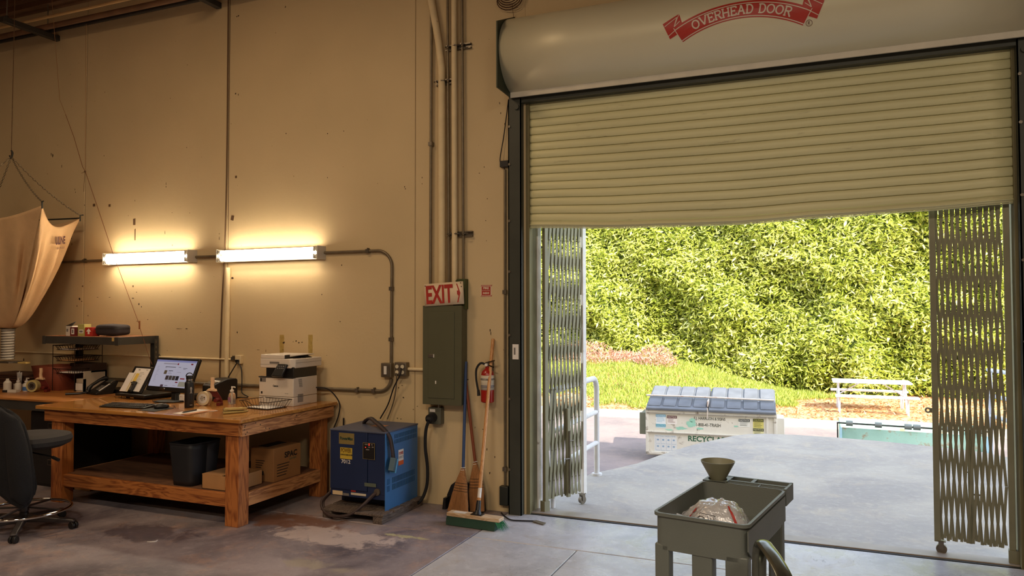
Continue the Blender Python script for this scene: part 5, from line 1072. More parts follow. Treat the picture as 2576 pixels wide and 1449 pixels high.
for k, q in enumerate((((434, 1040), (466, 1043), (548, 1033), (498, 1029.5)), ((455, 1042), (470, 1044), (545, 1032), (535, 1031)))):
    c_ = [az(x, y, TZ+.001+k*.0015) for x, y in q]; b = MB(); b.slab(c_, .0012, Z1); b.build('sheet', m_paper if not k else mat('kraft_slip', lin((180, 120, 70)), .7), t, smooth=False)
t = thing('pen', az(478, 1034, TZ), 'black pen lying on the white paper sheets', 'pen'); pa, pb2 = az(461, 1037, TZ+.009), az(494, 1031, TZ+.009)
b = MB(); b.cyl(pa, pb2, .0055, n=10); b.build('barrel', m_black, t)
b = MB(); b.cyl(pa, pa+(pa-pb2).normalized()*.015, .005, .001, n=10); b.build('tip', m_steel, t)
# gloves
gl = thing('work_gloves', (-4.24, 4.57, TZ), 'pair of tan leather work gloves with dark cuffs near the bench corner', 'gloves')
m_gl = mat('glove_tan', lin((176, 150, 84)), .8, var=.15, vs=20, bump=.3); m_gd = mat('glove_dark', lin((40, 36, 24)), .8)
g0 = az(563, 1041, TZ); g1 = az(624, 1036, TZ); gd_ = (g1-g0); 
def gp(s_, t_, z): return g0+gd_*s_+Vector((-.5, .85, 0))*t_*.09+Vector((0, 0, z))
for k, z0 in enumerate((.002, .024)):
    sh = [(.0, -.35), (.0, .35), (.3, .45), (.55, .4), (.62, .62), (.74, .66), (.72, .42), (.92, .34), (1.0, .22), (.90, .12), (1.02, .02), (.92, -.06), (.98, -.18), (.86, -.24), (.86, -.36), (.6, -.38), (.3, -.42)]
    b = MB(); N = len(sh); vs = [gp(a*(1-.06*k)+.02*k, c, z0+.002*math.sin(3*a)) for a, c in sh]+[gp(a*(1-.06*k)+.02*k, c*.9, z0+.020*(1-a*.5)) for a, c in sh]
    b.add(vs, [tuple(range(N))[::-1], tuple(range(N, 2*N))]+[(i, (i+1) % N, N+(i+1) % N, N+i) for i in range(N)]); g_ = b.build('glove', m_gl, gl, bev=.004)
    b = MB(); b.tube([gp(-.005+.02*k, t_, z0+.010+.007*s_) for t_, s_ in ((-.3, 0), (-.15, .8), (.1, 1), (.3, .3), (.15, -.6), (-.15, -.7))], .004, n=6, closed=True); b.add([gp(.002+.02*k, t_, z0+.010+.006*s_) for t_, s_ in ((-.3, 0), (-.15, .8), (.1, 1), (.3, .3), (.15, -.6), (-.15, -.7))], [(0, 1, 2, 3, 4, 5)]); b.build('cuff', m_gd, g_)
# water bottle
bt = thing('water_bottle', (-4.815, 4.66, TZ), 'tall matt black water bottle with loop cap in front of the monitor', 'bottle'); bc = (-4.815, 4.665, TZ)
m_bm = mat('bottle_black', lin((24, 26, 30)), .45)
b = MB(); b.lathe([(0, 0), (.034, 0), (.037, .004), (.037, .198), (.034, .208), (.026, .216), (.026, .222)], 32, bc); b.build('flask', m_bm, bt)
b = MB(); b.lathe([(.0255, .222), (.0255, .236)], 24, bc); b.build('neck_ring', m_chrome, bt)
b = MB(); b.lathe([(.027, .234), (.027, .262), (0, .262)], 24, bc); b.build('cap', m_black, bt)
b = MB(); vd = Vector((_cy, _sy, 0)); b.tube(arcpts(Vector(bc)+Vector((0, 0, .255)), .029, 0, pi, 12, vd, Z1), .0038, n=6); b.build('cap_loop', m_black, bt)
toc = (Vector((0, 0, 0))-Vector((bc[0], bc[1], 0))).normalized(); sdv = Vector((-toc.y, toc.x, 0))
def onb(a, z): d = toc*math.cos(a)+sdv*math.sin(a); return Vector(bc)+d*.0378+Vector((0, 0, z))
b = MB()
for P in ([(-.0, .165), (.14, .172), (.28, .165), (.30, .155), (.14, .140), (-.05, .118)], [(.0, .165), (-.04, .155), (.14, .140), (.33, .118)], [(.08, .158), (.14, .163), (.20, .158)]):
    b.tube([onb(a+.2, z) for a, z in P], .0014, n=5)
b.build('emblem', m_white, bt)
b = MB(); b.tube([onb(a, .024) for a in (.1, .3, .5, .65)], .0012, n=5); b.build('lettering', m_white, bt)
# label printer
zp = thing('label_printer', (-4.95, 5.05, TZ), 'black desktop label printer behind the tape gun', 'label printer')
Mz = Matrix.Translation((-5.05, 5.10, TZ)) @ Matrix.Rotation(-.32, 4, 'Z')
b = MB(); b.prism([(0, 0), (0, .125), (.012, .14), (.13, .185), (.22, .185), (.23, .17), (.23, 0)], -.10, .10, 'yz', Mz); b.build('body', m_black, zp, bev=.006)
b = MB(); b.prism([(-.002, .085), (-.004, .10), (0, .118), (.0, .085)], -.07, .07, 'yz', Mz); b.box(-.095, .095, -.003, 0, .03, .034, Mz); b.build('front_slot', m_dark, zp)
b = MB(); b.prism([(.014, .142), (.012, .146), (.055, .163), (.060, .158)], -.075, .075, 'yz', Mz); b.build('label_window', mat('window_grey', lin((110, 106, 100)), .15, spec=.8), zp)
b = MB(); b.prism([(.060, .159), (.060, .164), (.078, .171), (.08, .166)], -.075, .075, 'yz', Mz); b.build('label_strip', m_paper, zp)
for nm, (xa, ya, za), (xb, yb, zb_), c, lab in (('stapler', (-5.02, 4.93, 0), (-4.90, 4.97, .03), m_red, 'small red stapler beside the label printer'),):
    t = thing(nm, (xa, ya, TZ), lab, 'stapler'); b = MB(); b.prism([(0, .008), (0, .02), (.10, .038), (.12, .034), (.12, .022)], -.014, .014, 'yz', Matrix.Translation((-5.00, 4.93, TZ)) @ Matrix.Rotation(-1.35, 4, 'Z')); b.build('arm', m_red, t, bev=.003)
    b = MB(); b.box(-.016, .016, -.004, .125, 0, .008, Matrix.Translation((-5.00, 4.93, TZ)) @ Matrix.Rotation(-1.35, 4, 'Z')); b.build('base', m_steel, t, bev=.002)
t = thing('docking_box', (-5.14, 5.13, TZ), 'flat black electronics box behind the water bottle', 'device'); b = MB(); b.box(-5.30, -5.05, 5.06, 5.20, TZ, TZ+.045); b.build('case', m_black, t, bev=.005); b = MB(); b.box(-5.28, -5.24, 5.056, 5.06, TZ+.02, TZ+.03); b.build('port', m_steel, t)
for k in range(5): cable('cable_tangle', [(-5.18+.03*k, 5.03, .806+.01*k), (-5.10+.01*k, 4.99, .84+.012*(k % 3)), (-5.03, 5.0+.02*k, .85), (-4.99, 5.05, .81), (-5.1, 5.08, .806)], .003, 'thin black cables tangled between water bottle and label printer', g='cable tangle behind the water bottle')
t = thing('white_box', (-5.33, 5.08, TZ), 'small white paper box between monitor foot and water bottle', 'box'); b = MB(); b.box(-5.20, -5.14, 4.92, 4.95, TZ, TZ+.065); b.build('carton', m_paper, t, bev=.006); b = MB(); b.box(-5.18, -5.172, 4.9193, 4.92, TZ+.045, TZ+.05); b.box(-5.19, -5.16, 4.9193, 4.92, TZ+.01, TZ+.014); b.build('print', m_red, t)
# tape guns
def tapegun(base, rz, label, mt, s=1.0):
    t = thing('tape_dispenser', base, label, 'tape dispenser', 'tape guns on the benches', rz=rz)
    b = MB(); b.lathe([(.040, -.026), (.058, -.026), (.058, .026), (.040, .026), (.040, -.026)], 32, (-.06, -.028, .060), Matrix.Rotation(pi/2, 4, 'X')); b.build('tape_roll', mt, t, world=False)
    b = MB(); b.lathe([(.022, -.027), (.040, -.027), (.040, .027), (.022, .027), (.022, -.027)], 24, (-.06, -.028, .060), Matrix.Rotation(pi/2, 4, 'X'))
    for k in range(5): a = 2*pi*k/5; b.tube([(-.06+.008*math.cos(a), -.056, .06+.008*math.sin(a)), (-.06+.024*math.cos(a), -.056, .06+.024*math.sin(a))], .003, n=4)
    b.build('hub', m_white if s == 1 else mat('hub_dark', lin((90, 84, 76)), .5), t, world=False)
    b = MB(); b.prism([(-.06, .105), (-.03, .125), (.03, .125), (.07, .07), (.09, .03), (.07, .02), (.03, .06), (-.02, .08)], .002, .006); b.build('side_plate', mat('gun_red', lin((100, 30, 24)), .45), t, world=False, bev=.001)
    b = MB(); b.box(.06, .09, -.05, .006, .0, .025); b.cyl((.05, -.05, .045), (.05, .006, .045), .018, n=14); b.build('roller_head', mat('gun_red', lin((100, 30, 24)), .45), t, world=False, bev=.002)
    b = MB(); b.prism([(-.05, .122), (.035, .118), (.03, .136), (-.03, .14)], -.022, .008); b.tube([(0.0, -.007, .13), (0, -.007, .145), (-.003, -.007, .17), (.002, -.007, .20), (0.0, -.007, .225), (0, -.007, .232)], [.022, .016, .0145, .0155, .0165, .015], n=14); b.build('handle', mat('gun_handle', lin((226, 190, 150)), .5), t, world=False)
    return t
tapegun((-4.755, 4.86, TZ), .25, 'red tape gun with white roll and cream handle beside the label printer', mat('tape_white', lin((214, 196, 160)), .4))
tapegun((-7.12, 5.03, TZ), .35, 'tape gun with clear yellowish roll and cream handle on the left bench', mat('tape_clear', lin((190, 176, 120)), .3), .9)
# sanitizer
m_clear = mat('clear_plastic', (.9, .9, .88), .08, var=0, trans=.85, spec=.5)
def pump(base, label, mb_, r=.028, h=.085, cat='bottle', blue=False):
    t = thing('pump_bottle', base, label, cat, 'pump bottles'); 
    b = MB(); b.lathe([(0, 0), (r*.95, 0), (r, .006), (r, h*.75), (r*.8, h*.92), (r*.42, h), (r*.42, h+.006), (0, h+.006)], 24, base); b.build('bottle', mb_, t)
    b = MB(); b.lathe([(r*.55, h+.004), (r*.55, h+.018), (r*.25, h+.022), (r*.2, h+.042), (0, h+.042)], 18, base); B = Vector(base); b.tube([B+Vector((-.006, 0, h+.044)), B+Vector((.030, 0, h+.044)), B+Vector((.034, 0, h+.038))], .005, n=8); b.build('pump', m_white, t)
    if blue: b = MB(); b.lathe([(r+.0006, h*.1), (r+.0006, h*.55)], 24, base); b.build('label_band', mat('label_sky', lin((70, 110, 170)), .4), t)
    return t
sb = pump((-4.665, 4.985, TZ), 'clear hand sanitizer pump bottle right of the tape gun', m_clear, .030, .10)
b = MB(); b.cyl((-4.665, 4.985, TZ+.004), (-4.665, 4.985, TZ+.11), .004, n=8); b.build('dip_tube', m_white, sb)
b = MB(); b.slab([(-4.68, 4.954, TZ+.02), (-4.65, 4.954, TZ+.02), (-4.65, 4.954, TZ+.06), (-4.68, 4.954, TZ+.06)], .001, MY); b.build('label', mat('label_mauve', lin((150, 110, 130)), .5), sb)
# printer
pr_ = thing('printer', (-4.24, 5.22, TZ), 'white and black multifunction laser printer on the right end of the bench', 'printer')
m_pw2 = mat('printer_white', lin((216, 206, 192)), .45, var=.02); m_pbk = mat('printer_black', lin((28, 28, 28)), .35)
PX0, PX1, PY0, PY1 = -4.415, -4.055, 5.03, 5.345
b = MB(); b.box(PX0, PX1, PY0, PY1, TZ+.075, TZ+.235); b.build('body', m_pw2, pr_, bev=.006)
b = MB(); b.box(PX0, PX1, PY0, PY1, TZ, TZ+.073); b.build('paper_drawer', m_pw2, pr_, bev=.005)
b = MB(); b.box(PX0-.002, PX1, PY0-.006, PY0+.03, TZ+.232, TZ+.242); b.box(PX0+.075, PX1-.002, PY0+.0, PY1-.005, TZ+.236, TZ+.325); b.build('output_bay', m_pbk, pr_, bev=.003)
b = MB(); b.prism([(PX0+.02, PY0-.01), (PX1-.03, PY0-.01), (PX1+.005, PY0+.02), (PX1+.005, PY1+.055), (PX0+.02, PY1+.055)], TZ+.315, TZ+.392, 'xy'); b.build('scanner_unit', m_pw2, pr_, bev=.006)
b = MB(); b.box(PX0+.0205, PX1-.03, PY0-.0108, PY0-.0098, TZ+.342, TZ+.344); b.box(PX1+.0048, PX1+.0058, PY0+.02, PY1+.05, TZ+.358, TZ+.360); b.box(PX0+.12, PX0+.22, PY0-.0112, PY0-.0098, TZ+.350, TZ+.368); b.build('seam', m_grey, pr_)
b = MB(); b.box(PX0+.02, PX1-.095, PY0-.005, PY1-.02, TZ+.392, TZ+.425); b.build('feeder_cover', m_pw2, pr_, bev=.005)
b = MB(); b.box(PX1-.095, PX1-.088, PY0+.005, PY1-.06, TZ+.392, TZ+.424); b.prism([(PX1-.095, TZ+.392), (PX1-.02, TZ+.392), (PX1-.02, TZ+.396), (PX1-.09, TZ+.420)], PY1-.13, PY1-.05); b.build('feeder_slot', m_pbk, pr_)
b = MB(); b.prism([(PX1-.095, TZ+.405), (PX1-.02, TZ+.418), (PX1-.02, TZ+.424), (PX1-.095, TZ+.425)], PY0+.06, PY1-.02); b.build('feeder_tray', m_pw2, pr_, bev=.002)
Mq = Matrix.Translation((PX1-.10, PY0-.062, TZ+.248)) @ Matrix.Rotation(-.42, 4, 'X')
b = MB(); b.prism([(-.075, 0), (.035, 0), (.055, .11), (-.04, .11)], -.012, .010, 'xz', Mq); cpn = b.build('control_panel', m_pbk, pr_, bev=.006)
b = MB()
for i in range(4):
    for j in range(2): b.box(-.032+i*.019, -.026+i*.019, -.0135, -.012, .068+j*.018, .074+j*.018, Mq)
b.build('icons', mat('icon_lit', lin((190, 190, 190)), .5), cpn)
text('Canon', .03, m_print, pr_, ((PX0+PX1)/2-.005, PY0-.0008, TZ+.165), X1, Z1, fit=(.055, .016), bold=.0015)
text('MF1238', .01, m_grey, pr_, (PX1-.07, PY0-.0008, TZ+.105), X1, Z1, fit=(.035, .008))
plate(pr_, 'front_label', m_grey, (PX0+.042, PY0-.0002, TZ+.212), X1, Z1, .062, .034); plate(pr_, 'front_label_icon', m_print, (PX0+.024, PY0-.0014, TZ+.212), X1, Z1, .016, .026); plate(pr_, 'energy_mark', m_print, (PX0+.030, PY0-.0002, TZ+.105), X1, Z1, .016, .02)
b = MB()
for j in range(9):
    for i in range(5): b.box(PX1-.0002, PX1+.0012, PY0+.055+i*.009-j*.0015+.02, PY0+.061+i*.009-j*.0015+.02, TZ+.155+j*.008, TZ+.159+j*.008)
for j in range(14): b.box(PX1-.0002, PX1+.0012, PY0+.055, PY0+.125, TZ+.028+j*.005, TZ+.031+j*.005)
b.box(PX1-.0002, PX1+.0014, PY0+.08, PY0+.23, TZ+.010, TZ+.012)
b.build('vent_slots', mat('vent_grey', lin((120, 116, 112)), .6), pr_)
cable('power_cord', [(-4.06, 5.33, .93), (-3.96, 5.38, .91), (-3.88, 5.42, .80), (-3.90, 5.44, .68), (-3.98, 5.45, .52)], .006, 'black printer cord drooping over the right end of the bench', par=pr_)
def wire_basket(name, fl_, fr_, depthv, h, label, m, grp=None, paper=True, flare=.03):
    t = thing(name, fl_, label, 'basket', grp); A = Vector(fl_); B = Vector(fr_); D = Vector(depthv); ex = (B-A); exn = ex.normalized(); dn = D.normalized()
    top = [A-exn*flare-dn*flare, B+exn*flare-dn*flare, B+D+exn*flare+dn*flare, A+D-exn*flare+dn*flare]; bot = [A, B, B+D, A+D]; H = Vector((0, 0, h))
    b = MB(); front = [top[0]+H, top[0].lerp(top[1], .28)+H, bot[0].lerp(bot[1], .33)+H*.45, bot[0].lerp(bot[1], .67)+H*.45, top[0].lerp(top[1], .72)+H, top[1]+H, top[2]+H, top[3]+H]
    b.tube(front, .0028, n=5, closed=True); b.tube(bot, .0028, n=5, closed=True); b.build('rim_wire', m, t)
    b = MB()
    for i, j, n_w in ((0, 1, 9), (1, 2, 8), (2, 3, 9), (3, 0, 8)):
        for k in range(n_w+1):
            q = k/n_w; hh = 1.0
            if i == 0 and .3 < q < .7: hh = .45
            p0 = bot[i].lerp(bot[j], q); p1 = top[i].lerp(top[j], q)+H; b.tube([p0, p0.lerp(p1, hh)], .0014, n=4)
    for k in range(1, 9): b.tube([bot[0].lerp(bot[1], k/9), bot[3].lerp(bot[2], k/9)], .0014, n=4)
    b.build('wires', m, t)
    if paper:
        b = MB(); b.add([p+Vector((0, 0, .006)) for p in (bot[0].lerp(bot[2], .06), bot[1].lerp(bot[3], .06), bot[2].lerp(bot[0], .06), bot[3].lerp(bot[1], .06))], [(0, 1, 2, 3)])
        tag(b.build('paper_sheet', m_paper, None, solid=.004), {'wire_basket': 'white paper lying in the wire basket in front of the printer'}.get(name, 'paper'), 'paper')
    return t
m_wire = mat('basket_wire', lin((40, 26, 20)), .45, .3)
wire_basket('wire_basket', (-4.36, 4.80, TZ+.004), (-4.09, 4.765, TZ+.004), (.02, .20, 0), .062, 'open black wire basket in front of the printer', m_wire)
# ---------------------------------------------------------------- things on the metal bench
ph = thing('desk_phone', (-6.42, 5.10, TZ), 'black office desk phone with grey handset cradle on the left bench', 'phone')
Mp = Matrix.Translation((-6.44, 5.03, TZ)) @ Matrix.Rotation(-.22, 4, 'Z')
b = MB(); b.prism([(0, 0), (0, .018), (.03, .03), (.19, .125), (.215, .12), (.16, .0)], -.075, .115, 'yz', Mp); b.build('body', m_black, ph, bev=.004)
sl_ = math.atan2(.095, .16)
Mf = Mp @ Matrix.Translation((0, .03, .030)) @ Matrix.Rotation(sl_, 4, 'X')
b = MB(); b.tube([Mf @ Vector((-.05, y, z)) for y, z in ((-.02, .012), (.0, .030), (.04, .040), (.12, .040), (.165, .030), (.19, .012))], [.018, .021, .015, .015, .021, .018], n=12); b.build('handset', m_black, ph)
b = MB(); b.box(.0, .105, .135, .185, .0, .010, Mf); b.build('display_bezel', m_steel, ph, bev=.002); b = MB(); b.box(.012, .092, .143, .178, .010, .011, Mf); b.build('display', mat('phone_lcd', lin((70, 74, 70)), .3), ph)
b = MB(); b.box(.082, .104, .01, .128, .0, .003, Mf); b.build('name_strip', m_white, ph)
b = MB()
for i in range(3):
    for j in range(4): b.box(.006+i*.022, .020+i*.022, .025+j*.018, .035+j*.018, 0, .004, Mf)
b.build('keypad', m_grey, ph)
tag(MB().tube(bez([Mp @ Vector((-.05, .0, .02)), (-6.52, 4.985, TZ+.012), (-6.56, 4.94, TZ+.012), (-6.60, 4.90, TZ+.012)]), .011, n=8).build('phone_cord', m_black), 'thick coiled black phone cord end on the left bench edge', 'cable')
t = thing('paper_tray', (-6.3, 5.3, TZ), 'low black tray between the desk phone and the wall', 'tray'); b = MB(); b.box(-6.50, -6.18, 5.20, 5.40, TZ, TZ+.035); b.build('tray', m_black, t, bev=.004)
# white file boxes
t = thing('file_box', (-6.78, 5.25, TZ), 'white cardboard file box with printed label behind the desk phone', 'box')
b = MB(); b.box(-6.83, -6.70, 5.17, 5.19, TZ, TZ+.125); b.box(-6.83, -6.81, 5.17, 5.40, TZ, TZ+.125); b.box(-6.715, -6.70, 5.17, 5.42, TZ, TZ+.20); b.box(-6.83, -6.70, 5.40, 5.42, TZ, TZ+.20); b.build('box_body', mat('box_white', lin((190, 178, 158)), .7), t)
b = MB(); b.box(-6.82, -6.715, 5.168, 5.169, TZ+.01, TZ+.085); b.build('label_frame', m_grey, t); b = MB(); b.box(-6.816, -6.719, 5.167, 5.168, TZ+.014, TZ+.081); b.build('label', m_paper, t)
t = thing('carton_bin', (-7.15, 5.28, TZ), 'reddish brown open carton behind the tape gun on the left bench', 'box'); m_rb = mat('carton_redbrown', lin((124, 58, 36)), .7, var=.12)
b = MB(); b.add([(-7.36, 5.16, TZ), (-7.02, 5.14, TZ), (-7.02, 5.42, TZ), (-7.36, 5.42, TZ), (-7.40, 5.12, TZ+.24), (-6.98, 5.10, TZ+.24), (-6.98, 5.43, TZ+.24), (-7.40, 5.43, TZ+.24)], [(0, 1, 5, 4), (1, 2, 6, 5), (2, 3, 7, 6), (3, 0, 4, 7), (0, 3, 2, 1)]); b.build('carton', m_rb, t, solid=.006)
b = MB(); b.box(-7.0, -6.70, 5.24, 5.42, TZ+.18, TZ+.27); b.build('side_tray', mat('tray_brown', lin((60, 40, 30)), .7), t, bev=.004)
# tiered wire baskets
tw = thing('wire_tray_tower', (-6.95, 5.2, TZ), 'black wire letter tray tower on the left bench below the riser shelf', 'tray')
ta = (-7.03, -6.72, 5.08, 5.38)
for x in (ta[0], ta[1]):
    b = MB(); b.tube([(x, ta[2], TZ+.01), (x, ta[2], TZ+.46)], .0035, n=5); b.tube([(x, ta[3], TZ+.01), (x, ta[3], TZ+.46)], .0035, n=5); b.build('upright', m_wire, tw)
for z in (.18, .30, .41):
    b = MB(); z0 = TZ+z; c4 = [Vector((ta[0], ta[2], z0+.045)), Vector((ta[1], ta[2], z0+.045)), Vector((ta[1], ta[3], z0+.045)), Vector((ta[0], ta[3], z0+.045))]; q4 = [Vector((ta[0]+.025, ta[2]+.02, z0)), Vector((ta[1]-.025, ta[2]+.02, z0)), Vector((ta[1]-.025, ta[3]-.02, z0)), Vector((ta[0]+.025, ta[3]-.02, z0))]
    b.tube(c4, .0042, n=5, closed=True); b.tube(q4, .003, n=5, closed=True)
    for i, j in ((0, 1), (1, 2), (2, 3), (3, 0)):
        for k in range(1, 10):
            if i == 0 and 3 < k < 7: continue
            b.tube([q4[i].lerp(q4[j], k/10), c4[i].lerp(c4[j], k/10)], .0022, n=4)
    for k in range(1, 9): b.tube([q4[0].lerp(q4[1], k/9), q4[3].lerp(q4[2], k/9)], .0012, n=4)
    b.build('tray', m_wire, tw)
    pt_ = MB(); pt_.box(ta[0]+.04, ta[1]-.05, ta[2]+.04, ta[3]-.04, z0+.002, z0+.012); tag(pt_.build('paper_stack', m_paper if z != .30 else m_card, bev=.002), {.18: 'papers in the lowest tray of the wire tower', .30: 'brown papers in the middle tray of the wire tower', .41: 'papers in the top tray of the wire tower'}[z], 'paper')
# folded dark cartons at far left
for k in range(7):
    x0 = -8.05+.02*(k % 3); t = MB(); t.box(x0, x0+.62, 5.08+.01*(k % 2), 5.40, TZ+k*.022, TZ+k*.022+.019); tag(t.build('folded_carton', mat('carton_dark', lin((74, 46, 30)), .8, var=.15), bev=.003), ('lowest', 'second lowest', 'third lowest', 'middle', 'third from top', 'second from top', 'topmost')[k]+' dark brown folded carton of the stack at the left bench end', 'cardboard', 'folded carton stack')
m_bw = mat('bottle_white', lin((214, 208, 196)), .4)
t = thing('squeeze_bottle', (-7.46, 4.96, TZ), 'white squeeze bottle with cap at the left picture edge on the bench', 'bottle'); b = MB(); b.lathe([(0, 0), (.034, 0), (.036, .01), (.036, .085), (.020, .105), (.014, .108), (.014, .125), (0, .125)], 22, (-7.47, 4.93, TZ)); b.build('bottle', m_bw, t)
pump((-7.40, 4.99, TZ), 'white pump bottle between the squeeze bottle and the blue-labelled one', m_bw, .030, .085)
pump((-7.29, 5.00, TZ), 'white pump bottle with blue label on the left bench', m_bw, .034, .085, blue=True)
t = thing('tissue_pack', (-7.47, 5.05, TZ), 'white tissues sticking up behind the pump bottles', 'tissues'); b = MB()
for k in range(5): b.add([(-7.53+.012*k, 5.07, TZ+.02), (-7.51+.012*k, 5.06, TZ+.02), (-7.50+.016*k, 5.05, TZ+.17+.01*(k % 3)), (-7.54+.016*k, 5.07, TZ+.175)], [(0, 1, 2, 3)])
b.build('tissue', m_paper, t, solid=.003); b = MB(); b.box(-7.55, -7.46, 5.04, 5.09, TZ, TZ+.06); b.build('pack', m_bw, t, bev=.004)
t = thing('small_carton', (-7.33, 4.88, TZ), 'small flat black and white carton lying at the left bench front', 'box'); Ms = Matrix.Translation((-7.33, 4.87, TZ)) @ Matrix.Rotation(.25, 4, 'Z'); b = MB(); b.box(-.075, .075, -.02, .03, 0, .026, Ms); b.build('carton', m_bw, t, bev=.002); b = MB(); b.box(-.074, -.02, -.0208, -.02, .002, .024, Ms); b.build('print', m_print, t)
# riser shelf goods
def rp(px): return at(px, 840, RY0+.06).x
for x0, x1, h, m, lab, extra in ((165, 181, .098, m_bw, 'white opened carton, leftmost on the riser shelf', 'w'), (178, 195, .085, mat('box_maroon', lin((98, 22, 26)), .6), 'dark red box with a white label on the riser shelf', 'm'), (195, 212, .115, mat('box_lime', lin((176, 172, 100)), .6), 'pale green carton with white label on the riser shelf', 'g'), (213, 233, .085, mat('box_red', lin((178, 44, 34)), .6), 'bright red box with a white arrow on the riser shelf', 'r')):
    a, c = rp(x0), rp(x1); t = thing('small_box', ((a+c)/2, RY0+.1, RZ), lab, 'box', 'small boxes on the riser shelf'); y0 = RY0+.06-(.01 if extra == 'm' else 0)
    b = MB(); b.box(a+.002, c-.002, y0, y0+.075, RZ, RZ+h); b.build('carton', m, t, bev=.002); xc = (a+c)/2
    if extra == 'w':
        b = MB(); b.add([(a, y0, RZ+h), (c, y0, RZ+h), (c+.02, y0+.03, RZ+h+.045), (a+.03, y0+.05, RZ+h+.02)], [(0, 1, 2, 3)]); b.build('flap', m_print, t, solid=.002)
        plate(t, 'print', m_grey, (xc-.02, y0-.0005, RZ+.055), X1, Z1, .022, .028); plate(t, 'print', m_print, (xc+.03, y0-.0005, RZ+.02), X1, Z1, .012, .012)
    elif extra == 'm': plate(t, 'label', m_paper, (xc-.005, y0-.0005, RZ+.045), X1, Z1, .040, .056); plate(t, 'barcode', m_grey, (xc-.005, y0-.002, RZ+.045), X1, Z1, .018, .034)
    elif extra == 'g': plate(t, 'label', m_paper, (xc+.004, y0-.0005, RZ+.045), X1, Z1, .062, .036); plate(t, 'barcode', m_grey, (xc+.004, y0-.002, RZ+.045), X1, Z1, .045, .018)
    else:
        b = MB(); b.prism([(xc-.012, RZ+.02), (xc+.012, RZ+.02), (xc+.012, RZ+.045), (xc+.032, RZ+.045), (xc, RZ+.075), (xc-.032, RZ+.045), (xc-.012, RZ+.045)], y0-.0012, y0); b.build('arrow', m_paper, t)
t = thing('zip_case', ((rp(247)+rp(322))/2, RY0+.15, RZ), 'dark padded zip case on the right part of the riser shelf', 'case'); a, c = at(257, 840, RY0+.16).x, at(312, 840, RY0+.16).x
m_case = mat('case_fabric', lin((44, 38, 42)), .8, bump=.2, bs=200)
b = MB()
def casep(u, v):
    A = 2*pi*u; e = .42; q = max(0, 1-(2*abs(v-.5))**6)**.5; xx = (a+c)/2+(c-a)/2*q*math.copysign(abs(math.cos(A))**e, math.cos(A)) ; return (xx, RY0+.16+.10*q*math.copysign(abs(math.sin(A))**e, math.sin(A)), RZ+.002+.118*v)
b.grid(40, 14, casep); b.build('shell', m_case, t)
b = MB(); b.tube([Vector(casep(k/40, .62))+Vector((0, -.001, 0)) for k in range(40)], .003, n=5, closed=True); b.build('zip', m_black, t)
b = MB(); b.tube(bez([(a-.002, RY0+.09, RZ+.07), (a-.014, RY0+.08, RZ+.06), (a-.010, RY0+.08, RZ+.04)]), .004, n=5); b.build('zip_pull', m_black, t)
# ================================================================ DISPENSER BAG
bg = thing('dispenser_bag', (-7.42, 4.90, 1.42), 'large canvas packing-peanut bag hanging on chains from the ceiling at the left', 'bag')
bcx, bcy = -7.43, 4.90; zb0, zr = 1.42, 2.545
rimc = [Vector((-6.54, 4.60, zr+.01)), Vector((-7.03, 5.35, zr)), Vector((-8.30, 5.20, zr)), Vector((-7.80, 4.45, zr+.01))]
m_canvas = mat('canvas', lin((206, 170, 126)), .9, var=.06, vs=10, bump=.4, bs=220)
def rimp(u):   # u 0..4 along the rim, cloth edge sagging between the corners
    i = int(u) % 4; f = u-int(u); p = rimc[i].lerp(rimc[(i+1) % 4], f); s_ = 4*f*(1-f); cen = Vector((bcx, bcy, zr)); p = p.lerp(cen, .13*s_); p.z -= .17*s_*(.8 if i == 0 else .55); return p
def bagp(u, v):
    U = u*4; p = rimp(U if U < 4 else 0); f = U-int(U); i = int(U) % 4; k = (1-v)**.62*(1-.0*v)
    fold = .052*math.sin(U*pi*7)*math.sin(pi*min(1, v*1.15))*(.4+.6*abs(math.cos(pi*f)))+.038*math.sin(U*pi*3.3+1)*math.sin(pi*v)
    d = Vector((p.x-bcx, p.y-bcy, 0)); L_ = d.length; dn = d/L_; r = .058+(L_-.058)*k; r += fold*min(1, r*2)
    z = zb0+(p.z-zb0)*(1-v)**1.0
    return Vector((bcx+dn.x*r, bcy+dn.y*r, z))
b = MB(); b.grid(160, 40, bagp); b.build('cloth', m_canvas, bg, solid=.003)
b = MB()
for i in (1, 2): b.tube([rimc[i]+Vector((0, 0, .0)), rimc[(i+1) % 4]], .008, n=8)
b.build('frame_rod', m_dark, bg)
b = MB()
for p in rimc: b.tube([p-Vector((0, 0, .03)), p+Vector((0, 0, .03)), p+(p-Vector((bcx, bcy, p.z))).normalized()*.03+Vector((0, 0, .035))], .007, n=6)
b.build('corner_hook', m_dark, bg)
hk = at(22, 392, 4.90); hk = Vector((bcx, bcy, 3.13))
def chain(p, q, name, m, label, sagd=.04):
    t = thing(name, p, label, 'chain', 'chains carrying the canvas bag'); n = int((q-p).length/.028); b = MB()
    for k in range(n):
        f = k/n; c = p.lerp(q, f)-Vector((0, 0, sagd*4*f*(1-f))); f2 = (k+1)/n; d = (p.lerp(q, f2)-Vector((0, 0, sagd*4*f2*(1-f2)))-c); dn = d.normalized(); s1 = dn.orthogonal().normalized(); s1 = s1 if k % 2 else dn.cross(s1); cc = c+d/2
        b.tube([cc+dn*.018*math.cos(2*pi*i/8)+s1*.008*math.sin(2*pi*i/8) for i in range(8)], .0023, n=4, closed=True)
    b.build('links', m, t); return t
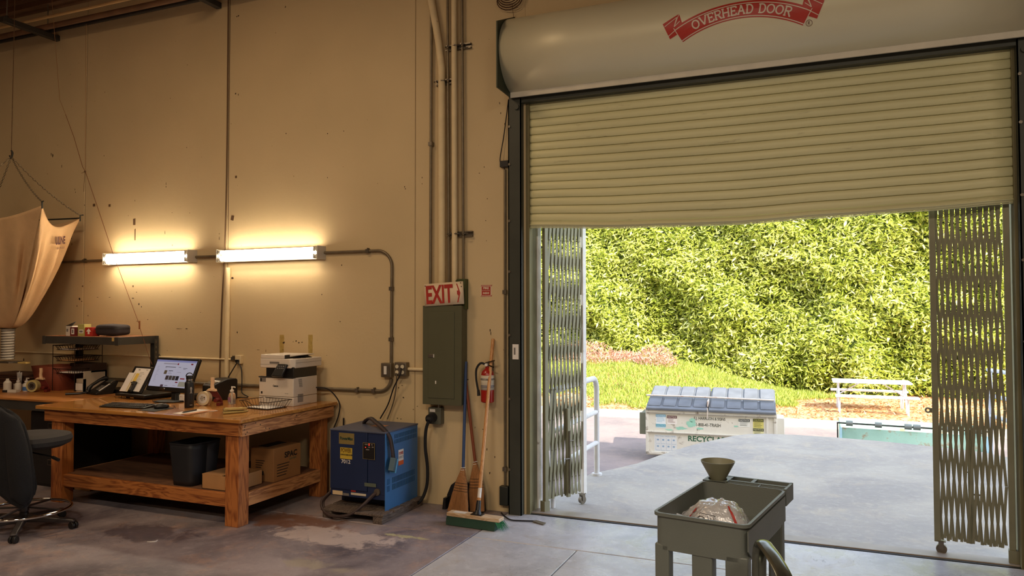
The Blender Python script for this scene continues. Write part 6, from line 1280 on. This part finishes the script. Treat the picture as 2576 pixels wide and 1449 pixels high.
for i, lab in enumerate(('chain from the ceiling hook to the nearest corner of the canvas bag', 'chain from the ceiling hook to the wall-side corner of the canvas bag', 'chain from the ceiling hook to the far left corner of the canvas bag', 'chain from the ceiling hook to the left near corner of the canvas bag')): chain(hk, rimc[i]+Vector((0, 0, .03)), 'bag_chain', m_con, lab)
t = thing('hanging_wire', (bcx, bcy, 3.13), 'long thin wire with hook dropping from the ceiling to the bag chains', 'wire'); b = MB(); b.tube([hk, (bcx+.015, bcy, 5.1)], .0035, n=5); b.build('wire', m_joint, t)
b = MB(); b.tube(bez([hk+Vector((0, 0, .06)), hk+Vector((.02, 0, .03)), hk+Vector((.0, 0, -.015)), hk+Vector((-.025, 0, .01))]), .008, n=6); b.build('hook', m_dark, t)
e = Vector((.9, .4, 0)).normalized(); tcc = text('ULINE', .08, mat('ink_maroon', lin((70, 30, 36)), .7), bg, (0, 0, 0), X1, Z1, fit=(.15, .085), bold=.002)
# print laid onto the cloth: find the cloth point and normal where the letters sit
best = min(((bagp(u/400, v/60), u/400, v/60) for u in range(0, 100) for v in range(3, 30)), key=lambda q: sum((a_-c_)**2 for a_, c_ in zip((IMG_W/2+F_PX*(q[0]-EYE).dot(RT)/(q[0]-EYE).dot(FWD), IMG_H/2-F_PX*(q[0]-EYE).dot(UP)/(q[0]-EYE).dot(FWD)), (149, 603))))
bp0, bu, bv = best; tu = (bagp(bu+.01, bv)-bagp(bu-.01, bv)); tv = (bagp(bu, bv-.02)-bagp(bu, bv+.02)).normalized(); vr_ = (bp0-EYE).cross(Vector(Z1)); tu = -tu.normalized() if tu.dot(vr_) < 0 else tu.normalized(); nrm = tu.cross(tv).normalized()
if nrm.dot(EYE-bp0) < 0: nrm = -nrm
tv2 = nrm.cross(tu).normalized()
for o_, s_, fx, dz in ((None, 'ULINE', (.15, .08), 0), (None, '1-800-295-5510', (.13, .022), -.075)):
    q = text(s_, .08, mat('ink_maroon', lin((70, 30, 36)), .7), bg, bp0+nrm*.012+tv2*dz, tu, tv2, fit=fx, bold=.003 if dz == 0 else 0)
bpy.data.objects.remove(tcc)
dc = (bcx, bcy)
m_duct = mat('duct_clear', (.85, .80, .70), .15, var=0, trans=.55)
t = thing('dispenser_hose', (bcx, bcy, 1.09), 'clear ribbed hose hanging below the canvas bag', 'hose')
b = MB(); pf = []
for k in range(61): z = 1.12+.31*k/60; pf.append((.056+.005*math.cos(k*2*pi/5), z))
b.lathe(pf, 24, (bcx, bcy, 0)); b.build('sleeve', m_duct, t, solid=.0015)
b = MB(); b.tube([(bcx+.061*math.cos(a_*.4), bcy+.061*math.sin(a_*.4), 1.12+.31*a_/188) for a_ in range(189)], .0022, n=4); b.build('spiral_rib', m_dark, t)
b = MB(); b.tube([(bcx+.064*math.cos(2*pi*k/24), bcy+.064*math.sin(2*pi*k/24), 1.425) for k in range(24)], .007, n=6, closed=True); b.build('clamp_ring', m_dark, t)
b = MB(); b.box(bcx-.09, bcx+.12, bcy-.07, bcy+.07, 1.085, 1.10); b.box(bcx+.10, bcx+.24, bcy-.02, bcy+.02, 1.085, 1.095); b.build('slide_gate', m_steel, t); b = MB(); b.box(bcx+.18, bcx+.30, bcy-.022, bcy+.022, 1.083, 1.098); b.build('gate_handle', mat('handle_yellow', lin((186, 160, 90)), .6), t)
# pull string crossing the wall
t = thing('pull_string', at(215, 425, 5.25), 'thin string from the roof, knotted and running down past the left wall lamp', 'string')
b = MB(); P = [at(165, 288, 5.2), at(186, 345, 5.2), at(208, 420, 5.22), at(215, 432, 5.22), at(245, 520, 5.25), at(285, 640, 5.3), at(320, 735, 5.3), at(349, 812, 5.3)]; b.tube(P, .0028, n=5); b.tube([at(352, 825, 5.3), at(378, 905, 5.3), at(383, 918, 5.3)], .0025, n=5); b.build('cord', mat('string_brown', lin((120, 70, 40)), .8), t)
b = MB(); b.tube([at(165, 288, 5.2), at(150, 250, 5.19), Vector((at(120, 150, 5.1).x, 5.1, 5.1))], .002, n=4); b.tube([at(217, 60, 5.22), at(214, 430, 5.22)], .0018, n=4); b.build('upper_cord', mat('string_pale', lin((150, 108, 70)), .8), t)
b = MB(); c = at(214, 432, 5.22); b.lathe([(0, -.012), (.010, -.006), (.010, .006), (0, .012)], 8, c); b.tube([c, c+Vector((-.05, 0, -.012))], .002, n=4); b.tube([c, c+Vector((-.015, 0, -.20))], .002, n=4); b.build('knot', m_joint, t)
b = MB(); c = at(351, 815, 5.3); b.box(c.x-.006, c.x+.006, 5.295, 5.305, c.z-.05, c.z+.03); b.build('toggle', mat('toggle_wood', lin((150, 90, 50)), .6), t)
# ================================================================ DESK CHAIR WITH JACKET
HX, HY = -5.40, 3.70
ck = thing('drafting_chair', (HX, HY, 0), 'black drafting chair with chrome foot ring at the left picture edge', 'chair')
m_cb2 = mat('chair_plastic', lin((50, 44, 44)), .45, var=.1)
for k in range(5):
    a = math.radians(-44+72*k); c, s_ = math.cos(a), math.sin(a); rr2 = .345
    b = MB(); b.prism([(.02, .060), (.02, .115), (.10, .10), (rr2, .072), (rr2+.015, .062), (rr2+.01, .048), (rr2-.02, .050)], -.022, .022, 'xz', Matrix.Translation((HX, HY, 0)) @ Matrix.Rotation(a, 4, 'Z')); lg_ = b.build('base_arm', m_cb2, ck, bev=.008)
    w = Vector((HX+c*rr2, HY+s_*rr2, 0)); d2 = Vector((-s_, c, 0)).lerp(Vector((c, s_, 0)), .35).normalized()
    b = MB()
    for o_ in (-.014, .014): b.cyl(w+d2*(o_-.010)+Vector((0, 0, .026)), w+d2*(o_+.010)+Vector((0, 0, .026)), .026, n=18)
    b.cyl(w+Vector((0, 0, .03)), w+Vector((0, 0, .07)), .007, n=8); b.build('caster', m_black, lg_, bev=.003)
b = MB(); b.cyl((HX, HY, .06), (HX, HY, .13), .036, .030, n=20); b.cyl((HX, HY, .13), (HX, HY, .60), .024, n=20); b.build('column', m_black, ck)
b = MB(); b.tube([(HX+.30*math.cos(2*pi*k/48), HY+.30*math.sin(2*pi*k/48), .148) for k in range(48)], .011, n=10, closed=True); b.build('foot_ring', m_chrome, ck)
b = MB()
for k in range(4): a = math.radians(20+90*k); b.tube([(HX+.02*math.cos(a), HY+.02*math.sin(a), .165), (HX+.30*math.cos(a), HY+.30*math.sin(a), .148)], .008, n=6)
b.cyl((HX, HY, .14), (HX, HY, .19), .034, n=16); b.build('ring_spoke', m_cb2, ck)
b = MB(); b.lathe([(0, .60), (.20, .60), (.25, .625), (.262, .655), (.25, .685), (.18, .70), (0, .695)], 36, (HX+.03, HY+.04, 0), None, 1.0, .95); b.build('seat', mat('chair_fabric', lin((52, 50, 50)), .9, bump=.3, bs=300), ck)
b = MB(); b.tube([(HX, HY, .57), (HX+.26, HY+.02, .545), (HX+.31, HY+.02, .53)], .007, n=8); b.cyl((HX+.27, HY+.02, .542), (HX+.33, HY+.02, .528), .012, n=10); b.build('height_lever', m_black, ck)
bkx, bky = HX-.00, HY-.26
b = MB(); b.box(bkx-.03, bkx+.03, bky-.01, bky+.02, .56, .80); b.box(bkx-.03, bkx+.03, bky, HY, .555, .575); b.build('back_bar', m_black, ck)
b = MB(); b.grid(12, 12, lambda u, v: (bkx-.15+.30*u, bky+.02, .66+.20*v)); b.build('backrest', mat('chair_fabric', lin((52, 50, 50)), .9), ck, solid=.05)
jk = thing('jacket', (bkx, bky, .3), 'dark navy jacket draped over the back of the drafting chair', 'jacket')
m_jk = mat('jacket_navy', lin((13, 14, 19)), .95, var=.15, vs=6, bump=.4, bs=120)
jax = Vector((math.cos(.18), math.sin(.18), 0)); jay = Vector((-jax.y, jax.x, 0)); jc = Vector((bkx+.0, bky+.02, 0))
def jp(u, v):   # closed drape: u around, v from shoulder ridge to hem
    A = 2*pi*u; c, s_ = math.cos(A), math.sin(A)
    w = [(.0, .12), (.05, .20), (.15, .25), (.4, .285), (.7, .305), (.9, .31), (1, .28)]; wd = float(np.interp(v, [q[0] for q in w], [q[1] for q in w]))
    dp_ = float(np.interp(v, [0, .06, .3, .7, 1], [.012, .055, .085, .10, .085]))
    hem = .34-.075*c+.03*math.sin(3*A) ; z = .935-v*(.935-hem)-(.05*c*c*(1-v))
    f = 1+.07*math.sin(A*5+v*4)*v+.05*math.sin(A*9+1)*v
    p = jc+jax*(wd*math.copysign(abs(c)**.8, c)*f)+jay*(dp_*math.copysign(abs(s_)**.8, s_)*f)+jax*(.05*v); return (p.x, p.y, z)
b = MB(); b.grid(72, 26, jp); b.add([jp(k/72, 0) for k in range(72)], [tuple(range(72))]); b.build('jacket_body', m_jk, jk, solid=.006)
b = MB(); p0 = jc+jax*.20+jay*-.03; b.tube(bez([tuple(p0+Vector((0, 0, .82))), tuple(p0+jax*.06+jay*-.02+Vector((0, 0, .68))), tuple(p0+jax*.10+jay*-.03+Vector((0, 0, .50))), tuple(p0+jax*.11+jay*-.02+Vector((0, 0, .34))), tuple(p0+jax*.10+jay*-.02+Vector((0, 0, .31)))], 6), [.05+.02*math.sin(i*.13) for i in range(25)], n=16); b.build('sleeve', m_jk, jk)
b = MB(); p0 = jc-jax*.02-jay*.115; b.tube(bez([tuple(p0+Vector((0, 0, .60))), tuple(p0+jax*.01+Vector((0, 0, .55))), tuple(p0+jax*.03+Vector((0, 0, .50))), tuple(p0+jax*.02+Vector((0, 0, .46)))]), .003, n=5); b.build('zip', m_steel, jk)
# ================================================================ UTILITY CART, FUNNEL, PLASTIC BAG
m_cart = mat('cart_grey', lin((98, 103, 98)), .45, var=.05, vs=5, bump=.1, bs=200)
CZ = .85; ctm = Vector((-.594, 2.777, 0)); cyw = -.165
ct = thing('utility_cart', ctm, 'grey plastic utility cart with deep tray in the doorway foreground', 'cart', rz=cyw)
cw, cl, dp2 = .352, .735, .135
def rrect(x0, x1, y0, y1, r, n=5):
    o = []
    for cx, cyy, a in ((x1-r, y0+r, -pi/2), (x1-r, y1-r, 0), (x0+r, y1-r, pi/2), (x0+r, y0+r, pi)):
        for k in range(n+1): q = a+pi/2*k/n; o.append((cx+r*math.cos(q), cyy+r*math.sin(q)))
    return o
lip = .60   # the open tray runs to here, the tool shelf follows
o1 = rrect(0, cw, 0, lip, .03); i1 = rrect(.010, cw-.010, .010, lip-.010, .025); i2 = rrect(.022, cw-.022, .022, lip-.022, .02); o2 = rrect(.008, cw-.008, .008, lip-.0, .03)
b = MB(); N = len(o1); vs = [(x, y, CZ-.012) for x, y in o1]+[(x, y, CZ) for x, y in o1]+[(x, y, CZ) for x, y in i1]+[(x, y, CZ-dp2+.015) for x, y in i2]+[(x, y, CZ-dp2) for x, y in o2]+[(x, y, CZ-.014) for x, y in o2]
fs2 = []
for a in range(5):
    for k in range(N): fs2.append((a*N+k, a*N+(k+1) % N, (a+1)*N+(k+1) % N, (a+1)*N+k) if a not in (3,) else (a*N+k, (a+1)*N+k, (a+1)*N+(k+1) % N, a*N+(k+1) % N))
fs2.append(tuple(3*N+k for k in range(N))); fs2.append(tuple(4*N+k for k in range(N))[::-1]); fs2 = [f for f in fs2 if not (f[0]//N == 3 and len(f) == 4)]
b.add(vs, fs2); b.build('tray', m_cart, ct, world=False)
b = MB(); b.prism([(0, CZ-.02), (0, CZ-.09), (.04, CZ-.12), (lip-.02, CZ-.12), (lip-.02, CZ-.02)][::-1], cw-.004, cw+.0, 'yz'); b.build('side_skirt', m_cart, ct, world=False)
# tool shelf with wells: top plate in bars around the recesses
wy0, wy1 = lip-.002, cl
b = MB()
b.box(.0, cw, wy1-.012, wy1, CZ-.06, CZ+.004); b.box(0, .010, wy0, wy1, CZ-.06, CZ+.004); b.box(cw-.010, cw, wy0, wy1, CZ-.06, CZ+.004); b.box(0, cw, wy0, wy1, CZ-.065, CZ-.06)
b.box(.10, cw, wy0-.004, wy0+.002, CZ-.03, CZ+.002); b.box(.10, cw-.01, wy0+.026, wy0+.029, CZ-.05, CZ+.001); b.box(.10, cw-.01, wy0+.050, wy0+.062, CZ-.05, CZ+.003); b.box(.235, .239, wy0, wy0+.05, CZ-.05, CZ+.001); b.box(.19, .205, wy0+.06, wy1, CZ-.05, CZ+.003)
hole = rrect(.010, .092, wy0+.012, wy0+.094, .040, 5); outer = rrect(.0, .102, wy0-.004, wy1, .002, 5); n2 = len(hole)
b.add([(x, y, CZ+.003) for x, y in hole]+[(x, y, CZ+.003) for x, y in outer]+[(x, y, CZ-.05) for x, y in hole], [(k, n2+k, n2+(k+1) % n2, (k+1) % n2) for k in range(n2)]+[(k, (k+1) % n2, 2*n2+(k+1) % n2, 2*n2+k) for k in range(n2)])
b.build('tool_shelf', m_cart, ct, world=False)
for x, y, sx_, sy_ in ((.006, .008, .055, .05), (cw-.085, .008, .08, .05), (.006, lip-.06, .055, .05), (cw-.062, lip-.06, .056, .05)):
    b = MB(); b.box(x, x+sx_, y, y+sy_, .09, CZ-dp2+.02); b.build('corner_leg', m_cart, ct, world=False, bev=.006)
b = MB(); b.box(.145, .22, .012, .045, .30, CZ-dp2+.01); b.build('center_post', m_cart, ct, world=False, bev=.005)
b = MB(); b.prism(rrect(0, cw, 0, lip, .03), .20, .33, 'xy'); b.build('lower_tray', m_cart, ct, world=False)
for x, y in ((.04, .04), (cw-.04, .04), (.04, lip-.04), (cw-.04, lip-.04)):
    b = MB(); b.cyl((x-.014, y, .045), (x+.014, y, .045), .045, n=18); b.cyl((x, y, .05), (x, y, .12), .010, n=8); b.build('caster', m_black, ct, world=False)
fu = thing('funnel', WM[ct.name] @ Vector((.052, wy0+.052, CZ-.03)), 'grey cone-shaped plastic funnel standing in the cart cup holder', 'funnel')
fc = WM[ct.name] @ Vector((.052, wy0+.052, 0))
b = MB(); b.lathe([(.010, CZ-.05), (.020, CZ-.02), (.034, CZ+.006), (.070, CZ+.072), (.074, CZ+.082), (.071, CZ+.082), (.066, CZ+.072), (.030, CZ+.008), (.016, CZ-.02)], 36, (fc.x, fc.y, 0)); b.build('cone', mat('funnel_grey', lin((130, 130, 108)), .5), fu)
pbg = thing('plastic_bag', WM[ct.name] @ Vector((.20, .26, CZ-.11)), 'crumpled clear plastic bag with beige contents and red print in the cart tray', 'bag')
m_film = mat('plastic_film', (.90, .92, .98), .16, .25, var=0, alpha=.6, spec=1.0, coat=.8, bump=.9, bs=45); 
Mg = WM[ct.name] @ Matrix.Translation((.168, .25, CZ-dp2+.016)) @ Matrix.Rotation(.05, 4, 'Z') @ Matrix.Diagonal((.92, .95, .98, 1))
def bagf(u, v):
    A = 2*pi*u; q = math.sin(pi*v*.5+.0)**.6 if v < 1 else 1
    r = (1-v)**.0; ph_ = (1-v)*pi/2; cr_ = math.cos(pi/2*v)**.65 if v < 1 else 0
    x = .155*math.cos(A)*cr_; y = .115*math.sin(A)*cr_; z = .125*math.sin(pi/2*v)**.9
    x -= .045*max(0, -math.cos(A))**12*cr_; nn = noise.noise(Vector((x*12+5, y*12, z*12)))*.014+(abs(noise.noise(Vector((x*38, y*38, z*38+3))))-.2)*.012+(abs(noise.noise(Vector((x*90, y*90, z*90))))-.2)*.003; pk = max(0, 1-((x-.01)/.16)**2)
    return Mg @ Vector((x*(1+nn*4), y*(1+nn*4), max(0.001, z*(.55+.5*pk)+nn*(.6+v)*.8)))
b = MB(); b.grid(70, 26, bagf); b.build('film', m_film, pbg)
def bagi(u, v):
    p = Mg.inverted() @ bagf(u, v*.999); return Mg @ Vector((p.x*.62-.02, p.y*.66, p.z*.36+.002))
b = MB(); b.grid(40, 16, bagi); b.build('contents', mat('beige_contents', lin((226, 206, 186)), .8, var=.2, vs=30, bump=.5), pbg)
b = MB()
for u0, w in ((.60, .022), (.86, .014)):
    b.grid(1, 10, lambda u, v: bagf(u0+w*u, .15+.60*v)+ (bagf(u0+w*u, .15+.60*v)-(Mg @ Vector((0, 0, .02)))).normalized()*.004)
b.build('red_stripe', m_red, pbg)
def bs_(u, v): q = bagf(u, v); return q+(q-(Mg @ Vector((0, 0, .02)))).normalized()*.0045
b = MB(); b.tube([bs_(.69, .25), bs_(.77, .25), bs_(.77, .5), bs_(.69, .5)], .0012, n=4, closed=True); b.tube([bs_(.705+.018*math.cos(k*pi/5), .36+.06*math.sin(k*pi/5)) for k in range(10)], .0012, n=4, closed=True); b.tube([bs_(.735, .45), bs_(.742, .30), bs_(.75, .42), bs_(.758, .30), bs_(.765, .45)], .0012, n=4); b.build('printed_box', m_print, pbg)
b = MB(); b.grid(6, 6, lambda u, v: Mg @ Vector((.10+.05*u, -.06+.05*v+.01*math.sin(7*u), .03+.03*math.sin(5*v+3*u)+.02*u))); b.build('film_corner', m_film, pbg); b = MB(); b.grid(6, 6, lambda u, v: Mg @ Vector((-.14-.06*u, -.03+.05*v*(1-.7*u), .05+.015*u+.01*math.sin(6*v)))); b.build('film_corner', m_film, pbg)
# ================================================================ FOREGROUND CHAIR
fc_ = thing('metal_chair', (-.10, 2.45, 0), 'glossy dark metal chair, only its curved back shows at the bottom edge', 'chair')
m_fch = mat('chair_metal', lin((90, 92, 84)), .2, .75, var=.1)
A0 = Vector((-.205, 2.62, 0)); A1 = Vector((-.055, 2.17, 0)); fd = (A1-A0).normalized(); sdn = Vector((fd.y, -fd.x, 0))
pts = [A0+Vector((0, 0, .44)), A0+Vector((0, 0, .62)), A0+fd*.00+Vector((0, 0, .75)), A0+fd*.015+Vector((0, 0, .81)), A0+fd*.05+Vector((0, 0, .840)), A0+fd*.11+Vector((0, 0, .842)), A0+fd*.20+Vector((0, 0, .835)), A0+fd*.30+Vector((0, 0, .815)), A0+fd*.38+Vector((0, 0, .77)), A0+fd*.42+Vector((0, 0, .68)), A0+fd*.43+Vector((0, 0, .44))]
b = MB(); pp = bez(pts, 5); n = len(pp); ring = []
vs = []
for i, p in enumerate(pp):
    t_ = (pp[min(i+1, n-1)]-pp[max(i-1, 0)]).normalized(); nn = sdn; q = t_.cross(nn).normalized()
    for k in range(12): a = 2*pi*k/12; vs.append(p+q*.013*math.cos(a)+nn*.024*math.sin(a))
b.add(vs, [(i*12+k, i*12+(k+1) % 12, (i+1)*12+(k+1) % 12, (i+1)*12+k) for i in range(n-1) for k in range(12)]); b.build('back_frame', m_fch, fc_)
b = MB(); cc = (A0+A1)/2+sdn*-.0; b.slab([A0+fd*.17+Vector((0, 0, .46)), A0+fd*.24+Vector((0, 0, .46)), A0+fd*.24+Vector((0, 0, .825)), A0+fd*.17+Vector((0, 0, .83))], .006, sdn); b.build('back_splat', m_fch, fc_)
sgn = Vector((fd.y, -fd.x, 0)); sgn = sgn if sgn.x > 0 else -sgn
P4 = [A0, A1, A1+sgn*.38, A0+sgn*.38]; b = MB(); b.slab([p+Vector((0, 0, .43)) for p in P4], .02, Z1); b.build('seat', m_fch, fc_, bev=.008)
for p in P4: b = MB(); c = sum(P4, Vector())/4; o = (p-c)*.12; b.tube([p+Vector((0, 0, .43)), p+o], .014, n=8); b.build('leg', m_fch, fc_)
# small litter on the floor
t = MB(); p = az(370, 1363); t.tube(bez([p, p+Vector((.03, .01, .002)), p+Vector((.05, .03, .002)), p+Vector((.04, .05, .002))]), .003, n=4); tag(t.build('paper_scrap', m_paper), 'tiny white scrap lying on the floor in front of the bench', 'scrap')
